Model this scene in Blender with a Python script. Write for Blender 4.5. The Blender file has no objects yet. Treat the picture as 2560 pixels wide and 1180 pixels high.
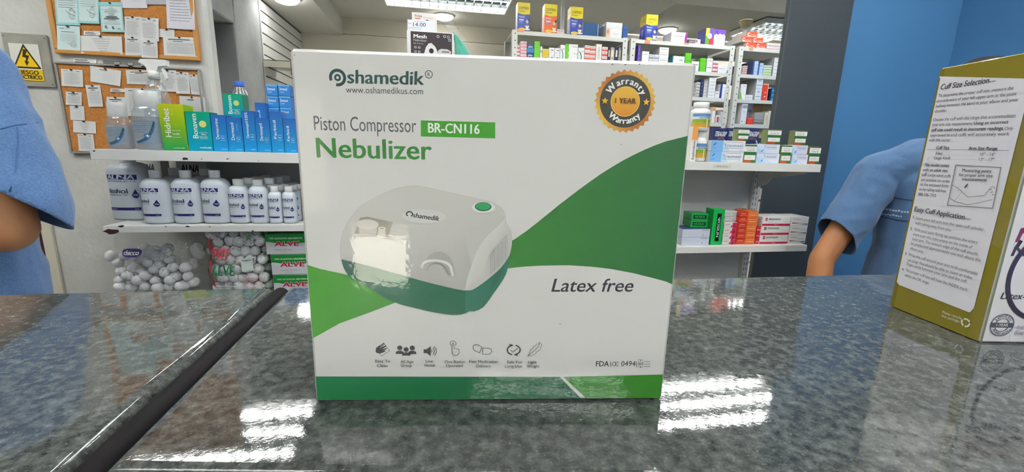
import bpy, bmesh, math, random
from mathutils import Vector, Matrix, noise

random.seed(7)
scene = bpy.context.scene
COL = scene.collection

# ------------------------------------------------------------------ camera
F_PX, CX, CY = 1063.0, 1280.0, 590.0            # focal length and centre, 2560 x 1180 frame
PITCH, ROLL, YAW = math.radians(11.54), math.radians(1.43), math.radians(10.0)
CAM = Vector((0.0, 0.0, 1.30))
_fw = Vector((math.sin(YAW) * math.cos(PITCH), math.cos(YAW) * math.cos(PITCH), -math.sin(PITCH)))
_r0 = Vector((math.cos(YAW), -math.sin(YAW), 0))
_u0 = _r0.cross(_fw)
_R = math.cos(ROLL) * _r0 + math.sin(ROLL) * _u0
_U = -math.sin(ROLL) * _r0 + math.cos(ROLL) * _u0
cd = bpy.data.cameras.new('camera')
cd.sensor_width = 36.0
cd.lens = 36.0 * F_PX / 2560.0
cd.clip_start = 0.01
cam = bpy.data.objects.new('camera', cd)
COL.objects.link(cam)
cam.matrix_world = Matrix(((_R.x, _U.x, -_fw.x, CAM.x), (_R.y, _U.y, -_fw.y, CAM.y), (_R.z, _U.z, -_fw.z, CAM.z), (0, 0, 0, 1)))
scene.camera = cam

# ------------------------------------------------------------------ view, world, sun
vs = scene.view_settings
vs.view_transform = 'Standard'
vs.look = 'None'
vs.gamma = 1.0
vs.use_curve_mapping = False
vs.exposure = 0.30
scene.cycles.max_bounces = 4
scene.cycles.diffuse_bounces = 3
scene.cycles.glossy_bounces = 2
scene.cycles.transmission_bounces = 2
scene.cycles.use_adaptive_sampling = True
scene.cycles.adaptive_threshold = 0.15
scene.cycles.adaptive_min_samples = 16
scene.cycles.light_sampling_threshold = 0.03
scene.cycles.transparent_max_bounces = 24
scene.cycles.sample_clamp_indirect = 6.0

world = bpy.data.worlds.new('World')
scene.world = world
world.use_nodes = True
_wn = world.node_tree
_bg = _wn.nodes['Background']
_bg.inputs['Color'].default_value = (0.62, 0.78, 1.0, 1)
_bg.inputs['Strength'].default_value = 5.0
sl = bpy.data.lights.new('sun', 'SUN')
sl.energy = 48.0
sl.angle = 0.01
sl.color = (1.0, 0.96, 0.88)
sun = bpy.data.objects.new('sun', sl)
COL.objects.link(sun)
sun.rotation_euler = (math.radians(-22), math.radians(18), 0)
TUBE_STRENGTH = 58.0
SPOT_STRENGTH = 28.0

# ------------------------------------------------------------------ pixel helpers (2560 x 1180 frame)
def ray(x, y):
    return _fw + _R * ((x - CX) / F_PX) - _U * ((y - CY) / F_PX)
def at_z(x, y, z):
    d = ray(x, y); return CAM + d * ((z - CAM.z) / d.z)
def at_y(x, y, Y):
    d = ray(x, y); return CAM + d * (Y / d.y)
def x_on(px, Y, zb):
    """world x where picture column px meets height zb on the plane y = Y"""
    a = (px - CX) / F_PX
    k = (zb - CAM.z) / Y
    A = _fw.z + _R.z * a - k * (_fw.y + _R.y * a)
    B = _U.z - k * _U.y
    return at_y(px, CY + F_PX * A / B, Y).x

# ------------------------------------------------------------------ colours and mesh builder
def lin(v):
    v = v / 255.0
    return v / 12.92 if v <= 0.04045 else ((v + 0.055) / 1.055) ** 2.4
def c3(r, g=None, b=None, k=1.0):
    if g is None:
        g = b = r
    return (min(lin(r) * k, 0.92), min(lin(g) * k, 0.92), min(lin(b) * k, 0.92), 1.0)
def mixc(a, b, t):
    return tuple(a[i] + (b[i] - a[i]) * t for i in range(4))

class MB:
    def __init__(self):
        self.v = []; self.f = []; self.c = []; self.m = []
    def face(self, pts, col=None, m=0):
        i = len(self.v)
        self.v.extend([tuple(p) for p in pts])
        self.f.append(tuple(range(i, i + len(pts)))); self.c.append(col); self.m.append(m)
    def grid(self, rings, col=None, m=0, close=True, cap0=False, cap1=False):
        i = len(self.v); n = len(rings[0])
        for r in rings: self.v.extend([tuple(p) for p in r])
        for a in range(len(rings) - 1):
            for b in range(n if close else n - 1):
                b2 = (b + 1) % n
                self.f.append((i + a * n + b, i + a * n + b2, i + (a + 1) * n + b2, i + (a + 1) * n + b))
                self.c.append(col); self.m.append(m)
        if cap0: self.f.append(tuple(i + b for b in reversed(range(n)))); self.c.append(col); self.m.append(m)
        if cap1:
            k = i + (len(rings) - 1) * n
            self.f.append(tuple(k + b for b in range(n))); self.c.append(col); self.m.append(m)
    def box(self, x0, x1, y0, y1, z0, z1, col=None, m=0):
        self.grid([[(x0, y0, z0), (x1, y0, z0), (x1, y1, z0), (x0, y1, z0)], [(x0, y0, z1), (x1, y0, z1), (x1, y1, z1), (x0, y1, z1)]], col, m, True, True, True)
    def cbox(self, x0, x1, y0, y1, z0, z1, b=0.0006, cf=None, cs=None, ct=None, m=0):
        """box with chamfered edges; front (-y), sides and top in colours of their own"""
        bm = bmesh.new()
        bmesh.ops.create_cube(bm, size=1.0)
        for w in bm.verts:
            w.co = ((x0 + x1) / 2 + w.co.x * (x1 - x0), (y0 + y1) / 2 + w.co.y * (y1 - y0), (z0 + z1) / 2 + w.co.z * (z1 - z0))
        b = min(b, 0.2 * min(x1 - x0, y1 - y0, z1 - z0))
        bmesh.ops.bevel(bm, geom=bm.edges[:], offset=b, segments=1, affect='EDGES', profile=0.5)
        bm.normal_update()
        i = len(self.v)
        bm.verts.index_update()
        self.v.extend([tuple(w.co) for w in bm.verts])
        for f in bm.faces:
            n = f.normal
            col = ct if n.z > 0.8 and ct else (cf if abs(n.y) > 0.6 else (cs or cf))
            self.f.append(tuple(i + w.index for w in f.verts)); self.c.append(col); self.m.append(m)
        bm.free()
    def tube(self, pts, r, n=8, col=None, m=0, caps=True):
        rings = []
        pts = [Vector(p) for p in pts]
        rr = r if isinstance(r, (list, tuple)) else [r] * len(pts)
        for k, p in enumerate(pts):
            d = (pts[min(k + 1, len(pts) - 1)] - pts[max(k - 1, 0)]).normalized()
            a = d.cross(Vector((0, 0, 1)))
            if a.length < 1e-3: a = d.cross(Vector((1, 0, 0)))
            a.normalize(); b = d.cross(a)
            rings.append([p + (a * math.cos(t * 2 * math.pi / n) - b * math.sin(t * 2 * math.pi / n)) * rr[k] for t in range(n)])
        self.grid(rings, col, m, True, caps, caps)
    def lathe(self, prof, n=20, cx=0, cy=0, sx=1.0, sy=1.0, col=None, m=0, cap0=True, cap1=True, power=1.0):
        def pt(t, r, z):
            ca, sa = math.cos(t), math.sin(t)
            if power != 1.0:
                ca = math.copysign(abs(ca) ** power, ca); sa = math.copysign(abs(sa) ** power, sa)
            return (cx + r * sx * ca, cy + r * sy * sa, z)
        self.grid([[pt(k * 2 * math.pi / n, r, z) for k in range(n)] for r, z in prof], col, m, True, cap0, cap1)
    def cap(self, p, q, r0, r1, n=12, m=0, ey=1.0):
        """tapered capsule"""
        p, q = Vector(p), Vector(q)
        d = (q - p).normalized()
        pts, rr = [], []
        for t in (-1.0, -0.85, -0.5):
            pts.append(p + d * r0 * t); rr.append(r0 * math.sqrt(max(1 - t * t, 0.004)))
        pts += [p, q]; rr += [r0, r1]
        for t in (0.5, 0.85, 1.0):
            pts.append(q + d * r1 * t); rr.append(r1 * math.sqrt(max(1 - t * t, 0.004)))
        self.tube(pts, rr, n, None, m)
    def ell(self, c, r, n=14, m=0):
        rings = []
        for k in range(1, 9):
            t = math.pi * k / 9
            rings.append([(c[0] + r[0] * math.sin(t) * math.cos(a * 2 * math.pi / n), c[1] + r[1] * math.sin(t) * math.sin(a * 2 * math.pi / n), c[2] - r[2] * math.cos(t)) for a in range(n)])
        self.grid(rings, None, m, True, True, True)
    def mesh(self, name, mats, smooth=False):
        me = bpy.data.meshes.new(name)
        me.from_pydata(self.v, [], self.f)
        for k in (mats if isinstance(mats, (list, tuple)) else [mats]): me.materials.append(M[k])
        me.polygons.foreach_set('material_index', self.m)
        if any(c is not None for c in self.c):
            at = me.color_attributes.new('Col', 'FLOAT_COLOR', 'CORNER')
            buf = []
            for f, c in zip(self.f, self.c):
                if c is None: c = (0.8, 0.8, 0.8, 1)
                if isinstance(c, list): 
                    for k in c: buf.extend(k)
                else: buf.extend(c * len(f))
            at.data.foreach_set('color', buf)
        if smooth: me.polygons.foreach_set('use_smooth', [True] * len(self.f))
        return me
    def build(self, name, mats, parent=None, smooth=False, loc=(0, 0, 0), rz=0.0):
        o = bpy.data.objects.new(name, self.mesh(name, mats, smooth))
        COL.objects.link(o)
        o.location = loc; o.rotation_euler = (0, 0, rz)
        if parent: o.parent = parent
        return o

def tag(o, label=None, cat=None, group=None, kind=None):
    if label: o['label'] = label
    if cat: o['category'] = cat
    if group: o['group'] = group
    if kind: o['kind'] = kind
    return o
def empty(name, loc=(0, 0, 0), rz=0.0):
    o = bpy.data.objects.new(name, None)
    o.empty_display_size = 0.02
    COL.objects.link(o)
    o.location = loc; o.rotation_euler = (0, 0, rz)
    return o
def link_mesh(name, me, parent=None, loc=(0, 0, 0), rz=0.0):
    o = bpy.data.objects.new(name, me); COL.objects.link(o)
    o.location = loc; o.rotation_euler = (0, 0, rz)
    if parent: o.parent = parent
    return o
def copy_tree(o, parent=None):
    c = o.copy(); COL.objects.link(c); c.parent = parent
    for ch in list(o.children): copy_tree(ch, c)
    return c
def struct(o): o['kind'] = 'structure'; return o
def smooth_by_angle(o, deg=40):
    bm = bmesh.new(); bm.from_mesh(o.data)
    bmesh.ops.remove_doubles(bm, verts=bm.verts[:], dist=1e-6)
    for f in bm.faces: f.smooth = True
    for e in bm.edges:
        if len(e.link_faces) == 2 and e.calc_face_angle(0) > math.radians(deg): e.smooth = False
    bm.to_mesh(o.data); bm.free()

# ------------------------------------------------------------------ materials
M = {}
def mat(name, color=(0.8, 0.8, 0.8), rough=0.5, metal=0.0, spec=0.5, attr=False, coat=0.0, bump=None, vary=None, emit=None, trans=0.0, sheen=0.0, stretch=None):
    m = bpy.data.materials.new(name); m.use_nodes = True
    nt = m.node_tree; b = nt.nodes['Principled BSDF']
    b.inputs['Base Color'].default_value = (*color[:3], 1)
    b.inputs['Roughness'].default_value = rough
    b.inputs['Metallic'].default_value = metal
    b.inputs['Specular IOR Level'].default_value = spec
    b.inputs['Coat Weight'].default_value = coat
    b.inputs['Coat Roughness'].default_value = 0.06
    b.inputs['Transmission Weight'].default_value = trans
    b.inputs['Sheen Weight'].default_value = sheen
    tc = None
    def coords():
        t = nt.nodes.new('ShaderNodeTexCoord')
        mp = nt.nodes.new('ShaderNodeMapping')
        if stretch: mp.inputs['Scale'].default_value = stretch
        nt.links.new(t.outputs['Object'], mp.inputs['Vector'])
        return mp.outputs['Vector']
    if attr:
        a = nt.nodes.new('ShaderNodeAttribute'); a.attribute_name = 'Col'
        nt.links.new(a.outputs['Color'], b.inputs['Base Color'])
    if vary:                                   # (scale, second colour, low, high, detail)
        tc = coords()
        nz = nt.nodes.new('ShaderNodeTexNoise'); nz.inputs['Scale'].default_value = vary[0]
        nz.inputs['Detail'].default_value = vary[4] if len(vary) > 4 else 5
        cr = nt.nodes.new('ShaderNodeValToRGB')
        cr.color_ramp.elements[0].position = vary[2]; cr.color_ramp.elements[0].color = (*color[:3], 1)
        cr.color_ramp.elements[1].position = vary[3]; cr.color_ramp.elements[1].color = (*vary[1][:3], 1)
        nt.links.new(tc, nz.inputs['Vector']); nt.links.new(nz.outputs['Fac'], cr.inputs['Fac'])
        nt.links.new(cr.outputs['Color'], b.inputs['Base Color'])
    if bump:                                   # (scale, strength, distance)
        tc = tc or coords()
        nz = nt.nodes.new('ShaderNodeTexNoise'); nz.inputs['Scale'].default_value = bump[0]; nz.inputs['Detail'].default_value = 3
        bp = nt.nodes.new('ShaderNodeBump'); bp.inputs['Strength'].default_value = bump[1]; bp.inputs['Distance'].default_value = bump[2]
        nt.links.new(tc, nz.inputs['Vector']); nt.links.new(nz.outputs['Fac'], bp.inputs['Height'])
        nt.links.new(bp.outputs['Normal'], b.inputs['Normal'])
        nt.links.new(bp.outputs['Normal'], b.inputs['Coat Normal'])
    if emit:
        b.inputs['Emission Color'].default_value = (*emit[0], 1); b.inputs['Emission Strength'].default_value = emit[1]
    M[name] = m
    return m
def film(name, tint, gloss=0.10, rough=0.05, haze=0.0, hazecol=(0.8, 0.8, 0.8), edge=0.35, bump=None):
    """thin clear plastic: see-through, with shine and a little haze"""
    m = bpy.data.materials.new(name); m.use_nodes = True
    nt = m.node_tree; nt.nodes.remove(nt.nodes['Principled BSDF'])
    out = nt.nodes['Material Output']
    tr = nt.nodes.new('ShaderNodeBsdfTransparent'); tr.inputs['Color'].default_value = (*tint, 1)
    df = nt.nodes.new('ShaderNodeBsdfDiffuse'); df.inputs['Color'].default_value = (*hazecol, 1)
    gl = nt.nodes.new('ShaderNodeBsdfGlossy'); gl.inputs['Roughness'].default_value = rough
    m1 = nt.nodes.new('ShaderNodeMixShader'); m1.inputs['Fac'].default_value = haze
    m2 = nt.nodes.new('ShaderNodeMixShader')
    lw = nt.nodes.new('ShaderNodeLayerWeight'); lw.inputs['Blend'].default_value = 0.25
    ma = nt.nodes.new('ShaderNodeMath'); ma.operation = 'MULTIPLY_ADD'
    ma.inputs[1].default_value = edge; ma.inputs[2].default_value = gloss * 0.4
    nt.links.new(lw.outputs['Facing'], ma.inputs[0])
    nt.links.new(tr.outputs[0], m1.inputs[1]); nt.links.new(df.outputs[0], m1.inputs[2])
    nt.links.new(m1.outputs[0], m2.inputs[1]); nt.links.new(gl.outputs[0], m2.inputs[2])
    nt.links.new(ma.outputs[0], m2.inputs['Fac']); nt.links.new(m2.outputs[0], out.inputs['Surface'])
    if bump:
        t = nt.nodes.new('ShaderNodeTexCoord')
        nz = nt.nodes.new('ShaderNodeTexNoise'); nz.inputs['Scale'].default_value = bump[0]
        bp = nt.nodes.new('ShaderNodeBump'); bp.inputs['Strength'].default_value = bump[1]; bp.inputs['Distance'].default_value = bump[2]
        nt.links.new(t.outputs['Object'], nz.inputs['Vector']); nt.links.new(nz.outputs['Fac'], bp.inputs['Height'])
        nt.links.new(bp.outputs['Normal'], gl.inputs['Normal'])
    M[name] = m
    return m

mat('card', attr=True, rough=0.38, spec=0.4)
mat('ink', attr=True, rough=0.38, spec=0.4)
mat('box_card', attr=True, rough=0.25, spec=0.3, coat=1.0, bump=(170, 0.09, 0.0006))
M['box_card'].node_tree.nodes['Principled BSDF'].inputs['Coat Roughness'].default_value = 0.02
mat('paper', attr=True, rough=0.8, spec=0.2)
mat('shelf_white', c3(226, 226, 222), 0.35)
mat('rack_white', c3(208, 208, 200), 0.4)
mat('rust', c3(58, 34, 34), 0.8)
mat('hole', c3(40, 40, 42), 0.8)
mat('wall_paint', c3(205, 205, 200), 0.75, bump=(55, 0.5, 0.004), vary=(7, c3(188, 188, 183), 0.35, 0.75))
mat('concrete', c3(168, 172, 172), 0.8, bump=(40, 0.6, 0.006), vary=(5, c3(140, 144, 146), 0.3, 0.75))
mat('doorway_shade', c3(96, 98, 100), 0.7)  # dark grey that holds the shade of the unlit doorway
mat('beige', c3(206, 200, 184), 0.7)
mat('ceiling', c3(196, 196, 188), 0.85)
mat('slat', c3(206, 207, 204), 0.45)
mat('slat_gap', c3(40, 42, 44), 0.7)
mat('column_dark', c3(62, 69, 75), 0.55, bump=(300, 0.2, 0.001))
mat('panel_black', c3(38, 40, 45), 0.55, bump=(300, 0.2, 0.001))
mat('panel_grey', c3(218, 220, 219), 0.5)
mat('blue_wall', c3(76, 132, 182), 0.6, bump=(220, 0.2, 0.001))
mat('floor', c3(222, 219, 212), 0.35)
mat('pavement', c3(205, 198, 186), 0.8)
mat('street_wall', c3(150, 140, 128), 0.8)
mat('cork', c3(196, 132, 66), 0.9, bump=(300, 0.5, 0.002), vary=(160, c3(172, 110, 52), 0.35, 0.7))
mat('wood_trim', c3(196, 138, 70), 0.5)
mat('alu', c3(176, 176, 174), 0.4, metal=0.6)
mat('steel_dull', c3(128, 128, 126), 0.45, metal=0.5)
mat('plate_grey', c3(158, 156, 146), 0.6, vary=(18, c3(134, 130, 120), 0.4, 0.8))
mat('maroon', c3(82, 40, 44), 0.6)
mat('cream_trim', c3(214, 208, 190), 0.6)
mat('white_plastic', c3(236, 236, 234), 0.3)
mat('blue_cap', c3(52, 104, 206), 0.35)
mat('bottle_frost', c3(216, 224, 232), 0.32, spec=0.5)
mat('bottle_neck', c3(200, 208, 214), 0.35)
mat('cap_white', c3(232, 233, 232), 0.4)
mat('cotton', c3(250, 250, 247), 0.95, bump=(4.0, 0.22, 0.05), sheen=0.4)
mat('rubber', c3(24, 22, 25), 0.75, spec=0.15)
mat('base_panel', c3(120, 118, 114), 0.6)
mat('tube', (1, 1, 1), 0.5, emit=((1.0, 1.0, 0.97), TUBE_STRENGTH))
mat('spot', (1, 1, 1), 0.5, emit=((1.0, 0.98, 0.93), SPOT_STRENGTH))
mat('fixture_white', c3(226, 228, 226), 0.35)
mat('reflector', c3(30, 35, 34), 1.0, spec=0.0)
mat('louver', c3(86, 90, 90), 0.6, spec=0.1)
mat('detector', c3(206, 186, 140), 0.5)
mat('skin', c3(192, 136, 94), 0.5, bump=(240, 0.15, 0.001))
mat('skin_dark', c3(176, 118, 76), 0.5, bump=(240, 0.15, 0.001))
mat('shirt', c3(96, 132, 180), 0.85, bump=(420, 0.35, 0.0008), vary=(260, c3(70, 108, 160), 0.35, 0.7), sheen=0.2, stretch=(1, 1, 2.2))
mat('shirt_dull', c3(76, 110, 150), 0.85, bump=(420, 0.35, 0.0008), vary=(260, c3(66, 98, 138), 0.35, 0.7), sheen=0.2, stretch=(1, 1, 2.2))
mat('trousers', c3(40, 46, 62), 0.85)
mat('hair', c3(34, 26, 24), 0.6, stretch=(30, 30, 3), bump=(20, 0.6, 0.004))
mat('teal_cloth', c3(70, 186, 160), 0.6, bump=(40, 0.8, 0.006))
mat('eye', c3(238, 236, 230), 0.2)
mat('dark_eye', c3(30, 22, 18), 0.2)
mat('lip', c3(150, 80, 70), 0.5)
film('clear_film', (0.975, 0.98, 0.985), 0.06, 0.10, 0.05, edge=0.22, bump=(40, 0.5, 0.01))
film('clear_bottle', (0.90, 0.93, 0.95), 0.12, 0.06, 0.16, (0.74, 0.80, 0.86), edge=0.5)
film('gel', (0.82, 0.90, 0.96), 0.06, 0.1, 0.24, (0.6, 0.7, 0.8), edge=0.2)
film('frost_wrap', (0.9, 0.9, 0.9), 0.1, 0.25, 0.5, (0.86, 0.87, 0.87), edge=0.3)
film('label_blue', (0.74, 0.84, 0.94), 0.05, 0.2, 0.28, (0.56, 0.68, 0.80), edge=0.1)
film('window_glass', (0.92, 0.95, 0.94), 0.08, 0.0, 0.0, edge=0.3)
film('glass_juice', (0.86, 0.87, 0.88), 0.12, 0.05, 0.08, edge=0.5)

def granite():
    m = bpy.data.materials.new('granite'); m.use_nodes = True
    nt = m.node_tree; b = nt.nodes['Principled BSDF']
    tc = nt.nodes.new('ShaderNodeTexCoord')
    def noi(s, d, rough=0.6):
        n = nt.nodes.new('ShaderNodeTexNoise'); n.inputs['Scale'].default_value = s; n.inputs['Detail'].default_value = d
        n.inputs['Roughness'].default_value = rough
        nt.links.new(tc.outputs['Object'], n.inputs['Vector']); return n
    def ramp(src, stops):
        r = nt.nodes.new('ShaderNodeValToRGB')
        while len(r.color_ramp.elements) < len(stops): r.color_ramp.elements.new(0.5)
        for e, (p, c) in zip(r.color_ramp.elements, stops): e.position = p; e.color = (*c[:3], 1)
        nt.links.new(src, r.inputs['Fac']); return r
    n1 = noi(120, 8, 0.72)
    base = ramp(n1.outputs['Fac'], [(0.28, c3(34, 38, 39)), (0.44, c3(62, 66, 66)), (0.58, c3(90, 94, 92)), (0.74, c3(124, 128, 124))])
    n2 = noi(420, 3, 0.6)
    fl = ramp(n2.outputs['Fac'], [(0.62, (0, 0, 0)), (0.76, (1, 1, 1))])
    mx = nt.nodes.new('ShaderNodeMix'); mx.data_type = 'RGBA'
    nt.links.new(fl.outputs['Color'], mx.inputs['Factor'])
    nt.links.new(base.outputs['Color'], mx.inputs['A']); mx.inputs['B'].default_value = c3(128, 132, 129)
    nt.links.new(mx.outputs['Result'], b.inputs['Base Color'])
    b.inputs['Roughness'].default_value = 0.038
    b.inputs['Specular IOR Level'].default_value = 0.7
    n3 = noi(85, 5, 0.6)
    bp = nt.nodes.new('ShaderNodeBump'); bp.inputs['Strength'].default_value = 0.03; bp.inputs['Distance'].default_value = 0.002
    nt.links.new(n3.outputs['Fac'], bp.inputs['Height']); nt.links.new(bp.outputs['Normal'], b.inputs['Normal'])
    M['granite'] = m
granite()

# ------------------------------------------------------------------ flat print on faces
_tcache = {}
def text_tris(s, bold=0.0):
    """letters as flat polygons, capital height 1, starting at x = 0"""
    key = (s, bold)
    if key in _tcache: return _tcache[key]
    cu = bpy.data.curves.new('lettering', 'FONT')
    cu.body = s; cu.size = 1.0; cu.resolution_u = 3
    ob = bpy.data.objects.new('lettering', cu)
    me = bpy.data.meshes.new_from_object(ob)
    vs_ = [(v.co.x, v.co.y) for v in me.vertices]
    fs = [tuple(p.vertices) for p in me.polygons]
    bpy.data.objects.remove(ob); bpy.data.meshes.remove(me); bpy.data.curves.remove(cu)
    if not vs_: vs_ = [(0, 0)]
    x0 = min(v[0] for v in vs_); x1 = max(v[0] for v in vs_)
    CAPH = 0.635
    base = [((x - x0) / CAPH, y / CAPH) for x, y in vs_]
    tw = (x1 - x0) / CAPH
    if bold > 0:                                # heavier strokes: the letters set three times, slightly apart
        n0 = len(base); b = bold * 1.25
        pts = [(x + dx, y + dy) for dx, dy in ((0, 0), (2 * b, 0.35 * b), (b, -0.35 * b)) for x, y in base]
        fs = [tuple(i + k * n0 for i in f) for k in range(3) for f in fs]
        base = pts; tw += 2 * b
    r = (base, fs, tw, n0 if bold > 0 else len(base))
    _tcache[key] = r
    return r

class Face:
    """prints onto a face; fn(u, v, lift) gives the 3-D point; u, v in metres"""
    def __init__(self, fn, w, h, step=0.00012):
        self.fn, self.w, self.h, self.step, self.k, self.mb = fn, w, h, step, 1, MB()
    def _lift(self, own=True):
        if own: self.k += 1; return self.k * self.step
        return (self.k + 0.5) * self.step
    def poly(self, pts, col, lift=None):
        L = self._lift() if lift is None else lift
        a = sum(pts[i][0] * pts[(i + 1) % len(pts)][1] - pts[(i + 1) % len(pts)][0] * pts[i][1] for i in range(len(pts)))
        if a < 0:
            pts = list(reversed(pts))
            if isinstance(col, list): col = list(reversed(col))
        self.mb.face([self.fn(u, v, L) for u, v in pts], col)
    def rect(self, u0, v0, u1, v1, col, col2=None, nu=1):
        L = self._lift()
        for i in range(nu):
            a, b = u0 + (u1 - u0) * i / nu, u0 + (u1 - u0) * (i + 1) / nu
            cc = col if col2 is None else [col, col, col2, col2]
            self.mb.face([self.fn(a, v0, L), self.fn(b, v0, L), self.fn(b, v1, L), self.fn(a, v1, L)], cc)
    def disc(self, u, v, ru, rv, col, n=20, col2=None):
        pts = [(u + ru * math.cos(2 * math.pi * k / n), v + rv * math.sin(2 * math.pi * k / n)) for k in range(n)]
        if col2 is not None: self.poly(pts, [mixc(col2, col, (math.sin(2 * math.pi * k / n) + 1) / 2) for k in range(n)])
        else: self.poly(pts, col)
    def ring(self, u, v, r, wd, col, a0=0, a1=360, n=24, ry=None):
        ry = ry or r
        pts = [(u + r * math.cos(math.radians(a0 + (a1 - a0) * k / n)), v + ry * math.sin(math.radians(a0 + (a1 - a0) * k / n))) for k in range(n + 1)]
        self.line(pts, wd, col)
    def line(self, pts, wd, col):
        L = self._lift(False)
        n = len(pts)
        nr = []
        for i in range(n):
            a, b = pts[max(i - 1, 0)], pts[min(i + 1, n - 1)]
            dx, dy = b[0] - a[0], b[1] - a[1]; l = math.hypot(dx, dy) or 1
            nr.append((-dy / l * wd / 2, dx / l * wd / 2))
        for i in range(n - 1):
            p, q, s, t = pts[i], pts[i + 1], nr[i], nr[i + 1]
            self.mb.face([self.fn(p[0] - s[0], p[1] - s[1], L), self.fn(q[0] - t[0], q[1] - t[1], L), self.fn(q[0] + t[0], q[1] + t[1], L), self.fn(p[0] + s[0], p[1] + s[1], L)], col)
    def text(self, s, u, v, w, h, col, rot=0.0, bold=0.0, shear=0.0, fit=True, align='l', fn2=None):
        """baseline start u, v; total width w (None = natural); capital height h"""
        vs_, fs, tw, n0 = text_tris(s, bold)
        if not fs: return
        L = self._lift(bold > 0)
        sx = (w / tw) if w else h
        if align == 'c': off = -tw * sx / 2
        elif align == 'r': off = -tw * sx
        else: off = 0
        ca, sa = math.cos(rot), math.sin(rot)
        P = []
        for iv, (x, y) in enumerate(vs_):
            a = off + x * sx + shear * y * h; b = y * h
            P.append(self.fn(u + a * ca - b * sa, v + a * sa + b * ca, L + (iv // n0) * 0.3 * self.step))
        i = len(self.mb.v)
        self.mb.v.extend([tuple(p) for p in P])
        for f in fs:
            self.mb.f.append(tuple(i + k for k in f)); self.mb.c.append(col); self.mb.m.append(0)
    def arc_text(self, s, cu, cv, r, a_mid, h, col, gap, bold=0.02, inside=False):
        tot = sum(text_tris(ch, bold)[2] * h + gap for ch in s) - gap
        pos = -tot / 2
        for ch in s:
            w = text_tris(ch, bold)[2] * h
            mid = pos + w / 2
            if not inside:
                a = math.radians(a_mid) - mid / r
                self.text(ch, cu + r * math.cos(a), cv + r * math.sin(a), None, h, col, a - math.pi / 2, bold, align='c')
            else:
                a = math.radians(a_mid) + mid / r
                self.text(ch, cu + r * math.cos(a), cv + r * math.sin(a), None, h, col, a + math.pi / 2, bold, align='c')
            pos += w + gap
    def star(self, u, v, r, col, n=5, inner=0.42, rot=90):
        self.poly([(u + (r if k % 2 == 0 else r * inner) * math.cos(math.radians(rot + 180 * k / n)), v + (r if k % 2 == 0 else r * inner) * math.sin(math.radians(rot + 180 * k / n))) for k in range(2 * n)], col)
    # normalised shortcuts (0..1 across the face)
    def R(self, x0, y0, x1, y1, col, col2=None, nu=1): self.rect(x0 * self.w, y0 * self.h, x1 * self.w, y1 * self.h, col, col2, nu)
    def P(self, pts, col): self.poly([(x * self.w, y * self.h) for x, y in pts], col)
    def D(self, x, y, rx, ry, col, **k): self.disc(x * self.w, y * self.h, rx * self.w, ry * self.h, col, **k)
    def T(self, s, x, y, w, h, col, bold=0.0, shear=0.0): self.text(s, x * self.w, y * self.h, w * self.w, h * self.h, col, 0, bold, shear)
    def TV(self, s, x, y, length, h, col, bold=0.0):
        """text running upwards; x = baseline, length as share of the height, h as share of the width"""
        self.text(s, x * self.w, y * self.h, length * self.h, h * self.w, col, math.pi / 2, bold)
    def build(self, name, parent, m='ink'):
        if not self.mb.f: return None
        return self.mb.build(name, m, parent)

W_ = c3(240); K_ = c3(30, 30, 34); GREY = c3(120)
def scribble(F, x0, x1, y, h, col, n=None):
    """a run of tiny unreadable print: a row of short dashes"""
    L = F._lift(False); x = x0
    while x < x1 - 0.012:
        w = random.uniform(0.03, 0.10) * (x1 - x0)
        e = min(x + w, x1)
        F.mb.face([F.fn(x * F.w, y * F.h, L), F.fn(e * F.w, y * F.h, L), F.fn(e * F.w, (y + h) * F.h, L), F.fn(x * F.w, (y + h) * F.h, L)], col)
        x = e + 0.018 * (x1 - x0)

STACK = {2: ('lower one', 'upper one'), 3: ('bottom one', 'middle one', 'top one'), 4: ('bottom one', 'second from bottom', 'second from top', 'top one'),
         5: ('bottom one', 'second from bottom', 'middle one', 'second from top', 'top one'), 6: ('bottom one', 'second from bottom', 'third from bottom', 'third from top', 'second from top', 'top one')}
def carton(name, label, cat, xa, xb, yt, Y, zb, depth, cf, art=None, cs=None, ct=None, group=None, n=1, rz=0.0, side_art=None, h=None, gap=0.0006, m='card', chamfer=0.0006, labels=None, jitter=0.0):
    """cardboard package standing with its front on plane y = Y; xa, xb, yt from the picture; n = stack of n alike"""
    x0, x1 = x_on(xa, Y, zb), x_on(xb, Y, zb)
    if h is None: h = at_y((xa + xb) / 2, yt, Y).z - zb
    w = x1 - x0 - 0.0008
    hh = h / n - gap
    mb = MB(); mb.cbox(-w / 2, w / 2, 0, depth, 0, hh, chamfer, cf, cs or cf, ct or cf)
    me = mb.mesh(name, m)
    pm = sm = None
    if art:
        Fc = Face(lambda u, v, L: (u - w / 2, -L, v), w, hh, 0.0002); art(Fc)
        if Fc.mb.f: pm = Fc.mb.mesh('front_print', 'ink')
    if side_art:
        Fs = Face(lambda u, v, L: (-w / 2 - L, depth - u, v), depth, hh, 0.0002); side_art(Fs)
        if Fs.mb.f: sm = Fs.mb.mesh('side_print', 'ink')
    out = []
    for k in range(n):
        dx = random.uniform(-jitter, jitter)
        o = link_mesh(name, me, None, ((x0 + x1) / 2 + dx, Y + 0.001 + abs(dx), zb + k * h / n + 0.0003), rz)
        tag(o, labels[k] if labels else (label + ', ' + STACK[n][k] if n > 1 else label), cat, group)
        if pm: link_mesh('front_print', pm, o)
        if sm: link_mesh('side_print', sm, o)
        out.append(o)
    return out

# ================================================================== the setting
ZC = 1.102                       # counter top
YW = 1.80                        # left wall and dark column
YB = 5.40                        # far wall
XS = -1.47                       # slatted side wall
HC = 2.70                        # ceiling
L_ = Vector((0.30, 0.15, 1.0)).normalized()
sun.rotation_euler = L_.to_track_quat('Z', 'Y').to_euler()

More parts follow.
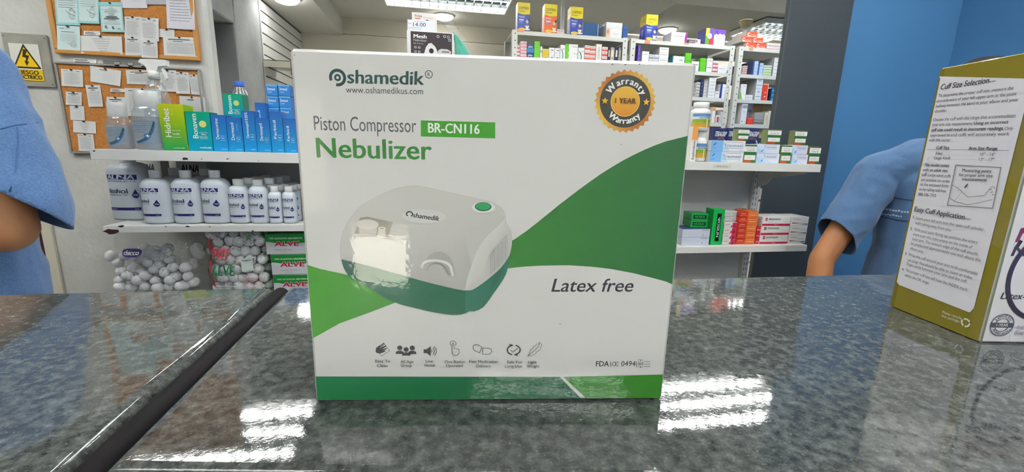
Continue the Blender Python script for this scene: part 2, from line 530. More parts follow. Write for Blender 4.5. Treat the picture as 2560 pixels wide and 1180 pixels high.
def sbox(name, x0, x1, y0, y1, z0, z1, m, parent=None, b=None):
    mb = MB()
    if b: mb.cbox(x0, x1, y0, y1, z0, z1, b)
    else: mb.box(x0, x1, y0, y1, z0, z1)
    o = mb.build(name, m, parent)
    if not parent: struct(o)
    return o

sbox('floor', -3.2, 4.6, -2.8, YB, -0.05, 0.0, 'floor')
# ceiling with the shallow raised bay at the far right
mb = MB()
for (x0, x1, y0, y1, z) in ((-3.2, 4.6, -2.8, 4.10, HC), (-3.2, 2.26, 4.10, YB, HC)):
    mb.face([(x0, y0, z), (x0, y1, z), (x1, y1, z), (x1, y0, z)])
struct(mb.build('ceiling', 'ceiling'))
mat('ceiling_bay', c3(160, 160, 152), 0.85)  # darker than the ceiling: the bay's weaker light put into its grey
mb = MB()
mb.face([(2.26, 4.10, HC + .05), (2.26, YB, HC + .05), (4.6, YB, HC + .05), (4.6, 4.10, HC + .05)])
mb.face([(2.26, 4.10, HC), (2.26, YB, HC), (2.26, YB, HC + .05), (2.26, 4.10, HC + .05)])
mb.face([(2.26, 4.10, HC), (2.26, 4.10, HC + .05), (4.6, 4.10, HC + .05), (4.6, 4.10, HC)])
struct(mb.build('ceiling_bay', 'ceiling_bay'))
sbox('trim_1', XS - 0.02, -1.04, 3.30, YB - 0.002, 2.51, HC - 0.002, 'ceiling')       # dropped soffit over the slats
# far wall of two rows of boards
wb = sbox('wall_back', -2.3, 4.6, YB + 0.012, YB + 0.06, 0, HC + 0.1, 'beige')
for z0, z1 in ((0.0, 1.252), (1.258, 2.524), (2.530, HC + 0.04)):
    sbox('panel', -2.3, 4.6, YB, YB + 0.012, z0, z1, 'beige', wb)
# left wall, the doorway behind it, the concrete post and the slats
wl = sbox('wall_left', -3.2, -0.805, YW, YW + 0.06, 0, 2.02, 'wall_paint', b=0.012)
sbox('wall_left_outer', -3.26, -3.2, -2.8, 3.24, 0, HC, 'wall_paint')
sbox('wall_left_rear', -3.2, -1.9, 3.20, 3.24, 0, HC, 'wall_paint')
sbox('trim_2', -1.9, XS, 3.20, 3.70, 2.16, HC, 'concrete', b=0.01)                 # lintel
sbox('trim_3', -1.62, XS, 3.70, 4.19, 0, 2.70, 'concrete', b=0.01)                      # post
sbox('wall_passage', -1.94, -1.90, 3.24, 3.72, 0, 2.3, 'doorway_shade')
sbox('wall_passage_end', -1.90, -1.62, 3.68, 3.72, 0, 2.16, 'doorway_shade')
sbox('jamb_shade', -1.62, -1.475, 3.672, 3.698, 0, 2.15, 'doorway_shade', b=0.004)  # dark sheet over the post's near side, its shade put into the colour
ws = sbox('wall_slat', XS - 0.06, XS - 0.012, 4.19, YB, 0, 2.51, 'slat_gap')
mb = MB(); mb.cbox(0, 0.012, 4.205, YB - 0.004, 0.0, 0.078, 0.002)
slat_me = mb.mesh('slat', 'slat')
for k in range(28):
    link_mesh('slat', slat_me, ws, (XS - 0.012, 0, 0.02 + k * 0.0885))
mb = MB(); mb.cbox(XS - 0.03, XS + 0.006, 4.192, 4.212, 0, 2.51, 0.002)
mb.build('edge_strip', 'slat', ws)
# dark column, blue walls
sbox('wall_column', 1.532, 1.858, YW, YW + 0.028, 0, 2.07, 'column_dark', b=0.004)
sbox('wall_right', 1.864, 4.6, YW + 0.03, YW + 0.12, 0, HC, 'blue_wall')
sbox('wall_right_near', 2.49, 2.56, -2.8, YW + 0.03, 0, HC, 'blue_wall')
sbox('wall_right_far', 4.6, 4.66, YW + 0.1, YB, 0, HC + 0.1, 'wall_paint')
# shop front behind the camera: a door and a window to the street
wf = MB()
for (x0, x1, z0, z1) in ((-3.2, -2.25, 0, HC), (-2.25, -1.66, 0, 0.72), (-2.25, -1.66, 1.75, HC), (-1.66, -1.56, 0, HC), (-1.56, -0.98, 2.12, HC), (-0.98, 1.15, 0, HC), (1.15, 2.40, 0, 0.85), (1.15, 2.40, 2.40, HC), (2.40, 2.56, 0, HC)):
    wf.box(x0, x1, -2.86, -2.8, z0, z1)
struct(wf.build('wall_front', 'wall_paint'))
d = struct(empty('door_2', (-1.27, -2.83, 0)))
mb = MB()
for (x0, x1, z0, z1) in ((-0.29, -0.24, 0, 2.11), (0.24, 0.29, 0, 2.11), (-0.24, 0.24, 0, 0.03), (-0.24, 0.24, 2.05, 2.11), (-0.24, 0.24, 0.66, 0.74)):
    mb.cbox(x0, x1, -0.02, 0.02, z0, z1, 0.003)
mb.build('door_frame', 'alu', d)
mb = MB(); mb.box(-0.24, 0.24, -0.004, 0.004, 0.03, 0.66); mb.build('pane', 'window_glass', d)
mb = MB(); mb.cbox(-0.24, 0.24, -0.01, 0.01, 0.74, 2.05, 0.002); mb.build('door_panel', 'white_plastic', d)
w1 = struct(empty('window_1', (-1.955, -2.83, 0.72)))
mb = MB()
for (x0, x1, z0, z1) in ((-0.295, -0.26, 0, 1.03), (0.26, 0.295, 0, 1.03), (-0.26, 0.26, 0, 0.035), (-0.26, 0.26, 0.995, 1.03)):
    mb.cbox(x0, x1, -0.025, 0.025, z0, z1, 0.003)
mb.build('window_frame', 'alu', w1)
mb = MB(); mb.box(-0.26, 0.26, -0.004, 0.004, 0.035, 0.995); mb.build('pane', 'window_glass', w1)
w2 = struct(empty('window_2', (1.775, -2.83, 0.85)))
mb = MB()
for (x0, x1, z0, z1) in ((-0.625, -0.58, 0, 1.55), (0.58, 0.625, 0, 1.55), (-0.58, 0.58, 0, 0.04), (-0.58, 0.58, 1.51, 1.55), (-0.02, 0.02, 0.04, 1.51)):
    mb.cbox(x0, x1, -0.025, 0.025, z0, z1, 0.003)
mb.build('window_frame', 'alu', w2)
for x0 in (-0.58, 0.02):
    mb = MB(); mb.box(x0, x0 + 0.56, -0.004, 0.004, 0.04, 1.51); mb.build('pane', 'window_glass', w2)
sbox('pavement', -14, 12, -5.4, -2.86, -0.10, -0.02, 'pavement')
sbox('street_wall', -14, 12, -5.7, -5.4, -0.1, 5.0, 'street_wall')

# trims on the left wall by the clerk
tx0, tx1, tx2 = x_on(84, YW, 1.0), x_on(104, YW, 1.0), x_on(131, YW, 1.0)
sbox('trim_4', tx0, tx1, YW - 0.022, YW - 0.001, 0, 1.14, 'maroon', b=0.002)
sbox('trim_5', tx1 + 0.001, tx2, YW - 0.014, YW - 0.001, 0, 1.15, 'cream_trim', b=0.002)

# ------------------------------------------------------------------ lights of the place and fixtures added for fill
def fixture(cx, cy, z, label, L=1.18, W=0.60, tubes=3, nb=13):
    root = empty('ceiling_light', (cx, cy, z))
    tag(root, label, 'ceiling light', 'louvred fluorescent ceiling lights')
    t = 0.06
    mb = MB()
    mb.box(-L / 2, L / 2, -W / 2, W / 2, -0.006, -0.002, None, 1)
    for (x0, x1, y0, y1) in ((-L / 2, L / 2, -W / 2, -W / 2 + 0.014), (-L / 2, L / 2, W / 2 - 0.014, W / 2), (-L / 2, -L / 2 + 0.014, -W / 2 + 0.014, W / 2 - 0.014), (L / 2 - 0.014, L / 2, -W / 2 + 0.014, W / 2 - 0.014)):
        mb.cbox(x0, x1, y0, y1, -t, -0.006, 0.002)
    mb.build('housing', ['fixture_white', 'reflector'], root)
    ys = [W * ((k + 0.5) / tubes - 0.5) for k in range(tubes)]
    mb = MB(); mb.tube([(-L / 2 + 0.03, 0, 0), (L / 2 - 0.03, 0, 0)], 0.013, 8)
    tm = mb.mesh('tube', 'tube', True)
    for y in ys: link_mesh('tube', tm, root, (0, y, -0.024))
    mb = MB(); mb.grid([[(-0.001, y, -0.058), (0.001, y, -0.058), (0.006, y, -0.038), (-0.006, y, -0.038)] for y in (-W / 2 + 0.015, W / 2 - 0.015)], None, 0, True, True, True)
    bm_ = mb.mesh('louver_blade', 'louver')
    for k in range(nb): link_mesh('louver_blade', bm_, root, (-L / 2 + L * (k + 1) / (nb + 1), 0, 0))
    mb = MB(); mb.box(-L / 2 + 0.015, L / 2 - 0.015, -0.0015, 0.0015, -0.059, -0.036)
    rm = mb.mesh('louver_rail', 'louver')
    for k in range(tubes - 1): link_mesh('louver_rail', rm, root, (0, (ys[k] + ys[k + 1]) / 2, 0))
    return root
fixture(0.105, 4.36, HC, 'louvred fluorescent ceiling light in front of the beige far wall')
fixture(-1.42, 2.57, HC, 'louvred fluorescent ceiling light above the corkboard wall, mirrored left of the big carton')
fixture(1.93, 2.50, HC, 'louvred fluorescent ceiling light before the racks, mirrored right of the big carton')
fixture(4.06, 4.68, HC + 0.05, 'bright louvred ceiling light beside the dark column')
fixture(-1.3, -1.3, HC, 'louvred ceiling light over the customer side, toward the door')
fixture(0.2, -2.3, HC, 'louvred fill light added over the middle of the shop front')  # unseen, added to light the fronts of shelves and cartons
fixture(0.6, 1.72, HC, 'louvred fill light added above the near shelves')  # unseen fixture added to brighten the far racks
fixture(3.45, 2.45, HC, 'louvred fill light added out of sight behind the blue wall')  # added to light the racks, kept out of the counter's reflections
fixture(-1.7, 0.55, HC, 'louvred fill light added above the left clerk')  # added fill that brightens the olive carton's left side
fixture(0.1, 0.70, HC, 'louvred fill light added above the aisle behind the counter')  # unseen fixture added as fill for the shelf area
fixture(1.75, 0.55, HC, 'louvred fill light added above the right clerk')  # another added fill for the shelves behind the counter
fixture(1.2, -1.3, HC, 'louvred ceiling light over the customer side, toward the blue wall')
def downlight(x, y, z, label):
    root = empty('downlight', (x, y, z)); tag(root, label, 'downlight', 'round ceiling downlights')
    mb = MB(); mb.lathe([(0.115, 0.0), (0.115, -0.008), (0.104, -0.014), (0.100, -0.014)], 28, cap0=False, cap1=False)
    mb.build('rim', 'fixture_white', root, True)
    mb = MB(); mb.lathe([(0.100, -0.014), (0.085, -0.034), (0.055, -0.046), (0.02, -0.050)], 28, cap0=False); mb.build('lens', 'spot', root, True)
downlight(0.08, 5.04, HC, 'round bright downlight behind the pulse oximeter carton')
downlight(2.72, 5.08, HC + 0.05, 'round bright downlight above the middle storage rack')
downlight(4.05, 5.10, HC + 0.05, 'round bright downlight above the orange cartons')
downlight(-1.25, 4.2, 2.51, 'round downlight in the soffit over the slatted wall')
r = empty('smoke_detector', (3.37, 4.57, HC + 0.05)); tag(r, 'beige cone-shaped smoke detector on the grey ceiling', 'smoke detector')
mb = MB(); mb.lathe([(0.070, 0), (0.070, -0.016), (0.056, -0.028), (0.048, -0.070), (0.042, -0.076)], 20); mb.build('body', 'detector', r, True)
mb = MB(); mb.lathe([(0.040, -0.076), (0.033, -0.092), (0.016, -0.097)], 16); mb.build('sensor_cap', 'white_plastic', r, True)

# ------------------------------------------------------------------ counter
def slab(name, pts, label, th=0.036, r=0.011):
    bm = bmesh.new()
    vs_ = [bm.verts.new((x, y, ZC)) for x, y in pts]
    f = bm.faces.new(vs_)
    if f.normal.z < 0 or True: bmesh.ops.recalc_face_normals(bm, faces=[f])
    if bm.faces[0].normal.z < 0: bm.faces[0].normal_flip()
    ex = bmesh.ops.extrude_face_region(bm, geom=bm.faces[:])
    for g in ex['geom']:
        if isinstance(g, bmesh.types.BMVert): g.co.z -= th
    bmesh.ops.recalc_face_normals(bm, faces=bm.faces[:])
    es = [e for e in bm.edges if all(abs(v.co.z - ZC) < 1e-5 for v in e.verts)]
    bmesh.ops.bevel(bm, geom=es, offset=r, segments=4, affect='EDGES', profile=0.5)
    me = bpy.data.meshes.new(name); bm.to_mesh(me); bm.free()
    me.materials.append(M['granite'])
    o = link_mesh(name, me)
    smooth_by_angle(o, 35)
    top = max(me.polygons, key=lambda p: p.center.z * 10 + p.area)
    flat = set(top.edge_keys); top.use_smooth = False
    for e in me.edges:
        if e.key in flat: e.use_edge_sharp = True
    return tag(o, label, 'countertop', 'granite countertops')
slab('countertop', [(-0.2115, 0.6215), (2.487, 0.566), (2.487, -0.25), (0.25, 0.185), (-0.2065, 0.262)], 'dark grey speckled granite countertop under the two cartons')
slab('countertop', [(-0.2310, 0.6225), (-3.19, 0.66), (-3.19, 0.268), (-0.2285, 0.262)], 'dark grey speckled granite countertop left of the black joint strip')
mb = MB()
rings = []
for (x0, x1, y, zo) in ((-0.2308, -0.2117, 0.622, 0), (-0.2300, -0.2100, 0.45, 0), (-0.2290, -0.2080, 0.29, 0), (-0.2284, -0.2068, 0.262, -0.001), (-0.228, -0.2064, 0.2515, -0.008), (-0.2278, -0.2062, 0.2495, -0.03)):
    rings.append([((x0 + x1) / 2 + (x1 - x0) * 0.48 * math.cos(math.pi * k / 8), y, ZC - 0.009 + zo + 0.007 * math.sin(math.pi * k / 8)) for k in range(9)] + [(x0 + 0.0005, y, ZC - 0.035 + zo), (x1 - 0.0005, y, ZC - 0.035 + zo)])
mb.grid([list(reversed(q)) for q in rings], None, 0, True, True, True)
o = mb.build('joint_strip', 'rubber'); smooth_by_angle(o, 50)
tag(o, 'black rubber strip in the joint between the two granite countertops', 'strip')
mb = MB(); mb.cbox(-0.205, 2.48, 0.34, 0.545, 0, ZC - 0.037, 0.004)
tag(mb.build('counter_base', 'base_panel'), 'grey counter base below the granite with the two cartons', 'counter', 'counter bases')
mb = MB(); mb.cbox(-3.19, -0.235, 0.30, 0.60, 0, ZC - 0.037, 0.004)
tag(mb.build('counter_base', 'base_panel'), 'grey counter base below the granite left of the joint strip', 'counter', 'counter bases')

# ================================================================== the big nebulizer carton
BL, BR = at_z(789, 1006, ZC), at_z(1655, 1000, ZC)
bw = (BR - BL).length
b_ang = math.atan2(BR.y - BL.y, BR.x - BL.x)
BH, BD = 0.2600, 0.17
UX = (BR - BL).normalized(); NRM = Vector((UX.y, -UX.x, 0))
def N(x, y):
    """picture point -> (u, v) in metres on the carton's front"""
    d = ray(x, y); p = CAM + d * ((BL - CAM).dot(NRM) / d.dot(NRM))
    return ((p - BL).dot(UX), p.z - ZC)
neb = empty('nebulizer_carton', (BL.x, BL.y, ZC), b_ang)
tag(neb, 'big white and green nebulizer carton standing on the granite counter', 'carton')
WHT = c3(211, 211, 209)
mb = MB(); mb.cbox(0, bw, 0, BD, 0.0003, BH, 0.0022, WHT, WHT, WHT)
body = mb.build('carton_body', 'box_card', neb); smooth_by_angle(body, 20)
def NF(): return Face(lambda u, v, L: (u, -L, v), bw, BH, 0.00005)
def clampu(p): return (min(max(p[0], 0.0015), bw - 0.0015), min(max(p[1], 0.0012), BH - 0.0015))
def NP(F, pts, col): F.poly([clampu(N(*p)) for p in pts], col)
def NTX(F, s, p, q, cap, col, bold=0.0, shear=0.0):
    """lettering along the baseline p -> q in picture points, cap = capital height in picture pixels"""
    a, b = N(*p), N(*q); t = N(p[0], p[1] - cap)
    F.text(s, a[0], a[1], math.hypot(b[0] - a[0], b[1] - a[1]), t[1] - a[1], col, math.atan2(b[1] - a[1], b[0] - a[0]), bold, shear)
def NL(F, pts, wd, col): F.line([N(*p) for p in pts], wd, col)
PX = bw / 866.0                                           # about one picture pixel on the carton
def lerp_cols(pts, ca, cb, axis=0):
    lo, hi = min(p[axis] for p in pts), max(p[axis] for p in pts)
    return [mixc(ca, cb, (p[axis] - lo) / (hi - lo)) for p in pts]

# green sweeps and bottom band
F = NF()
G1, G2, G3 = c3(50, 124, 46), c3(30, 100, 54), c3(74, 156, 52)
up = [(1724, 341), (1690, 347), (1655, 356), (1600, 379), (1550, 405), (1500, 436), (1450, 472), (1400, 510), (1350, 551), (1300, 590), (1262, 612)]
lo = [(1262, 672), (1300, 667), (1350, 664), (1420, 663), (1470, 666), (1520, 671), (1580, 682), (1640, 697), (1691, 711)]
for k in range(len(up) - 1):
    pass
upr = list(reversed(up))
def samp(c, x):
    for a, b in zip(c, c[1:]):
        if a[0] <= x <= b[0]: return a[1] + (b[1] - a[1]) * (x - a[0]) / (b[0] - a[0])
    return c[-1][1] if x > c[-1][0] else c[0][1]
for k in range(16):
    xa, xb = 1262 + (1691 - 1262) * k / 16, 1262 + (1691 - 1262) * (k + 1) / 16
    ca, cb = mixc(G1, G2, k / 16), mixc(G1, G2, (k + 1) / 16)
    F.k = 1
    F.poly([clampu(N(xa, samp(lo, xa))), clampu(N(xb, samp(lo, xb))), clampu(N(xb, samp(upr, xb))), clampu(N(xa, samp(upr, xa)))], [ca, cb, cb, ca])
F.k = 1
NP(F, [(1691, 711), (1728, 340), (1691, samp(upr, 1691))], G2)
NP(F, [(1691, 711), (1700, 712), (1730, 338), (1724, 341)], G2)
F.build('green_sweep', neb, 'box_card')
F = NF()
NP(F, [(760, 662), (800, 672), (850, 683), (930, 700), (1000, 752), (930, 779), (850, 808), (770, 846)], [G3, G3, c3(62, 146, 48), c3(54, 136, 42), c3(54, 136, 42), c3(54, 136, 42), c3(62, 146, 48), G3])
F.build('green_sweep', neb, 'box_card')
F = NF()
bt = N(786, 941)[1]; bt2 = N(1400, 942)[1]; bt3 = N(1662, 936)[1]
x_s0, x_s1 = N(1399, 942)[0], N(1453, 1001)[0]
x_e0, x_e1 = N(1408, 942)[0], N(1465, 1001)[0]
D1, D2 = c3(38, 124, 72), c3(30, 98, 66)
F.poly([(0.0015, 0.002), (x_s1, 0.002), (x_s0, bt2), (0.0015, bt)], [D1, D2, D2, c3(40, 126, 84)])
F.poly([(x_e1, 0.002), (bw - 0.0015, 0.002), (bw - 0.0015, bt3), (x_e0, bt2)], c3(56, 134, 40))
F.build('bottom_band', neb, 'box_card')

# brand lettering
F = NF()
LG = c3(36, 74, 72)
oc = N(844, 194); orr = N(866, 194)[0] - oc[0]
F.ring(oc[0], oc[1], orr * 0.80, orr * 0.34, LG, -105, 205, 40)
F.ring(oc[0], oc[1], orr * 0.28, orr * 0.22, LG, 0, 360, 24)
F.line([N(824, 211), N(832, 204)], orr * 0.30, WHT)
NTX(F, 'shamedik', (868, 208), (1060, 212), 31, LG, 0.032, 0.06)
rc = N(1072, 186); F.ring(rc[0], rc[1], 7.5 * PX, 1.5 * PX, LG); NTX(F, 'R', (1069, 191), (1076, 191), 9, LG)
NTX(F, 'www.oshamedikus.com', (865, 232), (1058, 236), 15, c3(70, 72, 76))
F.build('brand_lettering', neb, 'box_card')
F = NF()
NTX(F, 'Piston Compressor', (786, 325), (1041, 331), 33, c3(84, 84, 92), -0.004)
NTX(F, 'Nebulizer', (792, 393), (1080, 399), 45, c3(50, 126, 50), 0.026)
F.build('title_lettering', neb, 'box_card')
F = NF()
NP(F, [(1052, 301), (1238, 306), (1238, 346), (1052, 341)], c3(58, 150, 34))
NTX(F, 'BR-CN116', (1070, 331), (1199, 335), 22, c3(244), 0.03)
F.build('model_badge', neb, 'box_card')
F = NF(); NTX(F, 'Latex free', (1378, 729), (1580, 729), 30, c3(48, 46, 62), 0.014, 0.22); F.build('latex_free_lettering', neb, 'box_card')

# warranty seal
F = NF()
sc_ = N(1563, 254); sr = (N(1640, 254)[0] - N(1486, 254)[0]) / 2; sv = (N(1563, 174)[1] - N(1563, 334)[1]) / 2
def gold(a):
    t = (math.sin(2 * a + 0.4) + 1) / 2
    return mixc(c3(176, 104, 44), c3(222, 178, 74), t)
n = 60
pts = [(sc_[0] + (sr if k % 2 == 0 else sr * 0.92) * math.cos(2 * math.pi * k / n), sc_[1] + (sv if k % 2 == 0 else sv * 0.92) * math.sin(2 * math.pi * k / n)) for k in range(n)]
for k in range(n):
    F.k = 1
    F.poly([sc_, pts[k], pts[(k + 1) % n]], [gold(2 * math.pi * k / n)] * 3)
F.disc(sc_[0], sc_[1], sr * 0.825, sv * 0.825, c3(56, 58, 52), 48)
F.disc(sc_[0], sc_[1], sr * 0.475, sv * 0.475, c3(238, 196, 96), 40)
F.disc(sc_[0], sc_[1], sr * 0.45, sv * 0.45, c3(228, 184, 66), 40, col2=c3(214, 138, 36))
F.arc_text('Warranty', sc_[0], sc_[1], sr * 0.53, 90, sr * 0.185, c3(246), sr * 0.006, 0.05)
F.arc_text('Warranty', sc_[0], sc_[1], sr * 0.69, 270, sr * 0.175, c3(246), sr * 0.006, 0.05, inside=True)
F.star(sc_[0] - sr * 0.67, sc_[1], sr * 0.12, c3(238, 186, 60)); F.star(sc_[0] + sr * 0.67, sc_[1], sr * 0.12, c3(238, 186, 60))
F.text('1 YEAR', sc_[0], sc_[1] - sr * 0.06, sr * 0.68, sr * 0.145, c3(70, 46, 14), 0, 0.035, align='c')
F.build('warranty_seal', neb, 'box_card')

# printed picture of the nebulizer
F = NF(); F.k = 14
def Z(x, y): return (840 + x * 0.30504, 440 + y * 0.30508)
def ZP(pts, col): NP(F, [Z(*p) for p in pts], col)
def cat(pts, k=5):
    """smooth open curve through the points"""
    out = []
    for i in range(len(pts) - 1):
        p0, p1, p2, p3 = pts[max(i - 1, 0)], pts[i], pts[i + 1], pts[min(i + 2, len(pts) - 1)]
        for j in range(k):
            t = j / k
            out.append(tuple(0.5 * (2 * p1[d] + (p2[d] - p0[d]) * t + (2 * p0[d] - 5 * p1[d] + 4 * p2[d] - p3[d]) * t * t + (3 * p1[d] - p0[d] - 3 * p2[d] + p3[d]) * t ** 3) for d in (0, 1)))
    return out + [tuple(pts[-1])]
def resample(pts, n):
    ds = [0.0]
    for p, q in zip(pts, pts[1:]): ds.append(ds[-1] + math.hypot(q[0] - p[0], q[1] - p[1]))
    out = []; i = 0
    for k in range(n + 1):
        t = ds[-1] * k / n
        while i < len(ds) - 2 and ds[i + 1] < t: i += 1
        w = (t - ds[i]) / ((ds[i + 1] - ds[i]) or 1)
        out.append((pts[i][0] + (pts[i + 1][0] - pts[i][0]) * w, pts[i][1] + (pts[i + 1][1] - pts[i][1]) * w))
    return out
def loft2(top, bot, n, m, tone):
    """patch between two curves, coloured by tone(s, t)"""
    A, B = resample(top, n), resample(bot, n); L = F._lift()
    G = [[clampu(N(*Z(a[0] + (b[0] - a[0]) * j / m, a[1] + (b[1] - a[1]) * j / m))) for j in range(m + 1)] for a, b in zip(A, B)]
    for i in range(n):
        for j in range(m):
            q = [(i, j + 1), (i + 1, j + 1), (i + 1, j), (i, j)]
            F.mb.face([F.fn(*G[x][y], L) for x, y in q], [tone(x / n, y / m) for x, y in q])
seamL = cat([(45, 680), (180, 712), (300, 742), (500, 798), (700, 855), (900, 905), (1000, 928), (1060, 935)])
seamR = cat([(1060, 935), (1095, 935), (1130, 925), (1190, 885), (1250, 840), (1350, 750), (1420, 655)])
domeC = cat([(45, 680), (38, 600), (45, 520), (70, 440), (110, 360), (170, 280), (240, 225), (320, 180), (420, 132), (520, 97), (630, 80), (720, 88), (860, 118), (1000, 150), (1180, 190), (1280, 218), (1345, 250), (1380, 295), (1392, 340)])
rightC = cat([(1392, 340), (1402, 395), (1432, 435), (1442, 500), (1440, 570), (1420, 655)])
crease = cat([(1392, 340), (1330, 410), (1235, 500), (1160, 610), (1110, 740), (1075, 850), (1060, 935)])
lowL = cat([(45, 680), (58, 730), (80, 780), (120, 828), (190, 868), (260, 903), (350, 962), (430, 1010), (520, 1045), (600, 1066), (730, 1098), (850, 1122), (950, 1134), (1020, 1132), (1060, 1122)])
lowR = cat([(1060, 1122), (1090, 1106), (1130, 1108), (1200, 1078), (1250, 1020), (1300, 948), (1345, 885), (1380, 828), (1405, 765), (1420, 655)])
g_l, g_m, g_r = c3(58, 88, 86), c3(30, 102, 76), c3(46, 114, 96)
loft2(seamL, lowL, 30, 3, lambda s_, t: mixc(mixc(g_l, g_m, min(1, s_ * 2.2)), c3(30, 100, 76), t * 0.5)); F.k -= 1
loft2(seamR, lowR, 16, 3, lambda s_, t: mixc(g_r, c3(44, 112, 92), t)); F.k -= 1
t_hi, t_mid, t_lo, s_hi = c3(199, 198, 194), c3(190, 190, 187), c3(174, 174, 171), c3(206, 206, 203)
botc = seamL + list(reversed(crease))[1:]
loft2(domeC, botc, 48, 10, lambda s_, t: mixc(mixc(t_hi, t_mid, min(1, t * 1.6)), t_lo if s_ < 0.72 else t_mid, max(0, (t - 0.55) / 0.45))); F.k -= 1
loft2(list(reversed(crease)), list(reversed(rightC)) if False else [tuple(p) for p in (seamR + list(reversed(rightC))[1:])], 30, 5, lambda s_, t: mixc(s_hi, t_mid, t))
NL(F, [Z(*p) for p in domeC], 0.8 * PX, c3(180)); NL(F, [Z(*p) for p in crease], 1.0 * PX, c3(206))
# recess, filter knob, air nozzle
ZP([(155, 470), (200, 340), (260, 332), (467, 376), (430, 500), (330, 480)], c3(150, 146, 136))
ZP([(190, 400), (340, 400), (332, 500), (195, 490)], c3(192, 189, 182))
a = N(*Z(262, 395)); F.disc(a[0], a[1], 80 * .305 * PX, 38 * .305 * PX, c3(208, 206, 200), 24)
ZP([(352, 430), (405, 425), (412, 505), (340, 500)], c3(205, 202, 194))
a = N(*Z(380, 428)); F.disc(a[0], a[1], 27 * .305 * PX, 14 * .305 * PX, c3(216, 213, 206), 16); F.disc(a[0], a[1], 14 * .305 * PX, 7 * .305 * PX, c3(160, 156, 148), 12)
# name plate, button, grip, vents
a = N(*Z(722, 330)); F.disc(a[0], a[1], 165 * .305 * PX, 54 * .305 * PX, c3(200), 30); F.disc(a[0], a[1], 160 * .305 * PX, 51 * .305 * PX, c3(204, 204, 201), 30)
a = N(*Z(605, 310)); F.ring(a[0], a[1], 22 * .305 * PX, 9 * .305 * PX, c3(40, 52, 54), -60, 230, 20, ry=18 * .305 * PX)
NTX(F, 'shamedik', Z(630, 335), Z(845, 366), 11, c3(40, 52, 54), 0.03, 0.15)
a = N(*Z(1210, 255)); F.disc(a[0], a[1], 92 * .305 * PX, 44 * .305 * PX, c3(198), 26); F.disc(a[0], a[1], 84 * .305 * PX, 40 * .305 * PX, c3(222), 26)
F.disc(a[0] - 1 * PX, a[1] + 1.5 * PX, 62 * .305 * PX, 34 * .305 * PX, c3(20, 92, 56), 26); F.disc(a[0] - 1 * PX, a[1] + 2.5 * PX, 55 * .305 * PX, 28 * .305 * PX, c3(44, 152, 92), 26)
ZP(cat([(735, 700), (760, 650), (820, 620), (880, 622), (930, 660), (960, 720), (970, 800)]) + cat([(930, 810), (900, 730), (850, 695), (780, 690), (735, 700)]), c3(166, 166, 163))
NL(F, [Z(*p) for p in cat([(705, 750), (720, 712), (760, 692), (830, 690), (900, 705), (940, 740), (958, 815)])], 6 * PX, c3(222)); NL(F, [Z(*p) for p in cat([(745, 770), (775, 725), (840, 715), (890, 740), (925, 805)])], 2.2 * PX, c3(150))
NL(F, [Z(705, 760), Z(722, 722), Z(762, 702), Z(830, 700), (Z(895, 716)), Z(932, 748), Z(948, 818)], 1.2 * PX, c3(176))
for k in range(10):
    x = 1262 + k * 15.0; y0 = 640 - k * 17 - 0.35 * k * k * 0.5; y1 = 800 - k * 14
    NL(F, [Z(x - 8, y0 + 20), Z(x + 4, y0), Z(x + 8, y1)], 1.0 * PX, c3(150 if k % 2 == 0 else 168))
    if 0 < k < 8: NL(F, [Z(x + 4, 868 - k * 20), Z(x - 6, 945 - k * 20)], 1.0 * PX, c3(36, 96, 76))
NL(F, [Z(1240, 800), Z(1245, 690), Z(1290, 600), Z(1400, 440), Z(1425, 430)], 1.2 * PX, c3(196))
F.build('product_picture', neb, 'box_card')

# feature icons with captions
F = NF()
IC = c3(52, 50, 58)
def Q(x, y): return (900 + x * 0.3125, 820 + y * 0.3125)
def QP(pts, col=IC): NP(F, [Q(*p) for p in pts], col)
def QL(pts, wd=1.3, col=IC): NL(F, [Q(*p) for p in pts], wd * PX, col)
def QD(x, y, r, col=IC): a = N(*Q(x, y)); F.disc(a[0], a[1], r * .3125 * PX, r * .3125 * PX, col, 18)
# wiping hand
QL([(190, 120), (237, 182), (172, 224), (135, 180)], 1.3); QL([(190, 120), (135, 158)], 1.3)
QP([(125, 188), (128, 160), (150, 142), (196, 118), (200, 130), (172, 152), (208, 138), (210, 148), (176, 168), (212, 160), (212, 170), (182, 182), (206, 180), (200, 190), (160, 204), (135, 200)])
for k in range(3): QL([(160, 160 - k * 9), (198, 134 - k * 6 + 3)], 0.5, c3(210))
# group of people
for (x, y, s) in ((318, 158, 1.0), (419, 158, 1.0), (370, 170, 1.0)):
    QD(x, y, 25, c3(214)); QD(x, y, 20)
    QP([(x - 34, y + 48), (x - 28, y + 30), (x - 12, y + 22), (x + 12, y + 22), (x + 28, y + 30), (x + 34, y + 48)])
# loudspeaker
QP([(510, 168), (535, 168), (566, 142), (566, 222), (535, 198), (510, 198)])
for r_, sp in ((16, 50), (34, 50), (50, 50)):
    a = N(*Q(560, 182)); F.ring(a[0], a[1], r_ * .3125 * PX, 1.4 * PX, IC, -sp, sp, 12)
# pointing finger
a = N(*Q(745, 122)); F.ring(a[0], a[1], 23 * .3125 * PX, 1.2 * PX, IC, -40, 220, 18)
QL([(737, 195), (737, 122), (745, 114), (753, 122), (753, 160), (792, 168), (795, 195), (780, 214), (752, 216), (740, 205), (737, 190)], 1.2)
# pills
QL([(957, 195), (915, 178), (904, 158), (908, 138), (926, 130), (945, 132), (976, 150), (957, 195)], 1.3)
QL([(982, 157), (1030, 158), (1050, 168), (1055, 184), (1046, 200), (1028, 208), (982, 207), (982, 157)], 1.3)
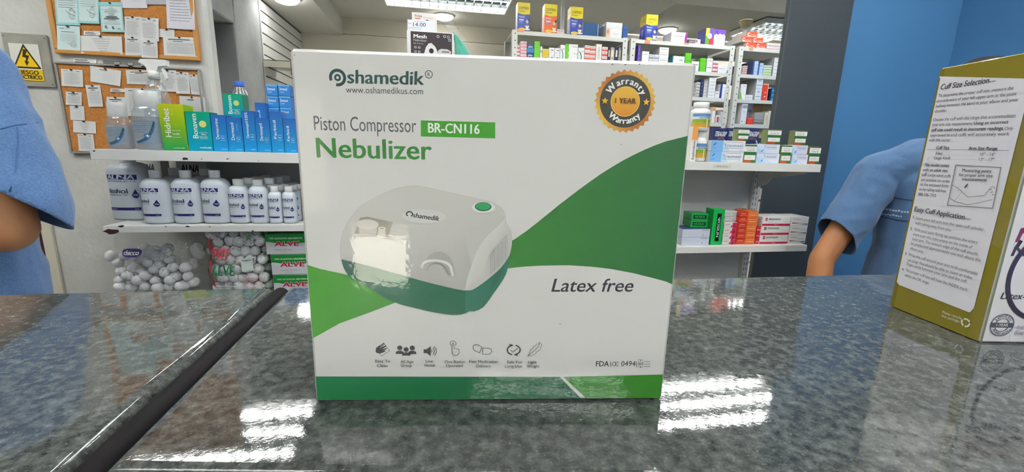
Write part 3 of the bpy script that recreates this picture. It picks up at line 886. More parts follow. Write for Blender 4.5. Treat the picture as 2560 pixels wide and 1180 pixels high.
# arrows and tick
a = N(*Q(1230, 173)); rr = 50 * .3125 * PX
F.ring(a[0], a[1], rr, 3.0 * PX, IC, 100, 255, 18, ry=40 * .3125 * PX); F.ring(a[0], a[1], rr, 3.0 * PX, IC, -80, 75, 18, ry=40 * .3125 * PX)
QP([(1195, 125), (1226, 131), (1204, 150)]); QP([(1264, 220), (1234, 214), (1256, 196)])
QL([(1205, 172), (1222, 190), (1262, 158)], 1.6)
# feather
QL([(1340, 222), (1360, 205), (1405, 168), (1430, 140), (1434, 110)], 1.0)
QL([(1345, 218), (1358, 190), (1362, 172), (1380, 160), (1392, 138), (1400, 145), (1414, 122), (1420, 128), (1436, 112), (1454, 126), (1452, 150), (1438, 155), (1442, 168), (1424, 184), (1418, 180), (1402, 205), (1372, 218), (1345, 222)], 0.9)
CAPC = c3(70, 70, 76)
for (t1, t2, xa, xb, xc, xd, ya, yb) in (('Easy To', 'Clean', 125, 243, 138, 223, 272, 308), ('All Age', 'Group', 326, 428, 328, 417, 276, 306), ('Low', 'Noise', 527, 586, 519, 600, 272, 304), ('One Button', 'Operated', 679, 842, 688, 823, 276, 306), ('Fast Medication', 'Delivery', 875, 1103, 931, 1047, 274, 309), ('Safe For', 'Long Use', 1175, 1297, 1158, 1295, 277, 310), ('Light', 'Weight', 1344, 1412, 1335, 1432, 277, 309)):
    NTX(F, t1, Q(xa, ya), Q(xb, ya), 6.4, CAPC, 0.008); NTX(F, t2, Q(xc, yb), Q(xd, yb), 6.4, CAPC, 0.008)
F.build('feature_icons', neb, 'box_card')
F = NF()
NTX(F, 'FDA', Q(1886, 306), Q(1990, 306), 12, c3(50, 48, 60), 0.02)
for x in (2005, 2211): QL([(x, 268), (x, 312)], 1.4)
for x in (2034, 2058):
    a = N(*Q(x, 287)); F.ring(a[0], a[1], 17 * .3125 * PX, 1.3 * PX, IC, 55, 305, 14)
QL([(2044, 287), (2066, 287)], 1.2)
NTX(F, '0494', Q(2088, 304), Q(2202, 304), 11.5, c3(50, 48, 60))
QL([(2226, 250), (2262, 250), (2262, 318), (2226, 318), (2226, 250)], 0.9, c3(110)); NTX(F, 'ISO', Q(2229, 296), Q(2260, 296), 6, c3(60), 0.03)
for x, y, s in ((2244, 258, 1), (2244, 312, -1)): QP([(x - 9, y + 5 * s), (x + 9, y + 5 * s), (x, y - 5 * s)], c3(90))
for y in (267, 287, 307): QL([(2270, y), (2320, y)], 0.9)
F.build('approval_marks', neb, 'box_card')
F = NF()
for (x, y) in ((1531, 161), (1563, 161.5), (1598, 160.5)): NP(F, [(x - 3, y + 1.5), (x, y - 1.5), (x + 3.5, y - 1.5), (x, y + 1.8)], c3(84))
for (x, y) in ((1400, 809), (1552, 361), (737, 138)): NP(F, [(x - 2, y), (x, y - 1.6), (x + 2, y + 0.4), (x, y + 1.6)], c3(130))
F.build('scuff_marks', neb, 'box_card')
# ================================================================== the olive cuff carton on the right
P0, P1 = at_z(2225, 765, ZC), at_z(2449, 857, ZC)        # far and near corner of its left side
cd_ = (P1 - P0); cw = cd_.length
CH = 0.308; CWD = 0.17
cu = cd_.normalized()                                     # towards the viewer
cn = Vector((cu.y, -cu.x, 0))                             # outward normal of the left side
if cn.x > 0: cn = -cn
cuff = empty('cuff_carton', (P1.x, P1.y, ZC)); tag(cuff, 'tall olive and white arm cuff carton at the right end of the counter', 'carton')
cr_ = -cn                                                  # rightwards along the front
def CL(u, w, v): p = -cu * (cw - u) + cr_ * w; return (p.x, p.y, v)
OLV, OLV2 = c3(136, 124, 34), c3(120, 108, 30)
CWHT = c3(226, 224, 230)
bmx = MB()
e = 0.0018
ring_ = lambda i, z: [CL(cw - e, i, z), CL(cw - i, e, z), CL(cw - i, CWD - e, z), CL(cw - e, CWD - i, z), CL(e, CWD - i, z), CL(i, CWD - e, z), CL(i, e, z), CL(e, i, z)]
rg = [ring_(e, 0.0004), ring_(0, 0.0004 + e), ring_(0, CH - e), ring_(e, CH)]
i0 = len(bmx.v)
for q in rg: bmx.v.extend(q)
for a in range(3):
    for b in range(8):
        b2 = (b + 1) % 8
        bmx.f.append((i0 + a * 8 + b, i0 + a * 8 + b2, i0 + (a + 1) * 8 + b2, i0 + (a + 1) * 8 + b))
        bmx.c.append(CWHT if b in (0, 1, 2, 4) else OLV); bmx.m.append(0)
bmx.f.append(tuple(i0 + b for b in reversed(range(8)))); bmx.c.append(OLV); bmx.m.append(0)
bmx.f.append(tuple(i0 + 24 + b for b in range(8))); bmx.c.append(OLV); bmx.m.append(0)
cb_ = bmx.build('carton_body', 'box_card', cuff)
_b = bmesh.new(); _b.from_mesh(cb_.data); bmesh.ops.recalc_face_normals(_b, faces=_b.faces[:]); _b.to_mesh(cb_.data); _b.free()
def SC(x, y):
    d = ray(x, y); p = CAM + d * ((P0 - CAM).dot(cn) / d.dot(cn)); return ((p - P0).dot(cu), p.z - ZC)
def SF(): return Face(lambda u, v, L: tuple(Vector(CL(u, 0, v)) + cn * L), cw, CH, 0.00006)
def STX(F, s, p, q, cap, col, bold=0.0, shear=0.0):
    a, b = SC(*p), SC(*q); t = SC(p[0], p[1] - cap)
    F.text(s, a[0], a[1], math.hypot(b[0] - a[0], b[1] - a[1]), t[1] - a[1], col, math.atan2(b[1] - a[1], b[0] - a[0]), bold, shear)
F = SF()
F.rect(0.0018, 0.001, cw - 0.0018, CH - 0.001, OLV)
F.rect(0.0, 0.001, 0.006, CH - 0.001, OLV2)
F.build('olive_panel', cuff, 'box_card')
F = SF(); F.k = 8
pq = [SC(*p) for p in ((2348, 192), (2353, 191), (2560, 161), (2563, 163), (2500, 470), (2438, 762), (2432, 779), (2424, 781), (2246, 711), (2243, 704))]
umax = max(SC(2436, 770)[0], SC(2424, 781)[0])
F.poly([SC(2350, 191), (umax - 0.003, CH - 0.027), (umax, CH - 0.030), (umax, SC(2433, 770)[1]), (umax - 0.003, SC(2424, 781)[1]), SC(2248, 712), SC(2243, 704), (SC(2243, 704)[0], SC(2347, 198)[1])], CWHT)
F.build('white_text_panel', cuff, 'box_card')
F = SF(); F.k = 12
TX, TXB = c3(96, 92, 104), c3(70, 62, 76)
def zz(x, y): return (2220 + x * 0.339, 120 + y * 0.339)     # first close-up
def zb(x, y): return (2200 + x * 0.3561, 480 + y * 0.3559)   # second close-up
STX(F, 'Cuff Size Selection', zz(388, 308), zz(745, 258), 12, TXB, 0.022, 0.12); F.line([SC(*zz(748, 250)), SC(*zz(800, 243))], 0.0006, TXB)
for s, a, b in (('To determine the proper cuff size, measure the', (374, 364), (928, 306)), ('circumference of your left upper arm at the point', (362, 402), (950, 348)), ('halfway between the bend at your elbow and your', (356, 440), (962, 392)), ('shoulder.', (349, 477), (438, 471)),
                ('Choose the cuff with the range that accommodates', (334, 540), (944, 510)), ('your arm size measurement.', (328, 576), (628, 567)), ('approved brand cuffs will accurately work', (314, 654), (898, 645)), ('with this model.', (306, 690), (464, 690)), ('Only', (864, 604), (926, 602)),
                ('Adult', (352, 788), (404, 790)), ('Large Adult', (344, 820), (462, 822)), ('10" - 14"', (682, 795), (792, 796)), ('13" - 17"', (674, 832), (784, 834)),
                ('Large adult cuffs', (300, 945), (466, 956)), ('are available for order', (248, 980), (460, 994)), ('on the enclosed form', (240, 1014), (446, 1030)), ('or by calling toll-free', (234, 1050), (430, 1066)), ('888-326-1313.', (226, 1088), (360, 1100))):
    STX(F, s, zz(*a), zz(*b), 7.0, TX)
for s, a, b in (('Using an incorrect', (636, 566), (890, 556)), ('cuff size could result in inaccurate readings.', (322, 616), (858, 604)), ('Cuff Size', (360, 745), (454, 747)), ('Arm Size Range', (598, 750), (810, 752)), ('This model comes', (272, 872), (456, 878)), ('with an adult size', (262, 908), (444, 916)), ('cuff.', (254, 943), (294, 945)), ('Measuring point', (552, 912), (770, 920)), ('for proper arm size', (530, 946), (778, 954)), ('measurement', (553, 976), (736, 984))):
    STX(F, s, zz(*a), zz(*b), 7.2, TXB, 0.022)
F.line([SC(*zz(294, 748)), SC(*zz(900, 756))], 0.0004, TX)
for k in range(20):
    for y, xa in ((790, 415), (824, 470)):
        x = xa + k * 12
        if x < 662: F.line([SC(*zz(x, y)), SC(*zz(x + 3, y))], 0.0004, TX)
fr = [(508, 864), (842, 882), (780, 1182), (446, 1160), (508, 864)]
F.line([SC(*zz(*p)) for p in fr], 0.0011, c3(120, 116, 122))
F.line([SC(*zz(*p)) for p in ((480, 1010), (520, 1030), (598, 1100), (718, 1088), (760, 1040), (780, 1020), (800, 1035))], 0.0006, c3(130))
F.line([SC(*zz(*p)) for p in ((462, 1104), (500, 1130), (590, 1156), (660, 1145), (780, 1118))], 0.0006, c3(130))
F.line([SC(*zz(*p)) for p in ((490, 1140), (560, 1050))], 0.0004, c3(170))
F.line([SC(*zz(*p)) for p in ((575, 1032), (596, 1002))], 0.0012, TXB); F.poly([SC(*zz(*p)) for p in ((570, 1034), (592, 1020), (580, 1012))], TXB)
for k in range(3): F.line([SC(*zz(760 + k * 8, 1046 + k * 20)), SC(*zz(775 + k * 8, 1042 + k * 18))], 0.0008, c3(130))
STX(F, 'Easy Cuff Application', zb(248, 134), zb(600, 194), 11, TXB, 0.022, 0.0); F.line([SC(*zb(604, 186)), SC(*zb(648, 193))], 0.0006, TXB)
for s, a, b in (('Insert your left arm into the open cuff cylinder', (260, 192), (734, 274)), ('with tubing away from you.', (255, 224), (508, 278)), ('With your palm facing up, position the artery', (246, 270), (694, 366)), ('mark over the main artery on the inside of', (240, 304), (655, 398)), ('your arm. The bottom edge of the cuff should', (232, 336), (690, 446)), ('be positioned approximately one inch above the', (224, 368), (714, 490)), ('elbow joint.', (218, 402), (312, 430)),
                ('Wrap the cuff around your arm to fit comfortably', (206, 446), (692, 586)), ('yet snug. You should be able to insert an index', (200, 484), (655, 614)), ('finger easily between your arm and the cuff.', (194, 512), (618, 640)), ('The proper cuff size will have the INDEX mark', (186, 556), (620, 698)), ('within the OK range.', (180, 590), (352, 650))):
    STX(F, s, zb(*a), zb(*b), 6.6, TX)
for s, p in (('1.', (238, 184)), ('2.', (220, 264)), ('3.', (184, 440)), ('4.', (162, 550))):
    STX(F, s, zb(*p), zb(p[0] + 14, p[1] + 3), 6.0, TXB, 0.03)
F.build('side_lettering', cuff, 'box_card')
F = SF(); F.k = 8
STX(F, 'Please recycle', zb(440, 850), zb(574, 896), 6, c3(232, 230, 214)); STX(F, 'this package.', zb(434, 876), zb(562, 918), 6, c3(232, 230, 214))
rc = SC(*zb(604, 918))
for k in range(3):
    a0 = 90 + 120 * k
    F.ring(rc[0], rc[1], 0.0042, 0.0017, c3(236, 234, 220), a0 - 40, a0 + 40, 6)
    t = math.radians(a0 - 46); F.poly([(rc[0] + 0.0042 * math.cos(t) + 0.0016 * math.cos(t + q), rc[1] + 0.0042 * math.sin(t) + 0.0016 * math.sin(t + q)) for q in (0.3, 2.4, 4.5)], c3(236, 234, 220))
F.build('recycle_mark', cuff, 'box_card')
# front of the cuff carton (only its left strip is in view)
def FR(x, y):
    d = ray(x, y); p = CAM + d * ((P1 - CAM).dot(cu) / d.dot(cu)); return ((p - P1).dot(cr_), p.z - ZC)
F = Face(lambda u, v, L: tuple(Vector(CL(cw, u, v)) + cu * L), CWD, CH, 0.00006); F.k = 4
RED, PUR = c3(140, 50, 92), c3(84, 60, 96)
F.rect(0.0, 0.001, 0.0022, CH - 0.001, c3(120, 130, 90))
def fx(x, y): return FR(*zb(x, y))
t0 = fx(980, 245); F.text('Traditional', t0[0], t0[1], 0.112, 0.0140, RED, 0, 0.03, 0.2)
t0 = fx(945, 350); F.text('Monitoring', t0[0], t0[1], 0.118, 0.0140, RED, 0, 0.03, 0.2)
t0 = fx(915, 448); F.text('Manual Unit', t0[0], t0[1], 0.110, 0.0098, PUR, 0, 0.02, 0.2)
cc = fx(1100, 590)
F.ring(cc[0] + 0.01, cc[1], 0.040, 0.0052, c3(62, 52, 72), 60, 300, 40, ry=0.048)
F.line([fx(948, 400), fx(990, 340)], 0.004, c3(62, 52, 72))
t0 = fx(842, 750); F.text('Latex-Free', t0[0], t0[1], 0.046, 0.0068, c3(72, 62, 84), 0, 0.006, 0.18)
sc2 = fx(854, 934); 
F.ring(sc2[0], sc2[1], 0.0128, 0.0008, c3(84, 84, 100)); F.ring(sc2[0], sc2[1], 0.0076, 0.0007, c3(84, 84, 100))
F.rect(sc2[0] - 0.0126, sc2[1] - 0.0028, sc2[0] + 0.0126, sc2[1] + 0.0028, c3(84, 86, 104))
F.text('1-YEAR', sc2[0], sc2[1] - 0.0014, 0.0130, 0.0029, c3(236), 0, 0.02, align='c')
F.arc_text('LIMITED', sc2[0], sc2[1], 0.0088, 90, 0.0030, c3(84, 84, 100), 0.0006, 0.01)
F.arc_text('WARRANTY', sc2[0], sc2[1], 0.0116, 270, 0.0028, c3(84, 84, 100), 0.0004, 0.01, inside=True)
t0 = fx(948, 958); F.text('Instructions in English and', t0[0], t0[1], 0.07, 0.0044, c3(150, 146, 158), 0, 0, 0.2)
t0 = fx(940, 996); F.text('Espanol included', t0[0], t0[1], 0.05, 0.0044, c3(150, 146, 158), 0, 0, 0.2)
F.build('front_lettering', cuff, 'box_card')

# ================================================================== shelving behind the counter
YS = 1.45                                                 # front edge of the near shelves
ZT, ZL, ZR, ZL3 = 1.271, 1.043, 0.950, 0.800
xl0 = x_on(225, YS, ZT); xr1 = x_on(2052, YS, ZT)
def shelf_board(label, x0, x1, z, lip, chips=(), group='white bracket shelves', depth=0.31):
    r = empty('shelf', ((x0 + x1) / 2, YS, z)); tag(r, label, 'shelf', group)
    w = (x1 - x0) / 2
    mb = MB(); mb.cbox(-w, w, 0.0, depth, -0.005, 0, 0.001); mb.build('board', 'shelf_white', r)
    mb = MB(); mb.cbox(-w, w, -0.003, 0.0, -lip, 0.0, 0.001); mb.build('front_lip', 'shelf_white', r)
    for (u, v, s) in chips:
        mb = MB()
        n = 9; pts = [(u - (x0 + x1) / 2 + s * random.uniform(0.6, 1.3) * math.cos(2 * math.pi * k / n), -0.0032, v * lip - lip + s * 0.5 * random.uniform(0.5, 1.2) * math.sin(2 * math.pi * k / n)) for k in range(n)]
        mb.face(pts); mb.build('paint_chip', 'rust', r)
    return r
chips = [(x_on(461, YS, ZT), 0.25, 0.010), (x_on(503, YS, ZT), 0.25, 0.003), (x_on(568, YS, ZT), 0.30, 0.004), (xl0 + 0.012, 0.82, 0.004), (x_on(645, YS, ZT), 0.2, 0.002)]
shelf_board('upper white shelf with chipped paint, left of the big carton, carrying sanitizers and blue cartons', xl0, 0.06, ZT, 0.031, chips)
xll = x_on(258, YS, ZL)
shelf_board('lower white shelf, left of the big carton, carrying the alcohol bottles', xll, 0.06, ZL, 0.020, [(xll + 0.022, 0.1, 0.020), (xll + 0.05, 0.97, 0.008), (x_on(470, YS, ZL), 0.9, 0.007), (x_on(525, YS, ZL), 0.85, 0.003), (x_on(632, YS, ZL), 0.1, 0.004), (x_on(416, YS, ZL), 0.9, 0.003)])
shelf_board('lowest white shelf under the cotton bags, left of the big carton', xll - 0.05, 0.06, ZL3, 0.020)
shelf_board('upper white shelf, right of the big carton, carrying ointment cartons', 0.075, xr1, ZT, 0.030)
xrr = x_on(2017, YS, ZR)
shelf_board('lower white shelf, right of the big carton, carrying red and green cartons', 0.075, xrr, ZR, 0.025)
def back_panel(label, x0, x1, z1, m):
    mb = MB(); mb.cbox(x0, x1, YS + 0.312, YS + 0.322, 0.02, z1, 0.001)
    return tag(mb.build('back_panel', m), label, 'panel', 'shelf back panels')
back_panel('white back panel behind the alcohol bottles', xl0 + 0.05, 0.065, ZT - 0.006, 'wall_paint')
pr1 = x_on(1893, YS + 0.31, 1.15)
back_panel('pale grey back panel behind the green and red cartons', 0.07, pr1, ZT - 0.006, 'panel_grey')
def upright(label, x, tags):
    r = empty('slotted_upright', (x, YS + 0.295, 0.0)); tag(r, label, 'upright', 'slotted steel uprights')
    mb = MB(); mb.cbox(-0.016, 0.016, 0.0, 0.016, 0.0, ZT - 0.006, 0.001); mb.build('channel', 'panel_grey', r)
    mb = MB()
    z = 0.55
    while z < ZT - 0.03:
        for dx in (-0.008, 0.006): mb.box(dx - 0.0014, dx + 0.0014, -0.0003, 0.0, z, z + 0.014)
        z += 0.026
    s = mb.build('slots', 'hole', r); s['kind'] = 'stuff'
    for (z, hh) in tags:
        mb = MB(); mb.cbox(0.017, 0.028, -0.004, -0.001, z, z + hh, 0.0005); mb.build('price_tag', 'white_plastic', r)
    return r
ux_ = x_on(1897, YS + 0.29, 1.21)
upright('slotted steel upright beside the dark column', ux_, ((1.10, 0.05), (1.03, 0.06), (0.98, 0.035), (0.86, 0.035)))
upright('slotted steel upright hidden behind the big carton', 0.09, ())
# end bracket under the right upper shelf
mb = MB()
prof = [(YS + 0.01, ZT - 0.028), (YS + 0.04, ZT - 0.040), (YS + 0.20, ZT - 0.066), (YS + 0.235, ZT - 0.098), (YS + 0.290, ZT - 0.118), (YS + 0.290, ZT - 0.006), (YS + 0.01, ZT - 0.006)]
a = [(xr1 - 0.030, y, z) for y, z in prof]; b = [(xr1 - 0.028, y, z) for y, z in prof]
mb.grid([a, b], None, 0, True, True, True)
tag(mb.build('shelf_bracket', 'shelf_white'), 'white tapered bracket under the free end of the right upper shelf', 'bracket')
# sticker on the right upper shelf lip
F = Face(lambda u, v, L: (x_on(1782, YS, ZT) + u, YS - 0.0034 - L, ZT - 0.022 + v), 0.075, 0.014, 0.0001)
F.R(0, 0, 1, 1, c3(214, 214, 206)); F.T('PREMIER CIRULA', 0.18, 0.3, 0.62, 0.36, c3(120))
tag(F.mb.build('shelf_sticker', 'ink'), 'pale paper sticker on the lip of the right upper shelf', 'sticker')

# ------------------------------------------------------------------ cartons, upper left shelf
YA = 1.475
def two_tone(t, b, y0=0.0):
    return lambda F: F.R(0.004, 0.003, 0.996, 0.997, b, t)
def hid(F):
    F.R(0.004, 0.003, 0.996, 0.45, c3(0, 150, 78), c3(120, 178, 20)); F.R(0.004, 0.45, 0.996, 0.997, c3(120, 178, 20), c3(190, 200, 20))
    F.TV('Hidribet', 0.40, 0.29, 0.62, 0.22, W_, 0.02)
    F.TV('5/5', 0.58, 0.76, 0.14, 0.13, c3(206, 214, 90))
    F.R(0.44, 0.43, 0.80, 0.437, W_); F.R(0.44, 0.285, 0.80, 0.292, W_); F.T('Loción', 0.46, 0.34, 0.28, 0.045, W_, 0.02)
    F.T('medihealth', 0.42, 0.04, 0.46, 0.028, c3(200, 230, 190)); F.disc(0.62 * F.w, 0.56 * F.h, 0.05 * F.w, 0.05 * F.w, c3(150, 190, 30))
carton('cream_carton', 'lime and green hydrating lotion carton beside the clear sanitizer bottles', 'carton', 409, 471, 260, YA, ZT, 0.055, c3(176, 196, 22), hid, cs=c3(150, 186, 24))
def bon(F):
    F.R(0.004, 0.003, 0.996, 0.997, c3(0, 152, 190), c3(0, 160, 116))
    F.TV('Bonaven', 0.44, 0.32, 0.62, 0.20, W_, 0.02)
    F.disc(0.68 * F.w, 0.69 * F.h, 0.15 * F.w, 0.15 * F.w, c3(214, 214, 124))
    F.R(0.50, 0.47, 0.84, 0.477, W_); F.R(0.50, 0.31, 0.84, 0.317, W_)
    F.T('Nino', 0.58, 0.405, 0.2, 0.04, W_, 0.02); F.T('Reparador', 0.50, 0.345, 0.34, 0.035, W_, 0.02); F.T('medihealth', 0.46, 0.07, 0.48, 0.035, W_, 0.03)
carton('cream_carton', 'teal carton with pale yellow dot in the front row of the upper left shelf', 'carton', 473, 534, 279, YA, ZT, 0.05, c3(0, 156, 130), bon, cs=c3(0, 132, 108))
def derm(txt, l=0.6, sm=''):
    def f(F):
        F.R(0.004, 0.003, 0.996, 0.997, c3(22, 152, 214), c3(38, 100, 178))
        F.TV(txt, 0.46, 0.34, l, 0.20, W_, 0.02)
        for y in (0.30, 0.42): F.R(0.55, y, 0.86, y + 0.008, c3(200, 226, 244))
        F.T('Crema', 0.57, 0.35, 0.26, 0.04, c3(220, 236, 248), 0.02); F.T('medihealth', 0.5, 0.05, 0.4, 0.03, c3(180, 220, 244))
        if sm: F.TV(sm, 0.74, 0.62, 0.2, 0.12, c3(120, 180, 226))
    return f
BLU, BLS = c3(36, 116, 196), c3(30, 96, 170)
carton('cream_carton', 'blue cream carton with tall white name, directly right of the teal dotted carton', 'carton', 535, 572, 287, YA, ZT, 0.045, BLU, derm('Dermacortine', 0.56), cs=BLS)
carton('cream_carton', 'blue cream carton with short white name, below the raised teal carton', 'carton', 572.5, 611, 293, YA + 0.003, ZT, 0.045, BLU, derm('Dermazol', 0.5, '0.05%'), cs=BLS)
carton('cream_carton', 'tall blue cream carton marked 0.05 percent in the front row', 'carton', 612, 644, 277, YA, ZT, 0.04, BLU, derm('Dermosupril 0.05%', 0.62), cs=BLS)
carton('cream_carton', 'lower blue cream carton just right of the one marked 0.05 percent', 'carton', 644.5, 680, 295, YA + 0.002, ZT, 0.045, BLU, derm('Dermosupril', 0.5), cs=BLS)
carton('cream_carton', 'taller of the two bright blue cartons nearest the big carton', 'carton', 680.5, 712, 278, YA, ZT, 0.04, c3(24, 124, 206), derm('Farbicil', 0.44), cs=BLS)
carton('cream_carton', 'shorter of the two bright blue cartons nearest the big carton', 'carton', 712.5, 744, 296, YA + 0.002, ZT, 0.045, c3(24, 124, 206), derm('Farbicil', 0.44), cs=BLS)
carton('cream_carton', 'teal carton at the base of the raised pair behind the blue cartons', 'carton', 563, 611, 0, 1.60, ZT, 0.05, c3(0, 156, 130), bon, cs=c3(0, 132, 108), h=0.09)
carton('cream_carton', 'teal carton raised above the blue cartons in front of the bottle with blue cap', 'carton', 563, 611, 243, 1.60, ZT + 0.0905, 0.05, c3(0, 156, 130), bon, cs=c3(0, 132, 108), h=0.095)
carton('cream_carton', 'dark blue carton half hidden behind the 0.05 percent carton', 'carton', 647, 673, 257, 1.57, ZT, 0.035, c3(42, 96, 172), derm('Dermazol', 0.5), cs=BLS)
def small_blue(F):
    F.R(0.01, 0.02, 0.99, 0.98, c3(44, 132, 204)); F.R(0.01, 0.86, 0.99, 0.98, c3(110, 176, 226))
    F.T('Dermosol', 0.12, 0.5, 0.66, 0.22, W_, 0.03); F.T('Crema', 0.14, 0.28, 0.36, 0.13, c3(210, 230, 246))
carton('cream_carton', 'small blue carton in the left twin stack beside the big carton', 'carton', 678, 706.5, 212, 1.60, ZT, 0.10, c3(44, 132, 204), small_blue, cs=BLS, n=6, group='twin stacks of small blue cartons')
carton('cream_carton', 'small blue carton in the right twin stack beside the big carton', 'carton', 707.5, 736, 212, 1.602, ZT, 0.10, c3(44, 132, 204), small_blue, cs=BLS, n=6, group='twin stacks of small blue cartons')

# ------------------------------------------------------------------ bottles
def bottle_profile(h, r, capr, caph, sh=0.30, fillet=0.006):
    zs = h * (1 - sh); zn = h - caph
    body = [(r * 0.80, 0.0), (r * 0.95, 0.002), (r, fillet + 0.002)]
    for k in range(0, 9):
        t = k / 8.0 * math.pi / 2
        body.append((capr * 0.9 + (r - capr * 0.9) * math.cos(t), zs + (zn - zs) * math.sin(t) * 0.96))
    body.append((capr * 0.9, zn))
    return body
def alcohol_bottle(label, xa, xb, yt, Y, zb, group, h=None, pct='70%', squash=0.72, art=True, proto=None, turn=-0.12, capf=0.36):
    x0, x1 = x_on(xa, Y, zb), x_on(xb, Y, zb)
    r = (x1 - x0) / 2
    if h is None: h = at_y((xa + xb) / 2, yt, Y).z - zb
    loc = ((x0 + x1) / 2, Y + r * squash, zb + 0.0004)
    if proto:
        o = copy_tree(proto); o.location = loc; tag(o, label, 'bottle', group); return o
    caph = h * 0.14; capr = r * capf
    root = empty('alcohol_bottle', loc); tag(root, label, 'bottle', group)
    mb = MB(); mb.lathe(bottle_profile(h, r, capr, caph), 36, sy=squash, power=0.82)
    mb.build('bottle_body', 'bottle_frost', root, True)
    mb = MB()
    n = 36
    rings = []
    for rr, z in ((capr * 1.0, h - caph), (capr * 1.02, h - caph * 0.05), (capr * 0.94, h), (capr * 0.5, h)):
        rings.append([((rr + (0.0006 if k % 2 else 0)) * math.cos(2 * math.pi * k / n), (rr + (0.0006 if k % 2 else 0)) * math.sin(2 * math.pi * k / n), z) for k in range(n)])
    mb.grid(rings, None, 0, True, True, True)
    o = mb.build('cap', 'cap_white', root); smooth_by_angle(o, 50)
    if art:
        def fn(u, v, L):
            t = -math.pi / 2 + turn + u / (r * 0.93)
            ca, sa = math.cos(t), math.sin(t)
            ca = math.copysign(abs(ca) ** 0.82, ca); sa = math.copysign(abs(sa) ** 0.82, sa)
            q = 1 + (L + 0.0003) / r
            return (r * q * ca, r * squash * q * sa, v)
        F = Face(fn, 2 * r, h, 0.00012)
        NV = c3(44, 38, 110); TXA = c3(52, 52, 84); wv = r * 2
        F.rect(-0.36 * wv, 0.605 * h, 0.36 * wv, 0.675 * h, NV, nu=10)
        F.text('ALNA', -0.30 * wv, 0.612 * h, 0.60 * wv, 0.055 * h, c3(206, 214, 224), 0, 0.05, 0.1)
        F.text('NACIONALES, C.A.', -0.34 * wv, 0.572 * h, 0.68 * wv, 0.018 * h, TXA, 0, 0.01)
        F.text('Alcohol', -0.34 * wv, 0.405 * h, 0.46 * wv, 0.062 * h, TXA, 0, 0.025)
        F.text('antiseptico al', -0.34 * wv, 0.372 * h, 0.44 * wv, 0.020 * h, TXA, 0, 0.0)
        du, dv = 0.28 * wv, 0.375 * h; rr = 0.042 * h
        F.poly([(du + rr * math.cos(math.radians(a)), dv + rr * math.sin(math.radians(a))) for a in range(160, 381, 20)] + [(du + rr * 0.5, dv + rr * 1.1), (du, dv + rr * 2.1), (du - rr * 0.5, dv + rr * 1.1)], NV)
        F.text(pct, du, dv - rr * 0.2, rr * 1.5, rr * 0.55, c3(220), 0, 0.02, align='c')
        F.rect(-0.36 * wv, 0.155 * h, 0.36 * wv, 0.195 * h, NV, nu=10)
        F.text('Contenido', -0.33 * wv, 0.165 * h, 0.22 * wv, 0.018 * h, c3(200, 206, 220)); F.text('ml', 0.22 * wv, 0.165 * h, 0.08 * wv, 0.018 * h, c3(200, 206, 220))
        F.build('printed_label', root)
    return root
YBt = 1.475
alcohol_bottle('largest frosted alcohol bottle at the left end of the lower shelf', 268, 371, 0, 1.545, ZL, 'alcohol bottles on the lower shelf', h=0.218, capf=0.33)
b5 = alcohol_bottle('medium alcohol bottle right beside the largest alcohol bottle', 352, 428, 427, YBt, ZL, 'alcohol bottles on the lower shelf', turn=-0.42)
alcohol_bottle('medium alcohol bottle in the middle of the three medium ones', 428.5, 502, 427, YBt, ZL, 'alcohol bottles on the lower shelf', turn=-0.22)
alcohol_bottle('medium alcohol bottle nearest the small alcohol bottles', 502.5, 574, 427, YBt, ZL, 'alcohol bottles on the lower shelf', turn=-0.42)
for k, (xa, xb, Yk) in enumerate(((402, 472, 1.60), (478, 548, 1.60))):
    alcohol_bottle(('left', 'right')[k] + ' medium alcohol bottle in the row behind the three medium ones', xa, xb, 0, Yk, ZL, 'alcohol bottles in the back row', proto=b5)
b2 = alcohol_bottle('small alcohol bottle, left one of the pair in the front row', 571, 623, 449, YBt, ZL, 'alcohol bottles on the lower shelf', squash=0.9, capf=0.52)
alcohol_bottle('small alcohol bottle, right one of the pair in the front row', 622, 670, 450, YBt, ZL, 'alcohol bottles on the lower shelf', squash=0.9, capf=0.52, turn=-0.18)
xs2 = b2.location.x; w2 = x_on(623, YBt, ZL) - x_on(571, YBt, ZL)
for row in range(1, 4):
    for cidx in range(2):
        o = copy_tree(b2); o.location = (xs2 + cidx * (w2 + 0.004) + 0.004 * row, YBt + w2 * 0.45 + row * (w2 + 0.003), ZL + 0.0004)
        tag(o, 'small alcohol bottle in the ' + ('left', 'right')[cidx] + ' column, ' + ('second', 'third', 'last')[row - 1] + ' row from the front', 'bottle', 'small alcohol bottles in back rows')
b1 = alcohol_bottle('smallest alcohol bottle, left one of the front pair beside the big carton', 671, 705, 467, YBt, ZL, 'alcohol bottles on the lower shelf', squash=0.95, capf=0.55)
alcohol_bottle('smallest alcohol bottle, right one of the front pair beside the big carton', 706, 741, 467, YBt, ZL, 'alcohol bottles on the lower shelf', squash=0.95, capf=0.55)
xs1 = b1.location.x; w1_ = x_on(705, YBt, ZL) - x_on(671, YBt, ZL)
for row in range(1, 5):
    for cidx in range(3):
        if cidx == 2 and row < 1: continue
        o = copy_tree(b1); o.location = (xs1 + cidx * (w1_ + 0.003) + 0.002 * row, YBt + w1_ * 0.5 + row * (w1_ + 0.003), ZL + 0.0004)
        tag(o, 'smallest alcohol bottle in the ' + ('left', 'middle', 'right')[cidx] + ' column, ' + ('second', 'third', 'fourth', 'last')[row - 1] + ' row from the front', 'bottle', 'smallest alcohol bottles in back rows')
def alna(F):
    F.T('ALNA', 0.12, 0.80, 0.62, 0.13, c3(50, 48, 84), 0.05, 0.1); F.T('NACIONALES', 0.14, 0.72, 0.6, 0.04, c3(90))
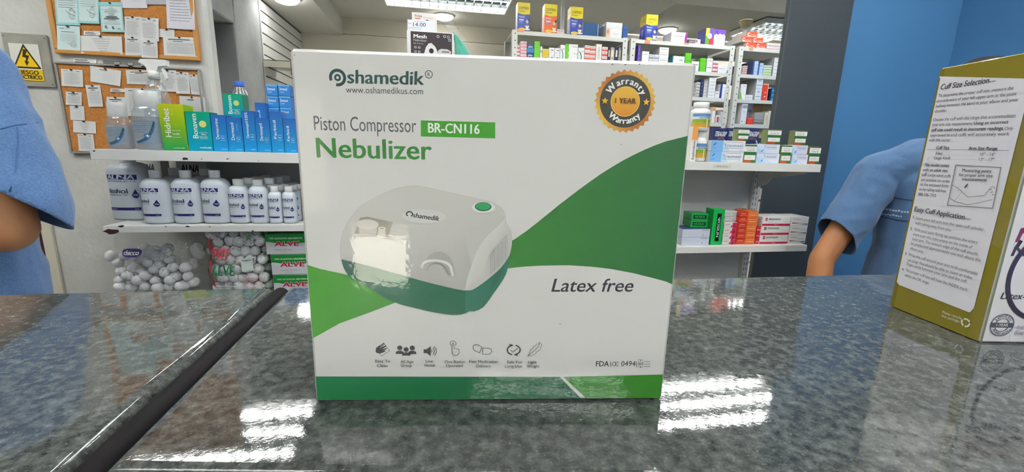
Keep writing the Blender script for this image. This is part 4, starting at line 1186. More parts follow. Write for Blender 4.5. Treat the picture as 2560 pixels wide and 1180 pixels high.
carton('shipping_carton', 'white lettered shipping carton behind the largest alcohol bottle', 'carton', 356, 418, 402, 1.70, ZL, 0.05, c3(206, 206, 202), alna)
carton('shipping_carton', 'white lettered shipping carton behind the medium alcohol bottles', 'carton', 456, 530, 404, 1.70, ZL, 0.05, c3(206, 206, 202), alna)

# clear sanitizer bottles with wrapped pumps
def sanitizer(label, xa, xb, ybody, ywrap, Y, big):
    x0, x1 = x_on(xa, Y, ZT), x_on(xb, Y, ZT); r = (x1 - x0) / 2
    hb = at_y((xa + xb) / 2, ybody, Y).z - ZT; hw = at_y((xa + xb) / 2, ywrap, Y).z - ZT
    root = empty('sanitizer_bottle', ((x0 + x1) / 2, Y + r * 0.7, ZT + 0.0004)); tag(root, label, 'bottle', 'clear hand sanitizer bottles')
    prof = [(r * 0.8, 0), (r * 0.96, 0.002), (r, 0.010)] + [(r * (1 - 0.025 * (k % 2)), 0.010 + (hb * 0.62 - 0.010) * k / 12) for k in range(1, 13)]
    for k in range(1, 7):
        t = k / 6 * math.pi / 2; prof.append((r * 0.34 + r * 0.66 * math.cos(t), hb * 0.62 + hb * 0.38 * math.sin(t)))
    mb = MB(); mb.lathe(prof, 32, sy=0.7, power=0.85); mb.build('bottle_body', 'clear_bottle', root, True)
    mb = MB(); mb.lathe([(q * 0.93, z * 0.97 + 0.002) for q, z in prof if z < hb * 0.8], 28, sy=0.7, power=0.85); mb.build('gel', 'gel', root, True)
    mb = MB(); mb.grid([[((r + 0.0004) * math.copysign(abs(math.cos(t)) ** 0.85, math.cos(t)), (r + 0.0004) * 0.7 * math.copysign(abs(math.sin(t)) ** 0.85, math.sin(t)), z) for t in [-math.pi / 2 + a * 0.11 for a in range(-9, 10)]] for z in (hb * 0.14, hb * 0.62)], None, 0, False); mb.build('label_film', 'label_blue', root, True)
    mb = MB(); mb.lathe([(r * 0.72, hb * 0.93), (r * 0.75, hb * 0.99), (r * 0.74, hw), (r * 0.70, hw + 0.001)], 24, sy=0.7, cap0=False); mb.build('pump_wrap', 'frost_wrap', root, True)
    mb = MB(); mb.lathe([(r * 0.30, hb * 0.98), (r * 0.30, hb + 0.012), (r * 0.10, hb + 0.013), (r * 0.10, hw - 0.012), (r * 0.26, hw - 0.011), (r * 0.26, hw - 0.004)], 16); mb.build('pump', 'white_plastic', root, True)
    def fn(u, v, L):
        t = -math.pi / 2 + u / r
        ca, sa = math.cos(t), math.sin(t)
        ca = math.copysign(abs(ca) ** 0.85, ca); sa = math.copysign(abs(sa) ** 0.85, sa)
        q = 1 + (L + 0.0005) / r
        return (r * q * ca, r * 0.7 * q * sa, v)
    F = Face(fn, 2 * r, hb, 0.0001)
    S1, S2, S3 = c3(40, 96, 70), c3(50, 78, 140), c3(110, 150, 190)
    for (o, col, wd) in ((0, S1, 0.0034), (0.006, S2, 0.003), (0.011, S3, 0.0018)):
        F.line([((-0.55 + 1.15 * t) * r + o * 0.4, hb * (0.17 + 0.03 * t + 0.42 * t ** 2.6) - o * 0.55) for t in [k / 10 for k in range(11)]], wd, col)
    cx_, cy_ = 0.14 * r, hb * 0.30
    F.disc(cx_, cy_, 0.17 * r, 0.17 * r, c3(60, 110, 170)); F.rect(cx_ - 0.10 * r, cy_ - 0.03 * r, cx_ + 0.10 * r, cy_ + 0.03 * r, W_); F.rect(cx_ - 0.03 * r, cy_ - 0.10 * r, cx_ + 0.03 * r, cy_ + 0.10 * r, W_)
    for k in range(6):
        F.text('hidratante antibacterial', -0.6 * r, hb * (0.60 - 0.045 * k), 1.2 * r, hb * 0.018, c3(90, 120, 150) if k % 2 else c3(70, 96, 120))
    F.build('printed_label', root)
sanitizer('smaller clear sanitizer bottle at the left end of the upper left shelf', 261, 326, 286, 256, 1.50, False)
sanitizer('larger clear sanitizer bottle beside the lime carton', 326, 407, 258, 226, 1.48, True)
# trigger spray bottle
Y_ = 1.66; xs = x_on(410, Y_, ZT)
sp = empty('spray_bottle', (xs, Y_, ZT + 0.0004)); tag(sp, 'clear spray bottle with white trigger head in front of the corkboard', 'bottle')
zn = at_y(400, 196, Y_).z - ZT; zt_ = at_y(400, 150, Y_).z - ZT
mb = MB(); mb.lathe([(0.034, 0), (0.040, 0.004), (0.041, zn * 0.45)] + [(0.014 + 0.027 * math.cos(k / 6 * math.pi / 2) , zn * 0.45 + zn * 0.5 * math.sin(k / 6 * math.pi / 2)) for k in range(1, 7)] + [(0.013, zn)], 26, sy=0.75); mb.build('bottle_body', 'clear_bottle', sp, True)
mb = MB(); mb.lathe([(0.016, zn - 0.004), (0.0165, zn + 0.020), (0.013, zn + 0.022)], 20); mb.build('collar', 'white_plastic', sp, True)
hd = zt_ - zn
prof = [(-0.014, zn + 0.02), (0.015, zn + 0.02), (0.020, zn + hd * 0.62), (0.044, zn + hd * 0.68), (0.046, zn + hd * 0.99), (0.0, zn + hd * 1.0), (-0.030, zn + hd * 0.96), (-0.036, zn + hd * 0.80), (-0.020, zn + hd * 0.68), (-0.014, zn + hd * 0.5)]
mb = MB(); mb.grid([[(x, -0.010, z) for x, z in prof], [(x, 0.010, z) for x, z in prof]], None, 0, True, True, True); mb.build('sprayer_head', 'white_plastic', sp)
mb = MB(); mb.grid([[(x, -0.005, z) for x, z in ((0.022, zn + hd * 0.66), (0.030, zn + hd * 0.64), (0.040, zn + 0.002), (0.036, zn - 0.006), (0.028, zn + hd * 0.4))], [(x, 0.005, z) for x, z in ((0.022, zn + hd * 0.66), (0.030, zn + hd * 0.64), (0.040, zn + 0.002), (0.036, zn - 0.006), (0.028, zn + hd * 0.4))]], None, 0, True, True, True); mb.build('trigger', 'white_plastic', sp)
mb = MB(); mb.tube([(0, 0, zn), (0.004, 0, zn * 0.5), (-0.006, 0, 0.01)], 0.002, 6); mb.build('dip_tube', 'white_plastic', sp, True)
# water bottle with blue cap
Y_ = 1.70; xs = x_on(600, Y_, ZT + 0.2); zc1 = at_y(598, 204, Y_).z - ZT; r_ = 0.036
wb_ = empty('water_bottle', (xs, Y_, ZT + 0.0004)); tag(wb_, 'clear plastic bottle with blue screw cap in front of the dark doorway', 'bottle')
pr = [(0.030, 0), (0.036, 0.006), (0.036, zc1 * 0.55)] + [(0.014 + 0.022 * math.cos(k / 6 * math.pi / 2) ** 0.8, zc1 * 0.55 + zc1 * 0.36 * (k / 6)) for k in range(1, 7)] + [(0.013, zc1 - 0.014)]
mb = MB(); mb.lathe(pr, 24); mb.build('bottle_body', 'glass_juice', wb_, True)
mb = MB(); mb.lathe([(0.0165, zc1 - 0.016), (0.0168, zc1 - 0.002), (0.0155, zc1), (0.006, zc1)], 24); o = mb.build('cap', 'blue_cap', wb_); smooth_by_angle(o)
F = Face(lambda u, v, L: (u, -0.036 * math.cos(u / 0.036) - L - 0.0006, v), 0.05, 0.05, 0.0002); F.disc(0.0, zc1 * 0.63, 0.017, 0.010, c3(222, 206, 130)); F.build('printed_label', wb_)

# ------------------------------------------------------------------ cotton bags and cotton boxes on the lowest shelf
bmi = bmesh.new(); bmesh.ops.create_icosphere(bmi, subdivisions=3, radius=1.0)
for v in bmi.verts: v.co *= 1 + 0.07 * noise.noise(v.co * 1.7)
for f in bmi.faces: f.smooth = True
ball_me = bpy.data.meshes.new('cotton_ball'); bmi.to_mesh(ball_me); bmi.free(); ball_me.materials.append(M['cotton'])
def balls(pts, label, group):
    for (x, y, z, s) in pts:
        o = link_mesh('cotton_ball', ball_me, None, (x, y, z)); o.rotation_euler = (random.uniform(0, 6), random.uniform(0, 6), random.uniform(0, 6))
        o.scale = (s, s * random.uniform(0.85, 1.0), s * random.uniform(0.80, 1.0))
        tag(o, label, 'cotton ball', group)
def bag(name, label, x0, x1, z0, z1, Y, dep, bulge_top=0.4, rows=10, cols=12):
    def prof(u, v):
        e = (1 - abs(2 * u - 1) ** 4) * (math.sin(math.pi * min(1, v * 1.25 + 0.12)) if v < 0.55 else 1 - (v - 0.55) / 0.45 * (1 - bulge_top) if v < 1 else bulge_top)
        return max(e, 0.02)
    def P(u, v, side):
        k = noise.noise(Vector((u * 5, v * 5, side * 3.0))) * 0.006
        wob = 0.006 * math.sin(v * 19) * (abs(2 * u - 1) ** 6) * (1 if u > 0.5 else -1)
        return (x0 + (x1 - x0) * u + wob, Y + dep / 2 + side * (dep / 2 * prof(u, v) + k), z0 + (z1 - z0) * v)
    mb = MB()
    for side in (-1, 1):
        rows_ = [[P(i / cols, j / rows, side) for i in range(cols + 1)] for j in range(rows + 1)]
        mb.grid(rows_ if side < 0 else [list(reversed(q)) for q in rows_], None, 0, False)
    o = mb.build(name, 'clear_film', None, True)
    tag(o, label, 'bag')
    return o, P
# red, green and white lettered bag
xa, xb = x_on(501, 1.47, 0.92), x_on(664, 1.47, 0.92)
bg1, PB = bag('cotton_bag', 'clear bag of cotton balls with red and green lettering', xa, xb, ZL3 + 0.001, 1.028, 1.462, 0.13, 0.62)
pts = []
for layer, yy in ((0, 1.512), (1, 1.546)):
    for j in range(7):
        for i in range(5):
            pts.append((xa + 0.024 + (xb - xa - 0.046) * (i + (0.5 if (j + layer) % 2 else 0.0)) / 4.6 + random.uniform(-.004, .004), yy + random.uniform(-.004, .004), ZL3 + 0.022 + j * 0.031 + random.uniform(-.003, .003), random.uniform(0.0180, 0.0205)))
balls(pts, 'white cotton ball inside the red and green lettered bag', 'cotton balls in the lettered bag')
bwid, bhei = xb - xa, 1.028 - ZL3 - 0.001
def bfn(u, v, L):
    p = PB(min(max(u / bwid, 0), 1), min(max(v / bhei, 0), 1), -1); return (p[0], p[1] - 0.0012 - L, p[2])
F = Face(bfn, bwid, bhei, 0.00015)
RD, GR = c3(206, 62, 76), c3(34, 128, 84)
def bz(x, y): return ((x - 1225) / (1985 - 1225), 1 - (y - 55) / (735 - 55) )
L0 = [(0.05 + 0.02 * math.sin(v * 9), v) for v in [k / 12 for k in range(13)]]
for (a, b) in zip(L0, L0[1:]):
    F.k = 1; F.poly([(a[0] * bwid, a[1] * bhei), ((a[0] + 0.075) * bwid, a[1] * bhei), ((b[0] + 0.075) * bwid, b[1] * bhei), (b[0] * bwid, b[1] * bhei)], RD)
F.T('Motas', 0.075, 0.605, 0.36, 0.15, RD, 0.03, 0.25); F.T('de algodon', 0.20, 0.545, 0.20, 0.022, RD)
F.T('ALVE', 0.12, 0.325, 0.40, 0.125, GR, 0.04)
for s, y, w in (('70 MOTAS', 0.215, 0.22), ('de limpieza y suaves', 0.165, 0.38), ('algodon hidrofilo', 0.12, 0.33), ('para diferentes usos', 0.075, 0.38)): F.T(s, 0.13, y, w, 0.026, c3(70, 86, 84))
for k in range(9): F.T('algodon absorbente esterilizado', 0.615 + 0.01 * (k % 2), 0.265 - 0.026 * k, 0.26, 0.014, c3(216, 110, 116))
F.R(0.63, 0.375, 0.80, 0.57, c3(214, 224, 218))
for k in range(13): F.R(0.645, 0.385 + k * 0.0135, 0.785, 0.385 + k * 0.0135 + (0.008 if k % 3 else 0.005), c3(60, 120, 96))
cxm, cym, rm_ = 0.755 * bwid, 0.855 * bhei, 0.075 * bwid
for k in range(4):
    a0 = math.radians(45 + 90 * k)
    c_, s_ = math.cos(a0), math.sin(a0)
    F.line([(cxm, cym), (cxm + rm_ * 1.35 * c_, cym + rm_ * 1.35 * s_)], 0.0012, GR)
    F.line([(cxm + rm_ * 1.3 * math.cos(a0 - 0.45), cym + rm_ * 1.3 * math.sin(a0 - 0.45)), (cxm + rm_ * 0.25 * c_, cym + rm_ * 0.25 * s_), (cxm + rm_ * 1.3 * math.cos(a0 + 0.45), cym + rm_ * 1.3 * math.sin(a0 + 0.45)), (cxm + rm_ * 1.3 * math.cos(a0 - 0.45), cym + rm_ * 1.3 * math.sin(a0 - 0.45))], 0.0012, c3(50, 84, 70))
F.text('A', cxm, cym - rm_ * 0.35, None, rm_ * 0.8, GR, 0, 0.05, align='c')
F.build('printed_label', bg1)
# loose clear bag with the small violet logo
xa, xb = x_on(262, 1.49, 0.92), x_on(495, 1.49, 0.92)
bg2, PB2 = bag('cotton_bag', 'loose clear bag of cotton balls with violet logo', xa, xb, ZL3 + 0.001, 1.026, 1.475, 0.14, 0.14)
pts = []
for (px, py) in ((278, 640), (295, 655), (312, 640), (355, 645), (375, 632), (395, 640), (418, 630), (345, 662), (368, 655), (400, 660), (425, 648), (432, 668), (335, 670), (385, 672), (365, 688), (412, 680), (320, 690), (300, 700), (345, 700), (390, 700), (425, 700), (440, 690), (300, 715), (330, 718), (362, 716), (395, 718), (425, 716), (465, 668), (470, 690), (462, 712), (485, 705), (305, 678), (450, 715), (405, 640), (355, 675)):
    yy = 1.525 + random.uniform(-.008, .008); p = at_y(px, py, yy)
    pts.append((p.x, yy, max(p.z, ZL3 + 0.022), random.uniform(0.0165, 0.0195)))
for i in range(22): pts.append((random.uniform(xa + 0.05, xb - 0.03), 1.556 + random.uniform(-.006, .006), ZL3 + 0.02 + random.uniform(0, 0.13), random.uniform(0.018, 0.022)))
balls(pts, 'white cotton ball inside the loose violet-logo bag', 'cotton balls in the loose bag')
bw2, bh2 = xb - xa, 1.026 - ZL3 - 0.001
def bfn2(u, v, L):
    p = PB2(min(max(u / bw2, 0), 1), min(max(v / bh2, 0), 1), -1); return (p[0], p[1] - 0.0012 - L, p[2])
F = Face(bfn2, bw2, bh2, 0.00015)
lc = at_y(328, 633, 1.49); lu, lv = (lc.x - xa), (lc.z - ZL3)
F.poly([(lu + 0.029 * math.copysign(abs(math.cos(t)) ** 0.6, math.cos(t)), lv + 0.0125 * math.copysign(abs(math.sin(t)) ** 0.8, math.sin(t))) for t in [2 * math.pi * k / 24 for k in range(24)]], c3(58, 44, 128))
F.text('chicco', lu, lv - 0.006, 0.046, 0.0125, W_, 0, 0.05, align='c'); F.disc(lu + 0.001, lv + 0.0085, 0.0014, 0.0014, c3(214, 50, 60), 8)
F.build('printed_logo', bg2)
# cotton boxes
def alve(F):
    GN = c3(28, 132, 52)
    F.P([(0.005, 0.995), (0.995, 0.995), (0.995, 0.60), (0.5, 0.50), (0.25, 0.54), (0.12, 0.60), (0.005, 0.62)], GN)
    F.T('100% ALGODON ABSORBENTE', 0.08, 0.74, 0.70, 0.075, c3(226, 240, 226), 0.02)
    F.T('ALVE', 0.17, 0.40, 0.54, 0.22, W_, 0.09, 0.1); F.T('ALVE', 0.18, 0.405, 0.52, 0.205, c3(190, 30, 66), 0.05, 0.1)
    F.T('contenido neto 100 g', 0.18, 0.20, 0.36, 0.05, c3(120)); F.T('hidrofilo', 0.26, 0.10, 0.18, 0.04, c3(150))
for k, (xa_, lb) in enumerate(((686, 'green and white cotton box at the bottom of the stack beside the big carton'), (680, 'green and white cotton box in the middle of the stack beside the big carton'), (666, 'green and white cotton box on top of the stack beside the big carton'))):
    carton('cotton_box', lb, 'carton', xa_, xa_ + 118, 0, 1.474 + 0.002 * k, ZL3 + k * 0.0697, 0.11, c3(206, 208, 212), alve, cs=c3(28, 132, 52), ct=c3(28, 132, 52), h=0.0694)

# ------------------------------------------------------------------ cartons, upper right shelf
def trau(small=False):
    def f(F):
        F.R(0.004, 0.01, 0.35, 0.99, c3(126, 184, 236)); F.P([(0.35, 0.01), (0.55, 0.01), (0.46, 0.5), (0.35, 0.99)], c3(196, 222, 244))
        F.T('Traumeel', 0.38, 0.42, 0.54, 0.26, c3(84, 112, 160), 0.0)
        F.R(0.37, 0.86, 0.93, 0.885, c3(80, 84, 110)); F.R(0.37, 0.28, 0.93, 0.30, c3(80, 84, 110))
        F.P([(0.05, 0.50), (0.11, 0.72), (0.145, 0.86), (0.13, 0.66), (0.09, 0.56)], c3(40, 92, 164)); F.T('Heel', 0.05, 0.24, 0.10, 0.08, c3(60, 110, 180), 0.02); F.T('S', 0.94, 0.42, 0.02, 0.1, GREY)
        F.T('50 g', 0.86, 0.12, 0.06, 0.06, GREY)
    def g(F):
        F.P([(0.005, 0.01), (0.42, 0.01), (0.005, 0.75)], c3(176, 212, 244)); F.P([(0.42, 0.01), (0.75, 0.01), (0.005, 0.99), (0.005, 0.75)], c3(210, 224, 246))
        F.T('Traumeel', 0.30, 0.60, 0.55, 0.20, c3(110, 124, 170)); F.R(0.28, 0.90, 0.88, 0.915, c3(100)); F.R(0.28, 0.48, 0.88, 0.492, c3(100))
        F.P([(0.18, 0.12), (0.25, 0.34), (0.29, 0.44), (0.28, 0.28), (0.23, 0.18)], c3(50, 84, 150))
    return g if small else f
TW = c3(232, 234, 240)
carton('ointment_carton', 'long white and blue ointment carton, lower of the pair beside the white bottles', 'carton', 1772, 1857, 369, YA, ZT, 0.035, TW, trau(), h=0.0404)
carton('ointment_carton', 'long white and blue ointment carton, upper of the pair beside the white bottles', 'carton', 1776, 1862, 340, YA, ZT + 0.0405, 0.035, TW, trau(), h=0.040)
carton('ointment_carton', 'pale blue carton, lower of the middle pair on the upper right shelf', 'carton', 1889, 1947, 377, YA, ZT, 0.07, c3(226, 232, 244), trau(True), h=0.0360)
carton('ointment_carton', 'pale blue carton, upper of the middle pair on the upper right shelf', 'carton', 1890, 1948, 351, YA + 0.002, ZT + 0.0362, 0.07, c3(222, 228, 242), trau(True), h=0.0355)
carton('ointment_carton', 'pale lilac carton, lower of the pair nearest the shelf end', 'carton', 1978, 2018, 378, YA, ZT, 0.09, c3(226, 228, 244), trau(True), h=0.0360)
carton('ointment_carton', 'pale lilac carton, upper of the pair nearest the shelf end', 'carton', 1978, 2018, 351, YA + 0.002, ZT + 0.0362, 0.09, c3(222, 224, 240), trau(True), h=0.0355)
def homeo(F):
    F.R(0.01, 0.80, 0.99, 0.99, c3(64, 96, 50)); F.R(0.0, 0.62, 1.0, 0.92, c3(238, 238, 232)); F.T('HOMEOPATICO', 0.14, 0.80, 0.7, 0.05, GREY); F.T('Arnica 30', 0.2, 0.68, 0.6, 0.06, c3(90), 0.02)
    F.R(0.01, 0.44, 0.99, 0.60, c3(44, 112, 56)); F.R(0.06, 0.16, 0.94, 0.43, c3(234, 234, 228)); F.T('glóbulos', 0.28, 0.28, 0.4, 0.05, c3(160)); F.R(0.01, 0.01, 0.60, 0.13, c3(196, 84, 40)); F.R(0.60, 0.01, 0.99, 0.13, c3(60, 110, 50))
OLG = c3(120, 130, 86)
for (xa_, xb_, yt_, zb_, dY, lb) in ((1857, 1888, 362, ZT, 0, 'between the long ointment cartons and the middle pair'), (1843, 1871, 322, ZT + 0.0812, 0.004, 'on top of the long ointment cartons'), (1916, 1950, 323, ZT + 0.0725, 0.004, 'on top of the middle pale blue cartons'), (1949, 1975, 363, ZT, 0, 'between the middle pair and the lilac pair'), (1984, 2014, 326, ZT + 0.0725, 0.004, 'on top of the lilac cartons'), (2019, 2047, 366, ZT, 0, 'last at the free end of the shelf')):
    carton('remedy_carton', 'small green and white remedy carton ' + lb, 'carton', xa_, xb_, yt_, YA + dY, zb_, 0.03, OLG, homeo, group='green and white remedy cartons')
def tera(F):
    F.R(0.01, 0.01, 0.99, 0.99, c3(44, 50, 96)); F.T('TERAGRIP', 0.06, 0.76, 0.88, 0.13, c3(226, 228, 236), 0.04, 0.25); F.T('FORTE DIA', 0.34, 0.67, 0.5, 0.05, c3(190, 150, 90)); F.ring(0.3 * F.w, 0.45 * F.h, 0.7 * F.w, 0.006, c3(206, 208, 220), -70, 40)
for (xa_, xb_, lb) in ((1776, 1809, 'leftmost of three, above the long ointment cartons'), (1810, 1843, 'middle of three, above the long ointment cartons'), (1855, 1888, 'rightmost of three, behind a remedy carton')):
    carton('cold_remedy_carton', 'navy cold remedy carton, ' + lb, 'carton', xa_, xb_, 320, 1.58, ZT, 0.03, c3(44, 50, 96), tera, group='navy cold remedy cartons')
def euph(F):
    F.R(0.0, 0.62, 1.0, 1.0, c3(240, 160, 84)); F.TV('Euphorbium', 0.72, 0.06, 0.54, 0.46, c3(90, 84, 90))
carton('spray_carton', 'narrow white and orange carton with vertical name beside the white bottles', 'carton', 1724, 1738, 316, YA, ZT, 0.03, c3(232, 230, 226), euph)
carton('small_carton', 'small navy carton behind the middle pale blue cartons', 'carton', 1886, 1912, 345, 1.59, ZT, 0.04, c3(42, 52, 84), lambda F: F.T('forte', 0.2, 0.7, 0.6, 0.1, W_, 0.03))
def pill_bottle(label, xa, xb, yt, Y, zb, h=None):
    x0, x1 = x_on(xa, Y, zb), x_on(xb, Y, zb); r = (x1 - x0) / 2
    if h is None: h = at_y((xa + xb) / 2, yt, Y).z - zb
    root = empty('pill_bottle', ((x0 + x1) / 2, Y + r, zb + 0.0004)); tag(root, label, 'bottle', 'white supplement bottles')
    mb = MB(); mb.lathe([(r * 0.9, 0), (r, 0.003), (r, h * 0.66), (r * 0.96, h * 0.71), (r * 0.76, h * 0.77), (r * 0.72, h * 0.82)], 28); mb.build('bottle_body', 'white_plastic', root, True)
    mb = MB(); n = 32
    mb.grid([[((q + (0.0004 if k % 2 else 0)) * math.cos(2 * math.pi * k / n), (q + (0.0004 if k % 2 else 0)) * math.sin(2 * math.pi * k / n), z) for k in range(n)] for q, z in ((r * 0.76, h * 0.80), (r * 0.78, h * 0.81), (r * 0.78, h * 0.985), (r * 0.73, h), (r * 0.2, h))], None, 0, True, True, True)
    o = mb.build('cap', 'white_plastic', root); smooth_by_angle(o, 50)
    F = Face(lambda u, v, L: ((r + L) * math.sin(u / r), -(r + L) * math.cos(u / r), v), 2 * r, h, 0.0002)
    F.rect(-1.4 * r, 0.08 * h, 1.4 * r, 0.60 * h, c3(226, 230, 232), nu=14)
    F.rect(-1.35 * r, 0.49 * h, 1.35 * r, 0.60 * h, c3(96, 140, 190), nu=14)
    F.rect(-1.35 * r, 0.12 * h, 1.35 * r, 0.40 * h, c3(222, 150, 60), c3(84, 168, 50), nu=14)
    F.text('MULTI VITAMINS', -0.6 * r, 0.42 * h, 1.2 * r, 0.05 * h, c3(50, 70, 60), 0, 0.02); F.text('caplets', -0.3 * r, 0.3 * h, 0.6 * r, 0.03 * h, c3(60, 90, 40))
    F.rect(0.12 * r, 0.12 * h, 0.3 * r, 0.40 * h, c3(226, 214, 150), nu=2)
    F.build('printed_label', root)
pill_bottle('white supplement bottle with green and orange label, standing on the shelf', 1737, 1769, 328, 1.482, ZT)
hb_ = at_y(1753, 328, 1.482).z - ZT
pill_bottle('white supplement bottle stacked on another one', 1739, 1782, 254, 1.474, ZT + hb_ + 0.001)

# ------------------------------------------------------------------ cartons, lower right shelf
def wave(F):
    F.line([(F.w * k / 12, F.h * (0.5 + 0.22 * math.sin(k * 0.9))) for k in range(13)], 0.0009, c3(196, 204, 222)); F.line([(F.w * k / 12, F.h * (0.4 + 0.22 * math.sin(k * 0.9 + 0.8))) for k in range(13)], 0.0009, c3(204, 212, 228))
    F.T('AMOXICILIN', 0.68, 0.80, 0.28, 0.10, c3(80, 84, 110), 0.01); F.disc(0.75 * F.w, 0.25 * F.h, 0.0018, 0.0018, c3(60, 60, 100))
carton('tablet_carton', '', 'carton', 1703, 1772, 573, YA, ZR, 0.09, c3(206, 212, 230), wave, ct=c3(60, 80, 120), n=2, labels=['pale blue wave-patterned carton, lower of two on the lower right shelf', 'pale blue wave-patterned carton with navy top, upper of two on the lower right shelf'], group='pale blue wave-patterned cartons')
GRN = c3(22, 158, 74)
def nio(F):
    F.R(0.12, 0.25, 0.86, 0.78, c3(14, 30, 22)); F.T('NIOSILIN', 0.2, 0.36, 0.58, 0.3, c3(60, 180, 100), 0.03)
def niov(F):
    F.R(0.36, 0.10, 0.72, 0.88, c3(12, 20, 18)); F.text('NIOSILIN', 0.44 * F.w, 0.80 * F.h, 0.58 * F.h, 0.20 * F.w, c3(200, 230, 210), -math.pi / 2, 0.02); F.R(0.42, 0.78, 0.70, 0.86, c3(12, 20, 18))
zs_ = at_y(1740, 573, YA).z
zz2 = ZR + (zs_ - ZR) + 0.0008
carton('antibiotic_carton', '', 'carton', 1727, 1768, 0, YA + 0.03, zz2, 0.07, GRN, nio, cs=c3(18, 130, 60), n=2, h=0.056, labels=['green carton lying flat, lower of two on the wave-patterned cartons', 'green carton lying flat, upper of two on the wave-patterned cartons'], group='green antibiotic cartons', rz=-0.12)
carton('antibiotic_carton', 'green carton standing upright with black vertical band', 'carton', 1775, 1803, 523, YA, ZR, 0.05, c3(20, 176, 82), niov, cs=c3(18, 130, 60))
def pnk(F):
    F.R(0.62, 0.02, 0.99, 0.98, c3(206, 48, 74)); F.R(0.74, 0.02, 0.82, 0.5, c3(70, 50, 120)); F.P([(0.46, 0.2), (0.60, 0.1), (0.60, 0.6)], c3(196, 44, 70)); scribble(F, 0.06, 0.4, 0.55, 0.12, c3(160))
carton('tablet_carton', 'white and crimson carton in the stack beside the upright green carton', 'carton', 1805, 1838, 556, YA, ZR, 0.08, c3(224, 222, 218), pnk, n=4, group='white and crimson cartons by the green one')
def redc(F): F.R(0.05, 0.30, 0.95, 0.42, c3(232, 120, 96)); scribble(F, 0.2, 0.8, 0.62, 0.14, c3(236, 170, 150))
carton('tablet_carton', 'red carton in the stack left of the orange stack', 'carton', 1839, 1860, 530, YA + 0.004, ZR, 0.08, c3(206, 58, 40), redc, n=6, group='stacked red cartons on the lower right shelf')
carton('tablet_carton', 'orange carton in the stack in front of the slotted upright', 'carton', 1861, 1886, 528, YA, ZR, 0.08, c3(228, 116, 56), lambda F: (F.R(0.04, 0.70, 0.96, 0.78, c3(240, 160, 100)), scribble(F, 0.15, 0.85, 0.35, 0.14, c3(242, 190, 150))), n=5, group='stacked orange cartons')
carton('tablet_carton', 'narrow crimson carton between the orange stack and the lettered white cartons', 'carton', 1887, 1897, 566, YA + 0.004, ZR, 0.08, c3(196, 40, 60), lambda F: scribble(F, 0.1, 0.9, 0.3, 0.2, c3(230, 160, 170)), n=3, group='narrow crimson cartons')
def trom(F):
    F.R(0.005, 0.02, 0.995, 0.24, c3(186, 42, 70)); F.R(0.10, 0.56, 0.17, 0.90, c3(170, 30, 60)); F.T('t', 0.125, 0.64, 0.025, 0.2, W_, 0.04); F.T('TRONTAGNON', 0.21, 0.66, 0.42, 0.17, c3(70), 0.02); F.T('500mg', 0.2, 0.42, 0.1, 0.06, c3(170)); F.T('10 tabletas', 0.76, 0.44, 0.18, 0.06, c3(170)); F.T('Elmor', 0.44, 0.09, 0.14, 0.09, c3(244, 220, 226))
carton('tablet_carton', '', 'carton', 1898, 1968, 542, YA, ZR, 0.09, c3(228, 226, 222), trom, n=3, group='white cartons with crimson bottom band', labels=['white carton with crimson band and small square logo, ' + w for w in ('bottom of its stack of three', 'middle of its stack of three', 'top of its stack of three')])
def diclo(F):
    F.T('Diclofenac', 0.12, 0.66, 0.42, 0.13, c3(110), 0.0); F.P([(0.08, 0.36), (0.6, 0.30), (0.08, 0.24)], c3(150, 50, 84)); F.P([(0.96, 0.24), (0.45, 0.20), (0.96, 0.12)], c3(60, 64, 120)); scribble(F, 0.6, 0.9, 0.5, 0.05, c3(170))
carton('tablet_carton', '', 'carton', 1969, 2013, 542, YA + 0.003, ZR, 0.09, c3(226, 226, 222), diclo, n=3, group='white cartons with purple swooshes', labels=['white carton with purple and navy swooshes by the dark column, ' + w for w in ('bottom of three', 'middle of three', 'top of three')])
o1 = carton('tablet_carton', '', 'carton', 1806, 1848, 0, YA + 0.02, at_y(1822, 556, YA).z + 0.0012, 0.05, c3(196, 198, 198), lambda F: (scribble(F, 0.06, 0.45, 0.6, 0.1, c3(150)), F.R(0.55, 0.2, 0.92, 0.8, c3(180))), n=2, h=0.040, rz=-0.0, labels=['grey-white printed carton lying under another on the crimson stack', 'grey-white printed carton topmost on the crimson stack'], group='grey-white cartons on the crimson stack', gap=0.001)

